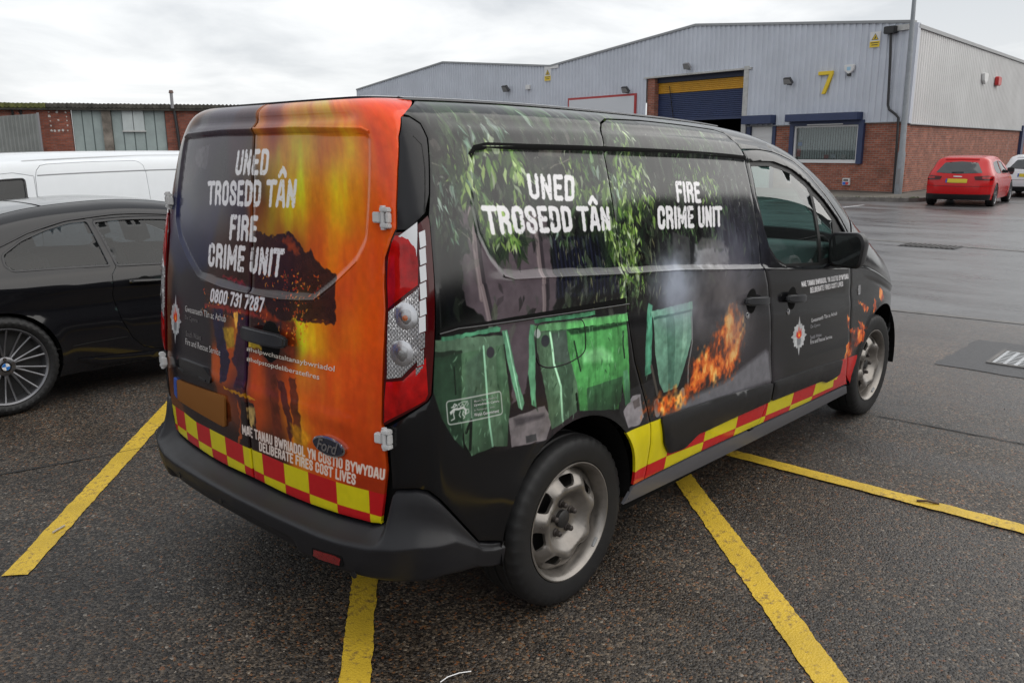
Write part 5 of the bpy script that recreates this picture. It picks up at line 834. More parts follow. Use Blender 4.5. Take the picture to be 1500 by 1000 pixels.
for sg in (1,-1):
    f=(lambda L:L) if sg==1 else mir
    strip('window_lip',sh,f([(.006,1.186),(.10,1.186),(.195,1.188),(.30,1.196)]+[q for q in RW[::-1] if .38<q[0] and q[1]<1.36]),.011,REARWRAP,van,prof=UPR); strip('window_brow',sh,f([(.006,1.737)]+[q for q in RW if q[1]>1.70 and q[0]>.1][:3]),.022,REARWRAP,van,prof=DNL)
    w1,w2=(WRAP,REARWRAP) if sg==1 else (SIDE_DARK,REARWRAP); hh=.012 if sg==1 else .035
    skin('rear_door',sh,inset(f(door_r),.003),w2,van,h=.0085,disp=vdisp)
    skin('rear_quarter_panel',sh,inset(f(quarter),.0032),w1,van,h=hh,disp=vdisp)
    skin('sliding_door' if sg==1 else 'side_panel',sh,inset(f(SLR+SLT+SLF+[(2.459,.357)]),.0032),w1,van,h=hh,disp=vdisp)
    skin('front_door',sh,inset(f(SLF[::-1]+[(SLT[-1][0]+.012,SLT[-1][1]-.004)]+DT+DF+[(3.6,.312)]),.0032),w1,van,holes=[f(ap)],h=hh*1.2,disp=vdisp)
    skin('front_wing',sh,inset(f(fend),.0032),w1,van,h=hh*1.2,disp=vdisp)
    skin('pillar_trim',sh,inset(f(pillar),.002),PILM,van,h=.02,off=-.002)
    strip('pillar_groove',sh,f(D['outline_groove']),.006,SEAL,van,off=-.003,h=.002)
    skin('window_surround',sh,f(ap),SEAL,van,holes=[f(gl1),f(qg)],h=.03,off=-.010,rim=.01)
    skin('door_glass',sh,f(gl1),GREENGL,van,h=.05,off=-.013,rim=0,edge=0)
    skin('quarter_glass',sh,f(qg),GREENGL,van,h=.05,off=-.013,rim=0,edge=0)
    # lower mouldings, sill, track, seals
    skin('sill',sh,f(D['outline_sill']),mat('satin_grey_sill',(.085,.085,.095),.38),van,h=.03,off=.004)
    cl1=rnd(D['outline_clad_a'],.02)
    cl2=rnd(D['outline_clad_b'],.02)
    for q in (cl1,cl2): skin('side_moulding',sh,f(q),CLAD,van,h=.025,off=.016,rim=.02,edge=.006,disp=vdisp)
    skin('door_track',sh,f(D['outline_track']),BLACK,van,h=.04,off=.003,disp=vdisp,rim=.004)
    strip('track_trim',sh,f(D['outline_track_line']),.007,PAINTBLK,van,off=.006,h=.004)
    strip('recess_shadow',sh,f(D['outline_shadow']),.022,BLACK,van,prof=((-.5,-.0065),(-.2,-.001),(.3,.0012),(.5,-.0005)))  # black strip drawn in for the shadow line under the recess top
    strip('drip_rail',sh,f([(1.03,1.822),(1.6,1.824),(2.4,1.824),(3.0,1.823)]),.008,PAINTBLK,van,off=.001,h=.004)
    strip('belt_lip',sh,f(D['outline_belt_a']),.0115,w1,van,prof=UPL); strip('belt_lip',sh,f(D['outline_belt_b']),.0115,w1,van,prof=UPL); strip('belt_lip',sh,f(D['outline_belt_c']),.0115,w1,van,prof=UPL)
    if sg==1: strip('fuel_flap_seam',sh,rnd(D['fuel'],.03),.0045,SEAL,van,off=.0015,h=.001,closed=True)
    # tail lamp
    LR=mat('red_lamp_lens',(.36,.003,.003),.06,spec=.4,noise=.5,nscale=16); LD=mat('dark_red_lens',(.05,.0015,.002),.06,spec=.4); LC=facet_mat(); LW=mat('white_lamp_strip',(.62,.63,.65),.15,coat=1)
    tl=skin('tail_lamp',sh,inset(f(LIGHT),.002),LD,van,h=.02,off=.006,rim=.02)
    if tl:
        for nm,key,m_ in (('red_lens','light_red',LR),('clear_lens','light_clear',LC),('lower_red_lens','light_low',LR)): skin(nm,sh,inset(f(D[key]),.002),m_,tl,h=.02,off=.009,rim=.003)
        skin('top_reflector',sh,f(D['outline_lamp_white']),LW,tl,h=.02,off=.0095,rim=.003)
        for i in range(9):
            q4=D['outline_blocks'][4*i:4*i+4]; skin('reflector_block',sh,f(q4),LW if i<6 else LC,tl,h=.05,off=.0105,rim=.003)
        for (s_,v_) in ((.806,1.195),(.79,1.085)):
            patch('lamp_bowl',[(sg*(s_+.040*math.cos(t*math.pi/12)),v_+.040*math.sin(t*math.pi/12)) for t in range(24)],.0108,BOWL,tl,h=.012,rim=.002); patch('bowl_inner',[(sg*(s_+.027*math.cos(t*math.pi/12)),v_+.027*math.sin(t*math.pi/12)) for t in range(24)],.0118,BOWL2,tl,h=.012,rim=.002)
        for (s_,v_) in ((.806,1.19),(.79,1.085)):
            q=MB(); P0=Vector(sh.P(s_*sg,v_).tolist()); n_=Vector(sh.N(s_*sg,v_).tolist()); q.tube([P0+n_*.010,P0+n_*.013],[.013,.006],10); q.obj('bulb',mat('amber_bulb',(.35,.09,.02),.2,coat=1) if v_>1.15 else mat('dark_bulb',(.16,.16,.16),.2,coat=1),tl,True)
# shaped windows at the front and the roof skin
def top_skin(name,sh,xa,xb,m,parent,h=.05,crown=.04,off=0,inx=0,rim=.01):
    S=np.linspace(0,float(sh.d[-1]),700); E=sh.P(S,np.full(700,sh.vmax)); X,Y=E[:,0],-E[:,1]; Y2=sh.P(-S,np.full(700,sh.vmax))[:,1]
    keep=np.maximum.accumulate(X)<=X+1e-6; X,Y,Y2=X[keep],Y[keep],Y2[keep]
    loop=[(x,-y) for x,y in zip(X,Y)]+[(x,y) for x,y in zip(X[::-1],Y2[::-1]) if y>1e-4]
    xs=np.linspace(max(xa,X[0]+1e-4),min(xb,X[-1]-1e-4),60); ys=np.maximum(np.interp(xs,X,Y)-inx,0); yt=np.maximum(np.interp(xs,X,Y2)-inx,0)
    poly=[(x,-y) for x,y in zip(xs,ys)]+[(x,y) for x,y in zip(xs[::-1],yt[::-1])]
    poly=[q for i,q in enumerate(poly) if np.hypot(q[0]-poly[i-1][0],q[1]-poly[i-1][1])>1e-4]
    V,F=fill(poly,[],h)
    def zf(V): return sh.zt(V[:,0])+crown*(1-np.exp(-segd(V,loop[::6])/.16))
    z=zf(V); e=1e-3; zx=(zf(V+[e,0])-z)/e; zy=(zf(V+[0,e])-z)/e; Nn=np.stack([-zx,-zy,np.ones(len(V))],1); Nn/=np.linalg.norm(Nn,axis=1,keepdims=True)
    P=np.column_stack([V,z])+Nn*off
    return build(name,P,F,V,m,parent,Nn,rim)
ROOFP=mat('black_roof_paint',(.009,.009,.010),.2)
top_skin('roof',sh,.2,2.86,ROOFP,van,crown=.020)
top_skin('windscreen',sh,2.88,3.90,GREENGL,van,inx=.05,off=-.004)
top_skin('bonnet',sh,3.93,4.8,ROOFP,van,crown=.05)
for sg in (1,-1): 
    mb=MB(); S=np.linspace(0,S_END,400); E=sh.P(S*sg,np.full(400,sh.vmax)); k=(E[:,0]>2.86)&(E[:,0]<3.92); q=E[k]*[1,sg,1]; V=[(a,b*sg,c) for a,b,c in q]+[(a,(b+.055)*sg,c+.012) for a,b,c in q]; n=len(q); mb.add(V,[(i,i+1,n+i+1,n+i) for i in range(n-1)]); mb.obj('windscreen_pillar',ROOFP,van,True)
# inner shell, closes the body behind the gaps
def shell_inner(name,sh,m,parent,off,holes,arches,lo=.22,ns=150,nv=44,back=0):
    Sx=float(sh.d[-1]); s=np.linspace(-Sx,Sx,2*ns+1); v=np.linspace(lo,sh.vmax-.004,nv); S,V=np.meshgrid(s,v); P=sh.P(S,V)+sh.N(S,V)*off
    sc=(S[1:,1:]+S[:-1,:-1])/2; vc=(V[1:,1:]+V[:-1,:-1])/2; Q=np.stack([np.abs(sc).ravel(),vc.ravel()],1); bad=np.zeros(len(Q),bool)
    for h in holes: bad|=pip(Q,h)
    for c,cz,r in arches: bad|=(np.hypot(Q[:,0]-c,Q[:,1]-cz)<r+.02)|((np.abs(Q[:,0]-c)<r+.01)&(Q[:,1]<cz))
    bad|=(Q[:,0]<1.3)&(Q[:,1]<.40)&(name=='inner_shell')&(parent is not None and parent.name=='panel_van'); bad=bad.reshape(sc.shape); n=2*ns+1; F=[(j*n+i,j*n+i+1,(j+1)*n+i+1,(j+1)*n+i) for j in range(nv-1) for i in range(2*ns) if not bad[j,i]]
    me=bpy.data.meshes.new(name); me.from_pydata(P.reshape(-1,3).tolist(),[],F); return link(name,me,m,parent)
shell_inner('inner_shell',sh,BLACK,van,-.030,[[(2.88,1.045),(4.15,1.045),(4.15,1.9),(2.88,1.9)]],[(SR,.37,.372),(SF,.345,.38)])
u=MB(); u.box((1.25,-.72,.24),(3.45,.72,.30)); u.box((.30,-.60,.34),(1.3,.60,.46)); u.box((3.45,-.55,.26),(4.6,.55,.40)); u.obj('underbody',BLACK,van)
def liner(parent,x,cz,r,w0,w1,m=BLACK):
    for sg in (1,-1):
        q=MB(); n=24; V=[]
        for i in range(n+1):
            a=math.radians(-10+200*i/n); V+=[(x+r*math.cos(a),-sg*w0,cz+r*math.sin(a)),(x+r*math.cos(a),-sg*w1,cz+r*math.sin(a))]
        V+=[(x,-sg*w1,cz)]
        q.add(V,[(2*i,2*i+2,2*i+3,2*i+1) for i in range(n)]+[(2*i+1,2*i+3,2*n+2) for i in range(n)]); q.obj('wheel_arch_liner',m,parent,fix=False)
liner(van,RAX,.37,.375,.885,.50); liner(van,FAX,.345,.385,.885,.48)
# bumper: swept profile round the tail
def bumper():
    Smax=1.205; ns=220; s=np.linspace(-Smax,Smax,ns); a=np.abs(s)
    top=np.interp(a,[0,.2,.5,.66,.72,.745,.83,.872,.911,1.0,1.082,1.15,1.21],[.488,.486,.494,.506,.53,.645,.657,.648,.618,.52,.428,.402,.39])
    side=ss((a-.70)/.16)
    bot=np.interp(a,[0,.3,.5,.7,.92,1.05,1.21],[.352,.350,.350,.358,.375,.35,.322])
    K=[]; wb=1-side
    # (fraction outward at rear, at side, height fraction from shelf)
    out=np.interp(a,[0,.6,.78,.92,1.05,1.21],[.092,.090,.070,.040,.022,.012])
    shelf=np.minimum(top-.018,np.interp(a,[0,.5,.7,.84,.95,1.05,1.21],[.462,.462,.474,.502,.492,.434,.372])); 
    rows=[(-.02*np.ones(ns),top),(.0*np.ones(ns)+.001,top-.001),(out*.14,top*.75+shelf*.25),(out*.55*wb+out*.2*side,shelf*.75+top*.25*1),(out*.93,shelf+.005*wb),(out*1.0,shelf-.004),(out*.985,shelf-.016),(out*.955,shelf-.045)]
    cut=ss((.50-np.abs(s+.12))/.05)*(1-side)
    mid=shelf-.06
    rows+=[(out*.94-cut*.002,mid),(out*.92-cut*.022,mid-.008),(out*.86-cut*.022,bot+.016),(out*.78-cut*.022,bot+.003),(out*.5,bot-.004),(-.06*np.ones(ns),bot-.004)]
    V=[]
    for o,v in rows: V.append(sh.P(s,v)+sh.N(s,np.full(ns,.45))*o[:,None])
    V=np.concatenate(V); F=[]
    for r in range(len(rows)-1):
        for i in range(ns-1): F.append((r*ns+i,(r+1)*ns+i,(r+1)*ns+i+1,r*ns+i+1))
    me=bpy.data.meshes.new('rear_bumper'); me.from_pydata(V.tolist(),[],F); o=link('rear_bumper',me,PLASTIC,van,True)
    bm=bmesh.new(); bm.from_mesh(me); bmesh.ops.recalc_face_normals(bm,faces=bm.faces); bm.to_mesh(me); bm.free(); me.shade_smooth(); me.set_sharp_from_angle(angle=math.radians(60))
    md=o.modifiers.new('s','SUBSURF'); md.levels=1; md.render_levels=1
    return o
bump=bumper()
def on(s,v,off): return Vector((sh.P(s,v)+sh.N(s,v)*off).tolist())
def patch(name,poly,off,m,parent,h=.02,rim=.01,disp=None,edge=.002): return skin(name,sh,poly,m,parent,h=h,off=off,rim=rim,disp=disp,edge=edge)
REFL=mat('red_reflector',(.16,.006,.006),.2,coat=1,noise=.2,nscale=60)
for sg in (1,): patch('reflector',rnd([(sg*a,b) for a,b in ((.470,.405),(.600,.418),(.602,.388),(.472,.376))],.006),.0905,REFL,bump,rim=.004); patch('reflector_recess',rnd([(sg*a,b) for a,b in ((.462,.410),(.607,.424),(.610,.383),(.464,.370))],.01),.0880,BLACK,bump,rim=.003)
for s_,v_ in ((-.45,.415),(.66,.375),(-.1,.41)):
    q=MB(); P0=on(s_,v_,.086); n_=Vector(sh.N(s_,v_).tolist()); q.tube([P0,P0+n_*.004],.011,14); q.obj('parking_sensor',CLAD,bump,True)
# number plate, housing, badge, handle, hinges
PL=mat('plain_brown_plate',(.205,.082,.020),.7,spec=.1)
plate=patch('number_plate',rnd([(-.575,.768),(-.150,.786),(-.168,.660),(-.588,.680)],.012),.010,PL,van,rim=.008)
patch('plate_band',rnd([(-.612,.770),(-.580,.768),(-.592,.682),(-.622,.690)],.004),.010,mat('blue_plate_band',(.02,.07,.32),.4),van,rim=.008)
hs=patch('plate_lamp_housing',rnd([(-.56,.845),(-.52,.868),(-.30,.870),(-.24,.84),(-.25,.815),(-.52,.812)],.015),.016,PAINTBLK,van,rim=.03)
for a in (-.50,-.31): patch('plate_lamp',rnd([(a-.03,.828),(a+.03,.828),(a+.03,.818),(a-.03,.818)],.003),.019,GLOSSBLK,hs,rim=.003)
el=[(.480+.080*math.cos(t*math.pi/16),.742+.0325*math.sin(t*math.pi/16)) for t in range(32)]
bd=patch('maker_badge',el,.012,CHROME,van,h=.01,rim=.012,disp=vdisp,edge=.003)
patch('badge_field',[(.480+(a-.480)*.91,.742+(b-.742)*.82) for a,b in el],.0132,mat('badge_blue_black',(.006,.009,.022),.12,coat=1),bd,h=.01,rim=.001,edge=0,disp=vdisp)
def text_mesh(txt,shear=0,bold=0,font_res=3):
    cu=bpy.data.curves.new('t','FONT'); cu.body=txt; cu.size=1; cu.shear=shear; cu.offset=bold; cu.resolution_u=font_res
    o=bpy.data.objects.new('t',cu); COL.objects.link(o); dg=bpy.context.evaluated_depsgraph_get(); me=o.evaluated_get(dg).to_mesh()
    V=np.array([v.co[:2] for v in me.vertices]); F=[tuple(p.vertices) for p in me.polygons]; o.evaluated_get(dg).to_mesh_clear(); bpy.data.objects.remove(o); bpy.data.curves.remove(cu); return V,F
def lettering(name,q,txt,m,parent,off,shear=0,bold=0,disp=True):
    V,F=text_mesh(txt,shear,bold); a=V.min(0); b=V.max(0); u=(V[:,0]-a[0])/(b[0]-a[0]); t=(V[:,1]-a[1])/(b[1]-a[1])
    tl,tr,br,bl=[np.array(c) for c in q]; u=u[:,None]; t=t[:,None]; P=(bl*(1-u)+br*u)*(1-t)+(tl*(1-u)+tr*u)*t
    s,v=P[:,0],P[:,1]; o=off+(vdisp(s,v) if disp else 0); X=sh.P(s,v)+sh.N(s,v)*(np.asarray(o)[...,None] if disp else o)
    me=bpy.data.meshes.new(name); me.from_pydata(X.tolist(),[],F); return link(name,me,m,parent)
lettering('badge_lettering',[(.425,.764),(.535,.764),(.535,.722),(.425,.722)],'Ford',CHROME,bd,.0150,.45,.02)
tm={}
for q,txt,col in D['small']:
    c=tuple(col)
    if c not in tm: tm[c]=mat('vinyl_lettering_%d'%len(tm),c,.4)
    lettering('lettering',q,txt,tm[c],van,.0022,bold=.004)
HB=MB(); 
def bar_on(name,path,w,hgt,m,parent,bev=.006):
    """handle bar: box section along points on the skin, (s,v,off)"""
    P=[on(s,v,o) for s,v,o in path]; V=[];F=[]
    for i,(s,v,o) in enumerate(path):
        n=Vector(sh.N(s,v).tolist()); t=(P[min(i+1,len(P)-1)]-P[max(0,i-1)]).normalized(); b=n.cross(t); k=[.72,1,1,1,1,.72][min(i,5)] if len(path)==6 else 1
        for a,c in ((-1,-1),(1,-1),(1,1),(-1,1)): V.append(P[i]+b*a*w*k/2+n*c*hgt*.5)
    for i in range(len(P)-1):
        for j in range(4): F.append((i*4+j,i*4+(j+1)%4,(i+1)*4+(j+1)%4,(i+1)*4+j))
    F+=[(0,1,2,3),tuple(4*(len(P)-1)+j for j in (3,2,1,0))]
    q=MB(); q.add(V,F); return q.obj(name,m,parent,True,bevel=bev,seg=3)
HM=mat('handle_plastic',(.018,.019,.022),.4,spec=.4,bump=.1,bscale=400)
cup=[(.148+.066*math.cos(t*math.pi/12),1.035+.075*math.sin(t*math.pi/12)) for t in range(24)]; patch('handle_recess',cup,.0015,BLACK,van,rim=.002,disp=vdisp)
bar_on('rear_handle',[(.004,1.052,.02),(.03,1.052,.034),(.1,1.053,.042),(.18,1.053,.042),(.245,1.052,.034),(.272,1.050,.02)],.050,.022,HM,van)
for k,(a,b) in enumerate((((2.755,1.003),(2.985,.977)),((3.190,.957),(3.398,.933)))):
    cx=(a[0]+b[0])/2-(.01 if k else .02); cy=(a[1]+b[1])/2
    cupp=[(cx+.052*math.cos(t*math.pi/10),cy+.05*math.sin(t*math.pi/10)*1.15) for t in range(20)]; patch('handle_recess',cupp,.002,BLACK,van,rim=.003,disp=vdisp)
    dx=b[0]-a[0]; dy=b[1]-a[1]
    for sg in (1,-1): bar_on('door_handle',[(sg*(a[0]+dx*f),a[1]+dy*f,o) for f,o in ((0,.012),(.12,.026),(.35,.034),(.65,.034),(.88,.026),(1,.012))],.042,.02,HM,van)
    lk=[(cx-.045+.016*math.cos(t*math.pi/8),cy-.062+.015*math.sin(t*math.pi/8)) for t in range(16)]; patch('key_lock',lk,.005,CHROME,van,h=.01,rim=.006,disp=vdisp); patch('key_slot',[(cx-.05,cy-.058),(cx-.04,cy-.058),(cx-.04,cy-.066),(cx-.05,cy-.066)],.006,BLACK,van,rim=.001,disp=vdisp)
for sg in (1,-1):
    for v in (1.476,.818):
        s=(.752 if v>1 else .730)*sg; P0=on(s,v,.0); n=Vector(sh.N(s,v).tolist()); z=Vector((0,0,1)); t=n.cross(z).normalized()*(-sg)
        if t.y*sg>0: t=-t
        Tm=Matrix((t,n,z)).transposed().to_4x4(); Tm.translation=P0+n*.012
        q=MB(); q.box((-.032,-.010,-.016),(-.004,.010,.016),Tm); q.box((-.004,-.012,.016),(.026,.012,.031),Tm); q.box((-.004,-.012,-.031),(.026,.012,-.016),Tm); q.box((.018,-.012,-.0158),(.026,.012,.0158),Tm)
        h_=q.obj('door_hinge',WHITEPL,van,True,bevel=.003); q=MB(); q.tube([Tm@Vector((.004,.002,-.035)),Tm@Vector((.004,.002,.035))],.0085,12); q.obj('hinge_pin',WHITEPL,h_,True)
patch('side_repeater',rnd([(4.187,.898),(4.225,.898),(4.225,.845),(4.19,.84)],.01),.006,LC,van,rim=.006,disp=vdisp)
# mirrors
MIR=mat('mirror_glass',(.10,.11,.11),.05,metal=.9)
for sg in (1,-1):
    c=Vector((3.03,-sg*.985,1.145)); q=MB(); sec=[]
    prof=[(-.035,.90),(-.03,.98),(-.005,1.0),(.03,.97),(.07,.84),(.10,.58),(.115,.2)]
    base=rnd([(-.090,-.088),(.082,-.095),(.098,.045),(.072,.098),(-.08,.092),(-.096,.055)],.038,5); n=len(base); V=[]
    for dx,k in prof: V+=[(c.x+dx,c.y-sg*y*k*1.0,c.z+z_*k) for y,z_ in base]
    F=[tuple(range(n))]+[(r*n+i,r*n+(i+1)%n,(r+1)*n+(i+1)%n,(r+1)*n+i) for r in range(len(prof)-1) for i in range(n)]+[tuple((len(prof)-1)*n+i for i in range(n))]
    q.add(V,F); mo=q.obj('mirror_housing',CLAD,van,True)
    q=MB(); V=[(c.x-.0365,c.y-sg*y*.84,c.z+z_*.84) for y,z_ in base]; q.add(V,[tuple(range(n))]); q.obj('mirror_glass',MIR,mo)
    q=MB(); q.tube([(3.12,-sg*.86,1.07),(3.09,-sg*.90,1.08),(3.05,-sg*.94,1.10)],[.045,.038,.036],12); q.obj('mirror_arm',CLAD,mo,True)
# cabin
SEATM=mat('dark_seat_cloth',(.03,.032,.034),.8,noise=.3,nscale=30)
def seat(parent,x,y,z,w=.5,hh=.62,m=SEATM,rake=.25,d=1):
    q=MB(); q.box((x-.05,y-w/2,z),(x+d*.46,y+w/2,z+.14)); o=q.obj('seat',m,parent,True,bevel=.04,seg=3)
    T=Matrix.Translation((x,y,z+.1))@Matrix.Rotation(-rake*d,4,'Y'); q=MB(); q.box((-.06,-w/2,0),(.06,w/2,hh),T); q.obj('backrest',m,o,True,bevel=.05,seg=3)
    q=MB(); q.box((-.05,-.13,hh+.04),(.04,.13,hh+.22),T); q.tube([T@Vector((0,-.06,hh-.02)),T@Vector((0,-.06,hh+.06))],.008,6); q.tube([T@Vector((0,.06,hh-.02)),T@Vector((0,.06,hh+.06))],.008,6); q.obj('headrest',m,o,True,bevel=.035,seg=3)
for y in (-.38,.38): seat(van,2.55,y,.62)
DASH=mat('dashboard_plastic',(.10,.105,.105),.5)
q=MB(); q.add([(3.05,-.78,1.02),(3.95,-.74,1.08),(3.95,.74,1.08),(3.05,.78,1.02),(3.12,-.78,.7),(3.95,-.74,.7),(3.95,.74,.7),(3.12,.78,.7),(3.22,-.76,1.12),(3.22,.76,1.12)],[(0,8,9,3),(8,1,2,9),(0,3,7,4),(4,7,6,5),(1,5,6,2),(0,4,5,1,8),(3,9,2,6,7)]); q.obj('dashboard',DASH,van,True,bevel=.02)
q=MB(); cc=Vector((2.98,-.38,1.03)); ax=Vector((-.9,0,.43)).normalized(); e1=Vector((0,1,0)); e2=ax.cross(e1); q.tube([cc+(e1*math.cos(t*math.pi/12)+e2*math.sin(t*math.pi/12))*.18 for t in range(25)],.014,8,False)
for a in (20,160,270): q.tube([cc,cc+(e1*math.cos(math.radians(a))+e2*math.sin(math.radians(a)))*.18],.014,6)
q.obj('steering_wheel',DASH,van,True)
q=MB(); q.box((2.18,-.70,.3),(2.21,.70,1.50)); q.box((2.181,-.62,1.49),(2.209,.62,1.66)); q.obj('bulkhead',DASH,van)
q=MB(); q.box((3.62,.02,.0),(3.64,.03,.01)); 
# front end (turned away from the view, closed all the same)
FR=inset([(5.46,.62),(5.46,1.829),(S_END-.001,1.829),(S_END-.001,.62)],.002)
for sg in (1,-1):
    f=(lambda L:L) if sg==1 else mir
    skin('front_grille',sh,f(FR),CLAD,van,h=.05,off=0); skin('front_bumper',sh,f(inset([(4.925,.50),(4.99,.57),(S_END-.001,.61),(S_END-.001,.30),(5.1,.36),(4.96,.44)],.002)),PLASTIC,van,h=.05,off=.01)
    skin('headlamp',sh,f(rnd([(4.95,1.25),(5.35,1.15),(5.4,.85),(5.05,.95)],.05)),LC,van,h=.04,off=.006)

# ------------------------------------------------------------------ wheels
def wheel(parent,x,y,z,R,rim,width,style,side):
    """side=1: outer face towards -y"""
    w=empty('wheel',(x,y,z)); w.parent=parent
    if side<0: w.rotation_euler=(0,0,math.pi)
    hw=width/2; n=128; prof=[(hw*.7,rim*.97),(hw*.95,rim+.01),(hw*1.03,(rim+R)/2),(hw*.97,R-.02),(hw*.86,R-.006),(hw*.6,R),(hw*.56,R-.007),(hw*.48,R-.007),(hw*.44,R),(hw*.08,R),(hw*.06,R-.007)]
    prof=prof+[(-a,b) for a,b in prof[::-1]]; V=[];F=[]; m=len(prof)
    for j in range(n):
        a=2*math.pi*j/n
        for i,(h,r) in enumerate(prof):
            g_=.0055 if (j%3==0 and 3<=min(i,m-1-i)<=4) else 0
            V.append(((r-g_)*math.cos(a),h,(r-g_)*math.sin(a)))
    for j in range(n):
        for i in range(m-1): F.append((j*m+i,j*m+i+1,((j+1)%n)*m+i+1,((j+1)%n)*m+i))
    q=MB(); q.add(V,F); 
    # ribs of raised lettering on the wall
    ty=q.obj('tyre',RUBBER,w,True)
    o=-hw*.86; q=MB(); q.lathe([(o+.006,rim-.006),(o-.004,rim+.004),(o-.010,rim+.006),(o-.011,rim+.001),(o-.003,rim-.008),(o+.004,rim-.012),(o+.02,rim-.018),(o+.05,rim-.024),(hw*.8,rim-.03)],96)
    STm=STEEL if style=='steel' else ALLOY
    rm=q.obj('rim',STm,w,True)
    if style=='steel':
        K=rim/.22; holes=[]
        for k in range(7):
            a0=math.radians(37+k*360/7); L=[]
            for r_,da in ((.136,-11),(.136,11),(.177,14.5),(.177,-14.5)): L.append((r_*K*math.cos(a0+math.radians(da)),r_*K*math.sin(a0+math.radians(da))))
            holes.append(rnd(L,.016,5))
        out=[(.197*K*math.cos(t*math.pi/36),.197*K*math.sin(t*math.pi/36)) for t in range(72)]; inn=[(.030*math.cos(t*math.pi/12),.030*math.sin(t*math.pi/12)) for t in range(24)]
        V,F=fill(out,holes+[inn],.008); r_=np.hypot(V[:,0],V[:,1])/K
        hp=np.interp(r_,[0,.05,.070,.082,.098,.113,.124,.138,.16,.180,.197],[.0,.0,-.002,-.009,-.026,-.041,-.045,-.042,-.026,-.010,.004])
        th_=np.arctan2(V[:,1],V[:,0]); hp+= -.010*np.cos((th_-math.radians(37))*7+math.pi)*ss((r_-.115)/.03)*ss((.195-r_)/.02)
        P=np.column_stack([V[:,0],hp+o+.042,V[:,1]]); Nn=np.tile([0,-1.,0],(len(P),1)); 
        dk=build('wheel_disc',P,F[:,::-1],None,STEEL,rm,Nn,.012)
        dk.data.set_sharp_from_angle(angle=math.radians(55))
        hub=MB(); hub.tube([(0,o+.06,0),(0,o+.028,0),(0,o+.022,0)],[.034,.034,.026],20); hub.obj('hub_cap',mat('black_hub',(.015,.014,.014),.55),rm,True)
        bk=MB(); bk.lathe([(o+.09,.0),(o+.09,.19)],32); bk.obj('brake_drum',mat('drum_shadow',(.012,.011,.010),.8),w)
        for k in range(5):
            a=math.radians(18+72*k); cx,cz=.057*math.cos(a),.057*math.sin(a); q=MB(); q.tube([(cx,o+.046,cz),(cx,o+.036,cz),(cx,o+.034,cz),(cx,o+.016,cz),(cx,o+.011,cz)],[.0155,.0155,.0115,.0105,.005],12); q.obj('wheel_nut',BRAKE,rm,True)
        q=MB(); a=math.radians(-42); q.box((-.02,-.006,-.006),(.02,.004,.006),Matrix.Translation(((rim-.010)*math.cos(a),o,(rim-.010)*math.sin(a)))@Matrix.Rotation(math.pi/2-a,4,'Y')); q.obj('balance_weight',GALV,rm,bevel=.002)
    else:
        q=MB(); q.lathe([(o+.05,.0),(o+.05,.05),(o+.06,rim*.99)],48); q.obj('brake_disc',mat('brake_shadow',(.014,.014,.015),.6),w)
        sp=MB()
        for k in range(10):
            for d_ in (-1,1):
                a=math.radians(90+k*36+d_*3.0); b=math.radians(90+k*36+d_*7.5); r0,r1=rim*.24,rim*.985
                p0=Vector((r0*math.cos(a),o+.03,r0*math.sin(a))); p1=Vector((r1*math.cos(b),o+.004,r1*math.sin(b))); pm=(p0+p1)/2+Vector((0,.006,0)); sp.tube([p0,pm,p1],[.010,.0065,.0085],6)
        tag(sp.obj('spokes',ALLOY,rm,True))
        c=MB(); c.tube([(0,o+.06,0),(0,o+.020,0),(0,o+.012,0)],[rim*.27,rim*.25,rim*.2],32); hb=c.obj('hub',ALLOY,rm,True)
        for k in range(5):
            a=math.radians(90+72*k); q=MB(); q.tube([(rim*.19*math.cos(a),o+.022,rim*.19*math.sin(a)),(rim*.19*math.cos(a),o+.009,rim*.19*math.sin(a))],.012,8); q.obj('wheel_bolt',BRAKE,hb)
        if style=='alloy_badge':
            for nm,r_,hh_,m_ in (('badge_ring',.034,.0075,GLOSSBLK),('badge_white',.024,.0066,mat('badge_white',(.7,.7,.7),.3))): q=MB(); q.tube([(0,o+.012,0),(0,o+hh_,0)],r_,28); q.obj(nm,m_,hb)
            bl=mat('badge_blue',(.02,.16,.5),.3)
            for a0 in (90,270):
                q=MB(); L=[(0,0)]+[(.0235*math.cos(math.radians(a0+t*11.25)),.0235*math.sin(math.radians(a0+t*11.25))) for t in range(9)]; q.add([(a,o+.0058,b) for a,b in L],[tuple(range(10))]); q.obj('badge_quarter',bl,hb)
    return w
ALLOY=mat('grey_alloy',(.17,.17,.18),.3,metal=.85,noise=.1)
def copy_tree(o,parent):
    c=o.copy(); COL.objects.link(c); c.parent=parent
    for ch in o.children: copy_tree(ch,c)
    return c
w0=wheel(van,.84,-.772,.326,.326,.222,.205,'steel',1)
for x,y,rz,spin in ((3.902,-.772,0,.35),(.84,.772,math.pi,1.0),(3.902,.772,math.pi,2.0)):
    c=copy_tree(w0,van); c.location=(x,y,.326); c.rotation_euler=(0,spin,rz)

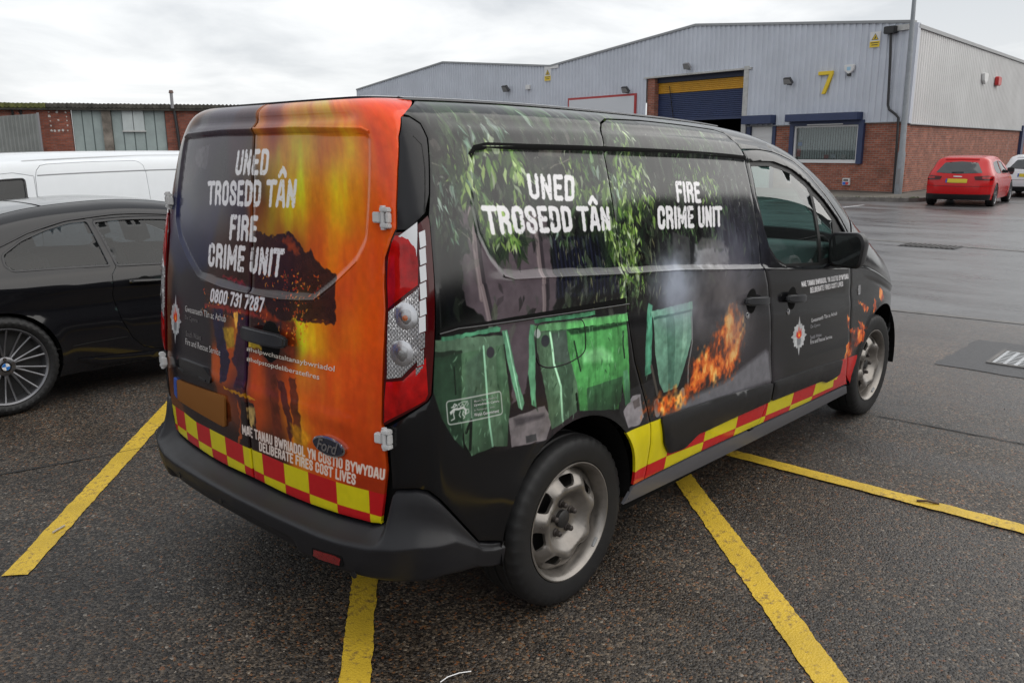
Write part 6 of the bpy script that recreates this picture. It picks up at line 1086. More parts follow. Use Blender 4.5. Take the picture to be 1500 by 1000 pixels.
# ------------------------------------------------------------------ other vehicles
def vehicle(name,P_,paint,label,cat,windows,doors,arches,tops,lo=.2,group=None,h=.035,gl=None):
    org=P_['org']; th=P_.get('th',0); K={k:v for k,v in P_.items() if k not in ('org','th')}; sh=Shell(**K); r=empty(name,org,th,label=label,cat=cat,group=group)
    E_=float(sh.d[-1]); AR=[(sh.sx(x),cz,rr) for x,rr,cz in arches]
    out=[(0.001,lo)]
    for c,cz,rr in AR: out+=[(c-math.sqrt(max(0,rr*rr-(cz-lo)**2)),lo)]+archpts(c,cz,rr,180+math.degrees(math.asin((cz-lo)/rr)),-math.degrees(math.asin((cz-lo)/rr)),20)[1:-1]+[(c+math.sqrt(max(0,rr*rr-(cz-lo)**2)),lo)]
    out+=[(E_-.001,lo),(E_-.001,sh.vmax-.001),(.001,sh.vmax-.001)]
    for sg in (1,-1):
        f=(lambda L:L) if sg==1 else mir
        def dd(s,v):
            o=np.zeros(len(s)); a=np.abs(s)
            for c,cz,rr in AR: o+=.012*np.exp(-np.clip(np.hypot(a-c,v-cz)-rr,0,1)/.03)
            if name=='coupe': vc=np.interp(a,[.6,1.7,2.8,4.2],[.85,.815,.735,.70]); dv=v-vc; o+=.008*np.exp(-np.abs(dv)/np.where(dv>0,.05,.012))-.007*np.exp(-((dv+.12)/.08)**2)
            return o
        hs=[f(d) for d in doors]; win=[w for w in windows if not any(pip(np.array([np.mean(w,0)]),d)[0] for d in doors)]
        skin('body_side',sh,f(out),paint,r,holes=hs+[f(w) for w in win],h=h,disp=dd,rim=.012)
        for d in doors:
            wi=[w for w in windows if pip(np.array([np.mean(w,0)]),d)[0]]; o=skin('door',sh,inset(f(d),.004),paint,r,holes=[f(w) for w in wi],h=h,disp=dd)
        for w in windows:
            skin('side_window',sh,inset(f(w),.008),gl or DARKGL,r,h=.06,off=-.008,rim=0,edge=0); strip('window_seal',sh,f(w),.018,GLOSSBLK,r,off=-.002,h=.003,closed=True)
    shell_inner('inner_shell',sh,BLACK,r,-.05,[inset(w,-.10) for w in windows],AR,lo=lo+.02,ns=90,nv=30)
    for nm,xa,xb,m_ in tops: top_skin(nm,sh,xa,xb,m_,r,h=.08,crown=.012)
    for x,rr,cz in arches: liner(r,x,cz,rr+.004,sh.W*.985,sh.W*.6)
    u=MB(); u.box((arches[0][0]+arches[0][1],-sh.W*.85,lo-.02),(arches[1][0]-arches[1][1],sh.W*.85,lo+.03)); u.obj('floor_pan',BLACK,r)
    return r,sh
DARKGL=glass('grey_tinted_glass',(.34,.38,.40),.30,ior=1.45)
BLKCAR=mat('metallic_black_paint',(.0065,.0065,.008),.09,spec=.5)
cq=[(a,b) for a,b in D['c_qwin']]; cq=rnd(cq,.02); cd=rnd([(2.436,1.209),(2.578,1.213),(3.022,1.212),(3.5,1.13),(3.85,1.0),(3.95,.88),(2.897,.877),(2.500,.899)],.02)
cdoor=[(2.440,1.225),(3.022,1.232),(3.52,1.15),(3.90,1.0),(4.03,.86),(4.02,.5),(3.95,.3),(2.83,.255),(2.70,.267),(2.616,.30),(2.538,.38),(2.472,.522),(2.431,.704),(2.447,.842),(2.488,.895)]
car,csh=vehicle('coupe',COUPE,BLKCAR,'glossy black two-door coupe with multi-spoke alloy wheels parked left of the wrapped van','car',[cq,cd],[cdoor],[(1.06,.345,.33),(3.82,.345,.33)],[('boot_lid',.1,.84,BLKCAR),('rear_window',.86,1.5,DARKGL),('roof',1.52,2.5,BLKCAR),('windscreen',2.52,3.3,DARKGL),('bonnet',3.32,4.5,BLKCAR)],lo=.19,h=.025)
def con(s,v,off): return Vector((csh.P(s,v)+csh.N(s,v)*off).tolist())
w1=wheel(car,1.06,-.775,.325,.325,.247,.245,'alloy_badge',1)
for x,y,rz in ((3.82,-.775,0),(1.06,.775,math.pi),(3.82,.775,math.pi)): c=copy_tree(w1,car); c.location=(x,y,.325); c.rotation_euler=(0,.2,rz)
for x,y in ((2.35,-.36),(2.35,.36),(1.55,-.36),(1.55,.36)): seat(car,x,y,.40,w=.46,hh=.5)
P0=[con(a,b,o) for a,b,o in ((2.55,.783,.012),(2.60,.780,.026),(2.68,.775,.03),(2.74,.772,.024),(2.78,.77,.012))]
q=MB(); q.tube(P0,[.012,.014,.014,.013,.010],8); q.obj('door_handle',BLKCAR,car,True)
skin('handle_recess',csh,[(2.66+.05*math.cos(t*math.pi/10),.778+.032*math.sin(t*math.pi/10)) for t in range(20)],BLACK,car,h=.02,off=.009,rim=.002)
q=MB(); q.tube([con(2.565,.782,.026),con(2.565,.782,.034)],.008,10); q.obj('door_lock',CHROME,car)
skin('side_skirt',csh,rnd([(2.15,.300),(2.30,.285),(2.85,.245),(3.6,.24),(3.6,.20),(2.85,.205),(2.30,.225)],.02),BLKCAR,car,h=.03,off=.022,rim=.03,edge=.01)
strip('body_seam',csh,[(2.03,.385),(2.25,.395),(2.5,.395)],.004,SEAL,car,off=.0,h=.001)
strip('roof_trim',csh,[(1.75,1.11),(2.0,1.19),(2.25,1.235),(2.6,1.25),(3.05,1.245),(3.55,1.17)],.014,GLOSSBLK,car,off=.003,h=.003)
for sg in (1,-1): skin('tail_lamp',csh,[(sg*a,b) for a,b in ((.45,.82),(.9,.84),(1.0,.78),(.9,.68),(.45,.68))],LR,car,h=.04,off=.006)
q=MB(); mc=con(3.75,.93,.08); q.box((-.06,-.08,-.06),(.07,.08,.07),Matrix.Translation(mc)); q.obj('mirror',BLKCAR,car,True,bevel=.03,seg=3)
# white van
WPAINT=mat('white_van_paint',(.62,.65,.68),.3,coat=.6,noise=.02)
wd=[(2.073,.45),(2.071,1.138),(2.076,1.462),(2.092,1.530),(2.125,1.562),(2.165,1.577),(2.625,1.574),(3.0,1.564),(3.06,1.553),(3.10,1.51),(3.118,1.45),(3.136,1.195),(3.15,.45)]
ww=rnd([(3.212,1.440),(3.62,1.44),(3.95,1.25),(4.10,1.12),(3.8,1.08),(3.225,1.08)],.03)
wfd=[(3.150,.40),(3.128,1.46),(3.3,1.50),(3.68,1.49),(4.05,1.28),(4.2,1.1),(4.15,.5),(4.0,.35)]
wv,wsh=vehicle('white_van',WPAN if False else WVAN,WPAINT,'plain white panel van behind the black coupe, side door shut','van',[ww],[wd,wfd],[(.75,.35,.32),(3.45,.35,.32)],[('roof',.2,2.8,WPAINT),('windscreen',2.82,3.7,DARKGL),('bonnet',3.75,4.5,WPAINT)],lo=.2,h=.04)
for sg in (1,-1):
    strip('side_rail',wsh,[(sg*a,b) for a,b in ((1.0,1.485),(2.07,1.478),(3.1,1.462))],.012,mat('grey_seam',(.2,.21,.22),.5),wv,off=.0,h=.001)
    strip('gutter_line',wsh,[(sg*a,b) for a,b in ((1.0,1.625),(2.07,1.625),(3.2,1.60))],.008,mat('pale_seam',(.4,.41,.42),.5),wv,off=.0,h=.001)
w2=wheel(wv,.75,-.76,.31,.31,.21,.2,'steel',1)
for x,y,rz in ((3.45,-.76,0),(.75,.76,math.pi),(3.45,.76,math.pi)): c=copy_tree(w2,wv); c.location=(x,y,.31); c.rotation_euler=(0,.2,rz)
for y in (-.36,.36): seat(wv,2.75,y,.55)
# red and white hatchbacks
RED=mat('bright_red_paint',(.45,.004,.006),.2,spec=.4); WHC=mat('white_car_paint',(.62,.63,.65),.3,coat=1); YPL=mat('yellow_plate',(.55,.42,.02),.5); DG2=mat('dark_window',(.02,.024,.026),.08,spec=.8); SLV=mat('silver_badge',(.5,.5,.5),.3,metal=.8)
def hatch(name,P_,paint,label,grp):
    wf=rnd([(1.55,1.20),(2.25,1.235),(2.30,.93),(1.70,.93),(1.48,1.0)],.03); wr=rnd([(2.36,1.235),(2.95,1.20),(3.40,1.0),(3.55,.92),(2.40,.92)],.03)
    dr=[(1.62,1.27),(2.30,1.29),(2.345,.92),(2.33,.3),(2.0,.28),(1.85,.55),(1.66,.72),(1.50,.9),(1.44,1.0)]; df=[(2.335,1.29),(2.98,1.255),(3.5,1.02),(3.68,.88),(3.62,.3),(2.35,.28),(2.36,.92)]
    c,s=vehicle(name,P_,paint,label,'car',[wf,wr],[dr,df],[(.82,.345,.33),(3.42,.345,.33)],[('roof',.2,2.35,paint),('windscreen',2.37,3.1,DARKGL),('bonnet',3.12,4.2,paint)],group=grp,h=.05)
    sk=lambda nm,L,m_,o: skin(nm,s,L,m_,c,h=.05,off=o,rim=.015)
    sk('rear_window',rnd([(-.66,.96),(-.54,1.24),(0,1.27),(.54,1.24),(.66,.96),(0,.93)],.04),DG2,.006); sk('rear_bumper_insert',rnd([(-.95,.36),(.95,.36),(.98,.2),(-.98,.2)],.04),CLAD,.012)
    for sg in (1,-1):
        tlm=sk('tail_lamp',rnd([(sg*a,b) for a,b in ((.42,.86),(.80,.88),(1.02,.84),(.98,.75),(.46,.76))],.02),LD,.01); skin('lamp_glow',s,rnd([(sg*a,b) for a,b in ((.62,.85),(.95,.85),(.93,.79),(.62,.79))],.01),LR,tlm,h=.05,off=.014,rim=.003)  # brighter red lens panel on the dark red lamp
    sk('number_plate',rnd([(-.26,.79),(.26,.79),(.26,.68),(-.26,.68)],.01),YPL,.014); sk('plate_band',[(-.30,.79),(-.262,.79),(-.262,.68),(-.30,.68)],mat('plate_blue',(.02,.07,.35),.4),.014)
    sk('maker_emblem',rnd([(-.12,.87),(.12,.87),(.12,.84),(-.12,.84)],.01),SLV,.012); sk('rear_wiper',[(-.18,.975),(.14,.985),(.14,.967),(-.18,.955)],CLAD,.02)
    strip('bumper_seam',s,[(-1.02,.60),(-.5,.585),(0,.58),(.5,.585),(1.02,.60)],.012,SEAL,c,off=.0,h=.001)
    strip('roof_spoiler',s,[(-.60,1.325),(0,1.335),(.60,1.325)],.05,paint,c,off=.004,h=.02)
    w=wheel(c,.82,-.78,.325,.325,.235,.215,'alloy',1)
    for x,y,rz in ((3.42,-.78,0),(.82,.78,math.pi),(3.42,.78,math.pi)): k=copy_tree(w,c); k.location=(x,y,.325); k.rotation_euler=(0,.2,rz)
    q=MB(); mc=Vector((s.P(3.42,.98)+s.N(3.42,.98)*.10).tolist()); q.box((-.06,-.09,-.06),(.06,.09,.07),Matrix.Translation(mc)); q.box((-.02,-.02,-.05),(.03,.14,-.02),Matrix.Translation(mc)); q.obj('mirror',CLAD if paint is RED else paint,c,True,bevel=.03)
    for y in (-.36,.36): seat(c,2.3,y,.45)
    return c
hatch('hatchback',HATCH,RED,'bright red hatchback parked at the kerb beside the brick and metal unit',None)
H2=dict(HATCH); H2['org']=(31.2,3.75,0); H2['th']=.03
hatch('hatchback',H2,WHC,'white hatchback parked in front of the red car, cut by the right edge',None)
# ------------------------------------------------------------------ unit 7
def brick_mat(name,c1,c2,mortar,scale=1.,stain=.3):
    m=mat(name,c1,.85); t=m.node_tree; b=t.nodes['Principled BSDF']; uv=nd(t,'ShaderNodeUVMap'); uv.uv_map='UVMap'
    br=nd(t,'ShaderNodeTexBrick',Scale=1); br.inputs['Color1'].default_value=(*c1,1); br.inputs['Color2'].default_value=(*c2,1); br.inputs['Mortar'].default_value=(*mortar,1)
    br.inputs['Brick Width'].default_value=.225*scale; br.inputs['Row Height'].default_value=.075*scale; br.inputs['Mortar Size'].default_value=.009; br.inputs['Bias'].default_value=-.1; t.links.new(uv.outputs[0],br.inputs['Vector'])
    n=nd(t,'ShaderNodeTexNoise',Scale=1.6,Detail=8,Roughness=.7); t.links.new(uv.outputs[0],n.inputs['Vector']); n2=nd(t,'ShaderNodeTexWhiteNoise'); n2.noise_dimensions='2D'
    vm=nd(t,'ShaderNodeVectorMath',operation='FLOOR'); sc=nd(t,'ShaderNodeVectorMath',operation='DIVIDE'); sc.inputs[1].default_value=(.225*scale,.075*scale,1); t.links.new(uv.outputs[0],sc.inputs[0]); t.links.new(sc.outputs[0],vm.inputs[0]); t.links.new(vm.outputs[0],n2.inputs['Vector'])
    r=nd(t,'ShaderNodeMapRange'); r.inputs[1].default_value=.3; r.inputs[2].default_value=.7; r.inputs[3].default_value=1-stain; r.inputs[4].default_value=1+stain; t.links.new(n.outputs[0],r.inputs[0])
    r2=nd(t,'ShaderNodeMapRange'); r2.inputs[3].default_value=.8; r2.inputs[4].default_value=1.2; t.links.new(n2.outputs[0],r2.inputs[0]); mu=nd(t,'ShaderNodeMath',operation='MULTIPLY'); t.links.new(r.outputs[0],mu.inputs[0]); t.links.new(r2.outputs[0],mu.inputs[1])
    v=nd(t,'ShaderNodeVectorMath',operation='SCALE'); t.links.new(br.outputs[0],v.inputs[0]); t.links.new(mu.outputs[0],v.inputs['Scale'])
    # lime bloom in vertical runs
    wv_=nd(t,'ShaderNodeTexNoise',Scale=1,Detail=5); mp=nd(t,'ShaderNodeMapping'); mp.inputs['Scale'].default_value=(1.7,.35,1); t.links.new(uv.outputs[0],mp.inputs[0]); t.links.new(mp.outputs[0],wv_.inputs['Vector']); r3=nd(t,'ShaderNodeMapRange'); r3.inputs[1].default_value=.60; r3.inputs[2].default_value=.76; r3.inputs[4].default_value=.4; t.links.new(wv_.outputs[0],r3.inputs[0])
    mx=nd(t,'ShaderNodeMix',data_type='RGBA'); mx.inputs[7].default_value=(.26,.22,.20,1); t.links.new(r3.outputs[0],mx.inputs[0]); t.links.new(v.outputs[0],mx.inputs[6]); t.links.new(mx.outputs[2],b.inputs['Base Color'])
    bp=nd(t,'ShaderNodeBump',Distance=.01,Strength=.7); bp.invert=True; t.links.new(br.outputs[1],bp.inputs['Height']); t.links.new(bp.outputs[0],b.inputs['Normal'])
    return m
BRICK=brick_mat('red_brick',(.30,.092,.052),(.22,.064,.040),(.24,.20,.17))
CLADM=mat('pale_blue_grey_cladding',(.50,.53,.59),.5,noise=.08,nscale=.7,metal=.0,spec=.4); CLADS=mat('pale_grey_side_cladding',(.52,.52,.52),.55,noise=.10,nscale=.5)
NAVY=mat('navy_shutter_paint',(.022,.036,.095),.5,noise=.12,nscale=3); AMB=mat('amber_shutter_paint',(.52,.27,.02),.5,noise=.12,nscale=3); WHITE=mat('white_upvc',(.62,.62,.62),.5); GREY=mat('mid_grey_metal',(.2,.2,.21),.5); DIRTYW=mat('grubby_white',(.42,.42,.41),.6,noise=.15)
O=Vector((29.4,7.2,0)); unit=empty('industrial_unit',O,label='industrial unit with pale ribbed cladding over red brick, numbered seven in yellow',cat='building')
azf=math.radians(80); azs=math.radians(1)
def FW(t,q,z): return Vector((math.cos(azf)*t-math.sin(azf)*q,math.sin(azf)*t+math.cos(azf)*q,z))
def SW(t,q,z): return Vector((math.cos(azs)*t+math.sin(azs)*q,math.sin(azs)*t-math.cos(azs)*q,z))
GP=[(-.02,5.72),(.1,5.75),(9.45,6.69),(18.9,5.78),(28.9,6.77),(40.2,5.82)]
def gz(t): return float(np.interp(t,[p[0] for p in GP],[p[1] for p in GP]))
def obox(mb,T,t0,t1,q0,q1,z0,z1): mb.add([T(t0,q0,z0),T(t1,q0,z0),T(t1,q1,z0),T(t0,q1,z0),T(t0,q0,z1),T(t1,q0,z1),T(t1,q1,z1),T(t0,q1,z1)],[(0,3,2,1),(4,5,6,7),(0,1,5,4),(1,2,6,5),(2,3,7,6),(3,0,4,7)])
def wbox(name,T,t0,t1,q0,q1,z0,z1,m,parent,bev=0): b=MB(); obox(b,T,t0,t1,q0,q1,z0,z1); return b.obj(name,m,parent,bevel=bev)
def ribbed(name,T,t0,t1,pitch,depth,zl,zh,m,parent,q0=0,fr=(0,.30,.40,.80,.90)):
    b=MB(); ts=[]; k=int((t1-t0)/pitch)
    for i in range(k):
        for f_,d in zip(fr,(0,0,depth,depth,0)): ts.append((t0+(i+f_)*pitch,d))
    ts.append((t1,0)); V=[];F=[]
    for t,d in ts: V+=[T(t,q0+d,zl(t)),T(t,q0+d,zh(t))]
    for i in range(len(ts)-1): F.append((2*i,2*i+2,2*i+3,2*i+1))
    b.add(V,F); return b.obj(name,m,parent,fix=False)
def uvwall(name,T,rects,q0,m,parent,uvs=True,th=.22):
    """wall slabs given as rectangles (t0,t1,z0,z1), UV in metres"""
    V=[];F=[];U=[]
    for t0,t1,z0,z1 in rects:
        n=len(V); P=[(t0,q0,z0),(t1,q0,z0),(t1,q0,z1),(t0,q0,z1),(t0,q0-th,z0),(t1,q0-th,z0),(t1,q0-th,z1),(t0,q0-th,z1)]
        V+=[T(*p) for p in P]; U+=[(p[0]+(p[1]-q0),p[2]) for p in P]
        F+=[(n,n+1,n+2,n+3),(n+5,n+4,n+7,n+6),(n,n+3,n+7,n+4),(n+1,n+5,n+6,n+2),(n+3,n+2,n+6,n+7),(n,n+4,n+5,n+1)]
    me=bpy.data.meshes.new(name); me.from_pydata([tuple(v) for v in V],[],F); ul=me.uv_layers.new(name='UVMap'); li=np.empty(len(me.loops),int); me.loops.foreach_get('vertex_index',li); ul.data.foreach_set('uv',np.array(U)[li].astype(np.float32).ravel())
    return link(name,me,m,parent)
ribbed('wall_cladding',FW,0.0,6.74,.245,-.035,lambda t:2.545,gz,CLADM,unit,.06); ribbed('wall_cladding',FW,6.74,12.19,.245,-.035,lambda t:4.76,gz,CLADM,unit,.06); ribbed('wall_cladding',FW,12.19,40.2,.245,-.035,lambda t:2.545,gz,CLADM,unit,.06)
ribbed('side_cladding',SW,0.0,34.,.26,-.024,lambda t:2.47,lambda t:5.62,CLADS,unit,.06)
uvwall('brick_wall',FW,[(0,1.60,.12,2.545),(1.60,4.46,.12,1.12),(1.60,4.46,2.60,2.545+.05),(4.46,5.24,.12,2.545),(6.62,6.85,.12,2.545),(12.05,40.2,.12,2.545)],0,BRICK,unit)
uvwall('brick_wall',SW,[(0.002,34,.12,2.47)],0,BRICK,unit)
PLN=mat('dark_plinth',(.06,.055,.05),.9,noise=.5,nscale=2)  # dark grey wall foot, tone varied at random
wbox('plinth',FW,-.03,5.24,-.2,.03,0,.135,PLN,unit); wbox('plinth',SW,.04,34,-.2,.03,0,.135,PLN,unit); wbox('plinth',FW,12.0,40.2,-.2,.03,0,.135,PLN,unit)
# roof, ridge caps, gable flashings
b=MB(); V=[];F=[]
for t,z in GP[1:]: p=FW(t,.02,z-.01); V+=[p,p+Vector((34,.5,0))]
for i in range(len(GP)-2): F.append((2*i,2*i+1,2*i+3,2*i+2))
b.add(V,F); b.obj('roof',mat('roof_sheet',(.3,.3,.3),.6,noise=.1),unit,fix=False)
FL=mat('grey_flashing',(.26,.27,.28),.5)
for (a,za),(c,zc_) in zip(GP[1:-1],GP[2:]):
    b=MB(); b.add([FW(a,.10,za-.02),FW(c,.10,zc_-.02),FW(c,.10,zc_+.07),FW(a,.10,za+.07),FW(a,-.2,za-.02),FW(c,-.2,zc_-.02),FW(c,-.2,zc_+.07),FW(a,-.2,za+.07)],[(0,1,2,3),(3,2,6,7),(0,4,5,1),(4,7,6,5),(0,3,7,4),(1,5,6,2)]); b.obj('verge_flashing',FL,unit)
wbox('corner_flashing',FW,-.10,.06,-.1,.075,2.48,5.72,CLADM,unit); wbox('side_eaves_trim',SW,.0,34,-.1,.12,5.56,5.68,FL,unit)
wbox('cladding_drip',FW,.0,6.6,0,.09,2.515,2.545,FL,unit); wbox('cladding_drip',SW,.05,34,0,.10,2.44,2.47,FL,unit)
wbox('blank_panel',FW,18.25,19.35,.065,.09,5.66,5.86,WHITE,unit)
# roller door
rd=wbox('roller_door_frame',FW,6.62,6.84,-.3,.10,0,4.86,DIRTYW,unit); wbox('lintel',FW,6.5,12.3,-.05,.11,4.73,4.80,DIRTYW,unit); uvwall('door_reveal',FW,[(11.75,12.19,.0,4.73)],-.02,BRICK,unit,th=.5)
def slats(name,z0,z1,m):
    b=MB(); n=int((z1-z0)/.076); V=[];F=[]
    for i in range(n+1):
        z=z0+(z1-z0)*i/n
        for dz,dq in ((0,-.30),(.02,-.275),(.05,-.275)): V+=[FW(6.84,dq,min(z1,z+dz)),FW(11.75,dq,min(z1,z+dz))]
    for i in range(len(V)//2-1): F.append((2*i,2*i+1,2*i+3,2*i+2))
    b.add(V,F); return b.obj(name,m,unit,fix=False)
slats('shutter_curtain',2.92,4.05,NAVY); slats('shutter_top_band',4.055,4.52,AMB)
wbox('shutter_bottom_rail',FW,6.84,11.75,-.31,-.26,2.86,2.93,NAVY,unit); wbox('shutter_roll_hood',FW,6.84,12.0,-.6,-.2,4.52,4.73,mat('hood_navy',(.012,.018,.045),.6),unit)
q=MB(); q.tube([FW(10.75,-.22,2.9),FW(11.05,-.21,4.35)],.018,6); q.obj('pull_strap',SEAL,unit)
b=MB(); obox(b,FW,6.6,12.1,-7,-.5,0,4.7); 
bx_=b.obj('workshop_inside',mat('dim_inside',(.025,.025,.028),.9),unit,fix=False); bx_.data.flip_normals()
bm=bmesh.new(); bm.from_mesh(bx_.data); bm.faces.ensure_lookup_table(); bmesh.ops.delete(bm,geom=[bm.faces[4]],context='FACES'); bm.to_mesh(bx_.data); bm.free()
# small door and window with blue shutter boxes
wbox('door_shutter_box',FW,5.25,6.66,.0,.36,2.60,2.93,NAVY,unit,.01); dr=wbox('white_door',FW,5.38,6.40,-.12,-.04,.12,2.56,WHITE,unit)
for i in range(5): wbox('door_panel',FW,5.42,6.36,-.045,-.03,.2+i*.47,.62+i*.47,WHITE,dr,.01)
wbox('door_guide',FW,5.22,5.37,-.1,.06,.12,2.62,NAVY,unit); wbox('door_guide',FW,6.41,6.60,-.1,.06,.12,2.62,NAVY,unit)
wbox('window_shutter_box',FW,1.62,4.60,.0,.40,2.64,2.91,NAVY,unit,.01); wbox('shutter_lintel',FW,1.68,4.54,-.05,.12,2.48,2.64,NAVY,unit)
wbox('shutter_guide',FW,4.37,4.54,-.05,.12,1.12,2.48,NAVY,unit); wbox('shutter_guide',FW,1.50,1.70,-.05,.14,1.10,2.64,NAVY,unit)
wf=wbox('window',FW,1.705,4.365,-.08,.06,1.12,1.24,WHITE,unit); wbox('frame_stile',FW,1.705,1.78,-.08,.05,1.24,2.48,WHITE,wf); wbox('frame_stile',FW,4.29,4.365,-.08,.05,1.24,2.48,WHITE,wf); wbox('frame_head',FW,1.78,4.29,-.08,.05,2.42,2.48,WHITE,wf)
BL=mat('blind_fabric',(.66,.67,.67),.8)
for i in range(24):
    t=1.83+i*.103; b=MB(); b.add([FW(t,-.16,1.26),FW(t+.055,-.12,1.26),FW(t+.055,-.12,2.46),FW(t,-.16,2.46)],[(0,1,2,3)]); b.obj('blind_slat',BL,wf,fix=False)
wbox('window_glass',FW,1.78,4.29,-.02,-.015,1.24,2.42,glass('office_glass',(.7,.75,.75),.05),wf)
b=MB(); obox(b,FW,1.3,4.8,-3.5,-.23,.3,2.6); o=b.obj('office_inside',mat('office_wall',(.10,.11,.12),.9),unit,fix=False); bm=bmesh.new(); bm.from_mesh(o.data); bm.faces.ensure_lookup_table(); bmesh.ops.delete(bm,geom=[bm.faces[4]],context='FACES'); bm.to_mesh(o.data); bm.free()
wbox('light_tube',FW,2.3,3.78,.13,.17,2.49,2.53,WHITE,unit,.01)
for i,(t,z,c) in enumerate(((4.15,1.75,(.1,.25,.6)),(4.18,1.5,(.5,.05,.05)),(4.12,1.95,(.5,.5,.5)),(4.2,1.35,(.5,.1,.1)),(2.3,1.28,(.5,.45,.45)),(3.0,1.28,(.4,.1,.1)),(2.7,1.30,(.5,.5,.55)))): wbox('window_notice',FW,t-.09,t+.09,-.05,-.045,z,z+.14,mat('notice_%s'%'abcdefg'[i],c,.6),wf)
# rainwater pipe
PB=mat('black_upvc_pipe',(.012,.012,.014),.4); wbox('rainwater_hopper',FW,.58,.97,.08,.34,5.44,5.68,PB,unit,.02); wbox('gutter_end',FW,.2,1.0,.0,.14,5.52,5.70,DIRTYW,unit)
q=MB(); q.tube([FW(.78,.18,5.5),FW(.72,.16,4.5),FW(.66,.15,3.1),FW(.60,.15,2.95),FW(.34,.18,2.78),FW(.24,.15,2.66),FW(.20,.13,1.4),FW(.17,.13,.1)],.043,10); q.obj('rainwater_pipe',PB,unit,True)
mt=wbox('meter_box',FW,1.90,2.18,.0,.09,.33,.58,WHITE,unit,.01); wbox('red_socket',FW,1.93,2.03,.09,.11,.35,.45,mat('socket_red',(.5,.04,.04),.4),mt); wbox('blue_socket',FW,2.05,2.15,.09,.11,.35,.45,mat('socket_blue',(.03,.12,.5),.4),mt); wbox('breaker',FW,1.95,2.13,.09,.10,.48,.55,mat('breaker_grey',(.1,.1,.1),.4),mt)
wbox('side_door_frame',SW,18.0,18.5,.0,.14,.0,2.7,NAVY,unit); wbox('side_door_frame',SW,21.0,21.5,.0,.14,.0,2.7,NAVY,unit)
# things fixed to the walls
def wall_thing(name,T,t,z,label,cat,group=None): p=O+T(t,.06,z); return empty(name,p,label=label,cat=cat,group=group)
def rel(T,t0,z0): return lambda t,q,z: T(t,q,z)-T(t0,.06,z0)
YL=mat('yellow_sign_paint',(.70,.50,.02),.45); BK=mat('sign_black',(.02,.02,.02),.5)
sv=wall_thing('unit_number',FW,3.17,4.0,'large yellow numeral seven on the ribbed cladding','sign'); R_=rel(FW,3.17,4.0)
b=MB(); b.prism([(3.47,4.39),(2.86,4.37),(2.88,4.25),(3.27,3.58),(3.10,3.56),(2.72+.02,4.25),(3.46,4.27)][:0] or [(3.47,4.40),(2.87,4.40),(2.87,4.27),(3.14,3.60),(3.29,3.60),(3.02,4.27),(3.47,4.27)],lambda x,y,h:R_(x,.07+h,y),.08); b.obj('numeral',YL,sv,bevel=.01)
def warn(t0,t1,z0,z1,lab):
    w=wall_thing('warning_sign',FW,(t0+t1)/2,(z0+z1)/2,lab,'sign'); r=rel(FW,(t0+t1)/2,(z0+z1)/2); W_=t1-t0;H_=z1-z0
    b=MB(); obox(b,r,t0,t1,.065,.08,z0,z1); b.obj('board',WHITE,w); b=MB(); obox(b,r,t0+.02*W_,t1-.02*W_,.081,.084,z0+.02*H_,z0+.40*H_); b.obj('yellow_panel',YL,w)
    c=(t0+t1)/2; b=MB(); b.prism([(c-.34*W_,z0+.48*H_),(c+.34*W_,z0+.48*H_),(c,z0+.90*H_)],lambda x,y,h:r(x,.081+h,y),.003); b.obj('triangle_border',BK,w); b=MB(); b.prism([(c-.26*W_,z0+.515*H_),(c+.26*W_,z0+.515*H_),(c,z0+.84*H_)],lambda x,y,h:r(x,.085+h,y),.002); b.obj('triangle',YL,w)
    b=MB(); b.prism([(c-.05*W_,z0+.55*H_),(c+.12*W_,z0+.55*H_),(c+.03*W_,z0+.64*H_),(c-.03*W_,z0+.75*H_),(c-.10*W_,z0+.62*H_)],lambda x,y,h:r(x,.088+h,y),.002); b.obj('symbol',BK,w)
    b=MB(); 
    for i,(f0,f1) in enumerate(((.12,.88),(.2,.8))): obox(b,r,t0+f0*W_,t0+f1*W_,.085,.087,z0+(.28-.14*i)*H_,z0+(.33-.14*i)*H_)
    b.obj('printed_lines',BK,w)
warn(1.20,1.58,5.06,5.58,'white and yellow warning sign high on the wall near the downpipe'); warn(18.85,19.35,5.08,5.70,'white and yellow warning sign below the roof valley')
al=wall_thing('alarm_box',FW,2.24,4.40,'white shield-shaped alarm box right of the yellow numeral','alarm'); r=rel(FW,2.24,4.40); b=MB(); b.prism(rnd([(2.04,4.56),(2.44,4.56),(2.42,4.36),(2.24,4.22),(2.06,4.36)],.05),lambda x,y,h:r(x,.07+h,y),.10); b.obj('cover',WHITE,al,bevel=.015); b=MB(); obox(b,r,2.18,2.30,.07,.16,4.17,4.26); b.obj('strobe',BK,al); b=MB(); obox(b,r,2.17,2.31,.172,.176,4.36,4.48); b.obj('print',mat('pale_blue_print',(.3,.5,.65),.5),al)
a2=wall_thing('alarm_box',SW,9.2,4.48,'white alarm box on the side wall, left of the red bell','alarm'); r=rel(SW,9.2,4.48); b=MB(); b.prism(rnd([(8.95,4.68),(9.6,4.68),(9.55,4.35),(9.27,4.22),(9.0,4.35)],.08),lambda x,y,h:r(x,.07+h,y),.12); b.obj('cover',WHITE,a2,bevel=.02)
a3=wall_thing('alarm_bell',SW,11.5,4.47,'red alarm bell box on the side wall','alarm'); r=rel(SW,11.5,4.47); b=MB(); b.prism(rnd([(11.25,4.66),(11.85,4.66),(11.85,4.28),(11.25,4.28)],.1),lambda x,y,h:r(x,.07+h,y),.16); b.obj('cover',mat('alarm_red',(.42,.02,.02),.4),a3,bevel=.03)
DKG=mat('floodlight_grey',(.05,.05,.055),.45)
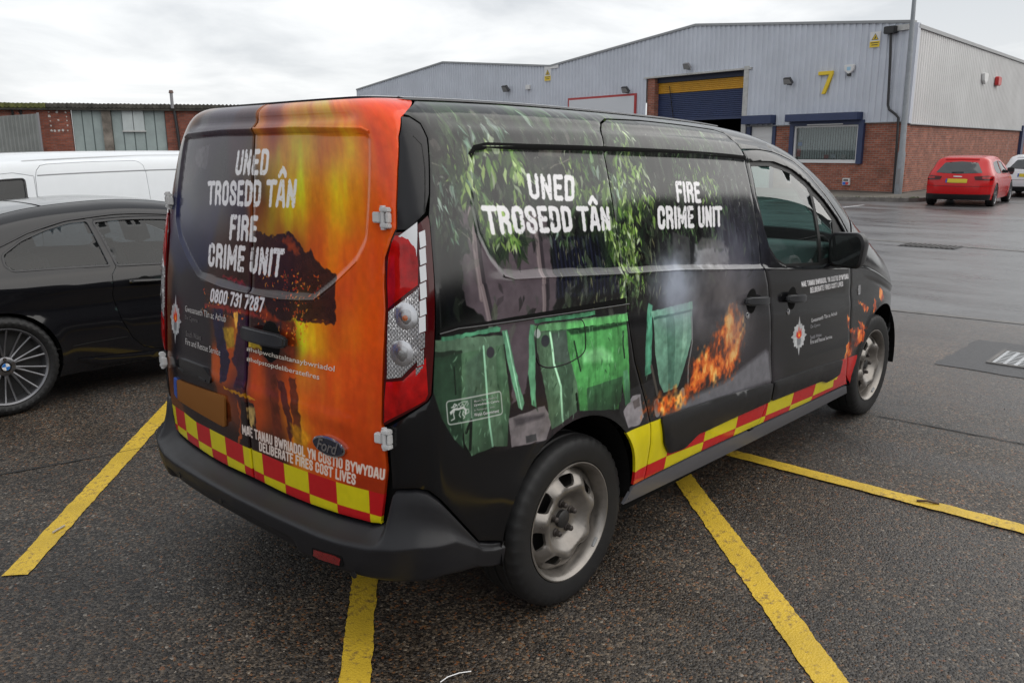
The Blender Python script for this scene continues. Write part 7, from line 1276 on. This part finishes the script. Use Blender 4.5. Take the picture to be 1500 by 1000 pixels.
for t,z,lab,sc,mm_ in ((4.64,4.16,'black floodlight left of the yellow numeral',1,DKG),(9.66,5.08,'grey floodlight above the roller door',1,GREY),(13.28,4.33,'black floodlight above the white board',1.1,DKG),(22.4,4.9,'black floodlight on the far left part of the cladding',1.3,DKG)):
    f_=wall_thing('floodlight',FW,t,z,lab,'floodlight','floodlights on the unit wall'); r=rel(FW,t,z)
    def tilt(x,q,y,k=sc): a=math.radians(-35); qq=q*math.cos(a)-y*math.sin(a); yy=q*math.sin(a)+y*math.cos(a); return r(t+x*k,.30+qq*k,z+yy*k)
    b=MB(); b.add([tilt(*p) for p in ((-.19,-.06,-.13),(.19,-.06,-.13),(.19,.06,-.13),(-.19,.06,-.13),(-.14,-.05,.12),(.14,-.05,.12),(.14,.06,.13),(-.14,.06,.13))],[(0,3,2,1),(4,5,6,7),(0,1,5,4),(1,2,6,5),(2,3,7,6),(3,0,4,7)]); b.obj('lamp_body',mm_,f_,bevel=.01)
    b=MB(); b.add([tilt(*p) for p in ((-.16,.063,-.10),(.16,.063,-.10),(.13,.063,.10),(-.13,.063,.10))],[(0,1,2,3)]); b.obj('lamp_glass',mat('lamp_pane',(.3,.3,.3),.15),f_)
    b=MB(); obox(b,r,t-.03,t+.03,.06,.30,z-.16,z-.12); b.obj('bracket',mm_,f_)
jb=wall_thing('junction_box',FW,20.66,4.85,'small white box on the cladding between two floodlights','box'); r=rel(FW,20.66,4.85); b=MB(); obox(b,r,20.5,20.8,.065,.2,4.74,4.98); b.obj('box_body',WHITE,jb,bevel=.02)
wb=wall_thing('notice_board',FW,15.1,3.3,'large blank white board with a thin red border behind the van roof','sign'); r=rel(FW,15.1,3.3); b=MB(); obox(b,r,12.76,17.45,.065,.13,2.5,4.14); b.obj('red_border',mat('red_border',(.36,.03,.03),.5),wb); b=MB(); obox(b,r,12.86,17.35,.132,.14,2.6,4.04); b.obj('white_face',mat('white_face',(.55,.57,.60),.5),wb)
# pavement with kerb in front of the unit
PAV=mat('worn_pavement',(.10,.09,.075),.8,noise=.35,nscale=1.2,bump=.3,bscale=30); pv=[(24.3,16.),(25.1,11.0),(25.82,8.19),(26.36,5.95),(26.6,5.75),(27.0,5.66),(64.,6.3),(64.,7.95),(29.5,7.35),(30.95,15.6)]
b=MB(); n=len(pv); b.add([(x,y,.11) for x,y in pv],[tuple(range(n))]); tag(b.obj('pavement',PAV,fix=False),kind='structure')
KB=mat('kerb_stone',(.14,.13,.12),.8,noise=.35,nscale=6)
kp=pv[:7]; idx=0
kerb=empty('kerb',(25.8,8.2,0)); tag(kerb,kind='structure')
for (ax_,ay),(bx2,by) in zip(kp[:-1],kp[1:]):
    L=math.hypot(bx2-ax_,by-ay); k=max(1,min(int(L/.9),24))
    for i in range(k):
        if L/k>2: break
        p=Vector((ax_+(bx2-ax_)*i/k,ay+(by-ay)*i/k,0)); q_=Vector((ax_+(bx2-ax_)*(i+1)/k,ay+(by-ay)*(i+1)/k,0)); d_=(q_-p); g_=d_.normalized(); n_=Vector((g_.y,-g_.x,0))
        b=MB(); a0=p+g_*.004-Vector((25.8,8.2,0)); a1=q_-g_*.004-Vector((25.8,8.2,0)); b.add([a0,a1,a1+n_*-.13,a0+n_*-.13,a0+Vector((0,0,.125)),a1+Vector((0,0,.125)),a1+n_*-.13+Vector((0,0,.125)),a0+n_*-.13+Vector((0,0,.125))],[(0,3,2,1),(4,5,6,7),(0,1,5,4),(1,2,6,5),(2,3,7,6),(3,0,4,7)]); b.obj('kerb_block',KB,kerb)
# weeds along the kerb
b=MB(); RG=random.Random(9)
for _ in range(260):
    k=RG.choice([0,1,2]); (ax_,ay),(bx2,by)=pv[1+k],pv[2+k]; u_=RG.random(); x=ax_+(bx2-ax_)*u_+RG.gauss(.12,.06); y=ay+(by-ay)*u_; h_=RG.uniform(.02,.07); a=RG.uniform(0,6.3); dx,dy=math.cos(a)*.015,math.sin(a)*.015
    b.add([(x-dx,y-dy,.11),(x+dx,y+dy,.11),(x+dy*2,y-dx*2,.11+h_)],[(0,1,2)])
tag(b.obj('kerb_weeds',mat('weed_green',(.07,.10,.03),.8),fix=False),kind='stuff',label='small green weeds growing along the kerb top')
# lamp post
lp=empty('lamp_post',(28.95,7.13,.11),label='tall grey tapering lamp post in front of the corner of the unit',cat='lamp post'); LG=mat('galvanised_post',(.22,.24,.26),.5,metal=.3,noise=.1)
b=MB(); b.tube([(0,0,0),(0,0,1.35),(0,0,1.45),(0,.06,5),(0,.12,9.0)],[.125,.125,.10,.075,.045],16); b.obj('column',LG,lp,True); b=MB(); b.box((-.9,-.28,8.98),(.05,.0,9.1)); b.obj('lantern',GREY,lp,bevel=.03)
b=MB(); b.box((-.13,-.05,.35),(-.12,.05,.85)); b.obj('access_door',GREY,lp)

# ------------------------------------------------------------------ brick workshop at the left
B0=Vector((14.39,40.85,0)); azb=math.radians(-32); ws=empty('brick_workshop',B0,label='long low brick workshop with pale green sheeted windows on the left horizon',cat='building')
def BWT(t,q,z): return Vector((math.cos(azb)*t+math.sin(azb)*q,math.sin(azb)*t-math.cos(azb)*q,z))
BR2=brick_mat('dark_red_brick',(.24,.066,.036),(.17,.046,.028),(.13,.10,.09),1,.35)
uvwall('brick_wall',BWT,[(-26,.28,0,3.66),(.28,4.52,0,1.60),(4.52,30,0,3.66)],0,BR2,ws,th=.3)
PANE=mat('pale_green_sheet',(.26,.31,.305),.45,noise=.15,nscale=1.5); PANE2=mat('pale_clear_sheet',(.40,.44,.44),.4,noise=.1,nscale=2); MUL=mat('green_mullion',(.10,.13,.13),.6)
def wpanes(t0,t1,n,z0,z1):
    w=wbox('window',BWT,t0,t1,-.25,-.16,z0,z1,MUL,ws)
    for i in range(n): a=t0+(t1-t0)*i/n; wbox('pane',BWT,a+.025,a+(t1-t0)/n-.025,-.158,-.13,z0+.04,z1-.02,PANE,w)
    return w
wpanes(.32,1.66,3,1.62,3.62); w_=wpanes(2.06,4.50,5,1.62,3.62)
for i in range(2): wbox('open_sash',BWT,2.56+i*.50,3.03+i*.50,-.12,-.02,2.66,3.60,PANE2,w_)
wbox('sash_sill',BWT,2.52,3.58,-.12,.02,2.60,2.66,DIRTYW,w_)
wbox('concrete_pier',BWT,1.66,2.06,-.3,.05,1.5,3.64,mat('stained_concrete',(.16,.14,.12),.9,noise=.5,nscale=2.5),ws); wbox('window_sill',BWT,.2,4.6,-.2,.08,1.52,1.60,DIRTYW,ws)
MOSS=mat('mossy_asbestos',(.045,.042,.035),.95,noise=.6,nscale=3); MOSSG=mat('green_moss_edge',(.07,.075,.02),.95,noise=.6,nscale=5)
def eave(t0,t1,m):
    b=MB(); V=[];F=[]; k=int((t1-t0)/.09)
    for i in range(k+1):
        t=t0+(t1-t0)*i/k; w=.03*math.cos(i*math.pi); j=random.uniform(-.012,.012); V+=[BWT(t,.22,3.66+w*.5),BWT(t,.28,3.72+w+j),BWT(t,.26,3.90+w+j),BWT(t,-6,3.95+w)]
    for i in range(k):
        for r_ in range(3): F.append((i*4+r_,(i+1)*4+r_,(i+1)*4+r_+1,i*4+r_+1))
    b.add(V,F); return b.obj('roof_edge',m,ws)
eave(-.66,30,MOSS); eave(-26,-.68,MOSSG); wbox('gutter',BWT,-26,30,.05,.24,3.60,3.70,MOSS,ws)
q=MB(); q.tube([BWT(4.93,.3,3.7),BWT(4.93,.3,4.42)],.075,10); q.obj('flue_pipe',GREY,ws,True); q=MB(); q.tube([BWT(4.93,.3,4.42),BWT(4.93,.3,4.46),BWT(4.93,.3,4.56)],[.11,.11,.08],10); q.obj('flue_cowl',mat('rusty_cowl',(.12,.08,.07),.8),ws); q=MB(); q.tube([BWT(4.98,.12,3.66),BWT(5.05,.12,2.6),BWT(5.1,.12,1.2)],.075,8); q.obj('black_downpipe',PB,ws,True)
for t in (-2.2,-1.85): wbox('wall_bracket',BWT,t,t+.1,0,.06,3.38,3.62,SEAL,ws)
DAB=mat('white_filler',(.45,.44,.42),.9); RG=random.Random(3)
for t,z in ((-.62,3.52),(-.27,3.52),(.10,3.50),(-.62,3.32),(.12,3.30),(-.60,3.10),(-.25,3.14),(.12,3.12),(-.60,2.88),(.12,2.90),(-.60,2.66),(-.46,2.64),(-.28,2.66),(-.10,2.67),(.10,2.66)):
    b=MB(); rr=RG.uniform(.03,.06); L=[(t+rr*RG.uniform(.7,1.2)*math.cos(k*math.pi/4),z+rr*RG.uniform(.7,1.3)*math.sin(k*math.pi/4)) for k in range(8)]; b.prism(L,lambda x,y,h:BWT(x,.001+h,y),.015); b.obj('filler_dab',DAB,ws)
fc=empty('corrugated_fence',B0+BWT(-.9,.9,0),label='grey corrugated metal fence at the left edge, in front of the workshop',cat='fence'); fo=BWT(-.9,.9,0)
ribbed('sheeting',lambda t,q,z:BWT(t,q,z)-fo,-9.0,-.93,.17,-.04,lambda t:0,lambda t:3.40+.075*(t+.93),mat('grey_fence_sheet',(.17,.18,.175),.6,noise=.15,nscale=1.5),fc,.9)
b=MB(); obox(b,lambda t,q,z:BWT(t,q,z)-fo,-.95,-.86,.8,.9,0,3.45); b.obj('end_post',GREY,fc)

# ------------------------------------------------------------------ tree beyond the side wall, and the shed across the road behind the camera
def tree(x,y,h,r,seed,lab):
    RG=random.Random(seed); t=empty('pine_tree',(x,y,0),label=lab,cat='tree'); q=MB(); q.tube([(0,0,0),(.1,0,h*.5),(0,.1,h)],[.35,.22,.05],10); 
    for k in range(14): z=h*(.45+.5*k/14); a=RG.uniform(0,6.28); rr=r*(1.05-.8*(k/14)); q.tube([(0,0,z),(rr*.8*math.cos(a),rr*.8*math.sin(a),z+rr*.15)],[.07,.02],5)
    q.obj('trunk',mat('bark',(.06,.045,.035),.9),t,True); b=MB()
    for _ in range(6000):
        u_=RG.random()**.7; z=h*(.42+.60*u_); rr=r*(1.1-.85*u_)*RG.random()**.5; a=RG.uniform(0,6.28); c=Vector((rr*math.cos(a),rr*math.sin(a),z+RG.gauss(0,.25))); s_=RG.uniform(.10,.24); d1=Vector((RG.gauss(0,1),RG.gauss(0,1),RG.gauss(0,.6))).normalized()*s_; d2=Vector((RG.gauss(0,1),RG.gauss(0,1),RG.gauss(0,.6))).normalized()*s_*.5
        b.add([c-d1,c+d2,c+d1],[(0,1,2)])
    o=b.obj('crown',mat('pine_needles',(.035,.05,.02),.8,noise=.5,nscale=1.2),t,fix=False); o['kind']='stuff'
tree(78.5,7.5,10.3,3.4,4,'dark evergreen tree top showing over the side wall at the right edge')
shd=empty('metal_shed',(12,-34,0),label='long grey metal shed across the yard behind the camera, seen only in reflections',cat='building')
b=MB(); b.box((-45,-14,0),(40,0,5.6)); b.obj('wall',mat('shed_wall',(.045,.048,.052),.7,noise=.15,nscale=.4),shd)
b=MB(); b.add([(-45.3,.3,5.6),(40.3,.3,5.6),(40.3,-7,7.6),(-45.3,-7,7.6),(-45.3,-14.3,5.6),(40.3,-14.3,5.6)],[(0,1,2,3),(3,2,5,4),(0,3,4),(1,5,2)]); b.obj('roof',mat('shed_roof',(.05,.05,.05),.7),shd)
for i in range(6): b=MB(); b.box((-40+i*13,.005,0),(-35+i*13,.08,4.2)); b.obj('roller_door',NAVY if i%2 else WHITE,shd)

hs_=empty('brick_house',(-16,9,0),label='brick works building with blue doors behind the camera, mirrored in the van tail',cat='building')
b=MB(); b.box((-8,-6,0),(0,22,3.6)); b.obj('wall',mat('works_brick',(.20,.075,.045),.85,noise=.25,nscale=2),hs_)
b=MB(); b.add([(.4,-6.4,3.6),(.4,22.4,3.6),(-4,22.4,5.4),(-4,-6.4,5.4),(-8.4,22.4,3.6),(-8.4,-6.4,3.6)],[(0,1,2,3),(3,2,4,5),(0,3,5),(1,4,2)]); b.obj('roof',mat('slate_roof',(.07,.07,.075),.7),hs_)
for i in range(3):
    b=MB(); b.box((.005,-4+i*8,0),(.08,-.5+i*8,2.9)); b.obj('door',mat('blue_door_paint',(.03,.08,.32),.45),hs_); b=MB(); b.box((.005,.8+i*8,1.1),(.07,2.8+i*8,2.5)); b.obj('window',mat('pale_window',(.45,.47,.5),.2),hs_)

wh_=empty('added_warehouse',(28,-17,0),label='tall dark warehouse far down the road to the right, seen only in reflections',cat='building')  # added out of view, darkens what the front door mirrors
b=MB(); b.box((0,-20,0),(90,0,8.6)); b.obj('wall',mat('warehouse_wall',(.05,.05,.052),.7,noise=.2,nscale=.4),wh_)
b=MB(); b.add([(-.3,.3,8.6),(90.3,.3,8.6),(90.3,-10,10.6),(-.3,-10,10.6),(-.3,-20.3,8.6),(90.3,-20.3,8.6)],[(0,1,2,3),(3,2,5,4),(0,3,4),(1,5,2)]); b.obj('roof',mat('warehouse_roof',(.06,.06,.06),.7),wh_)
for i in range(7): b=MB(); b.box((4+i*12,.005,1.2),(10+i*12,.06,3.2)); b.obj('window',mat('warehouse_pane',(.12,.13,.14),.2),wh_)
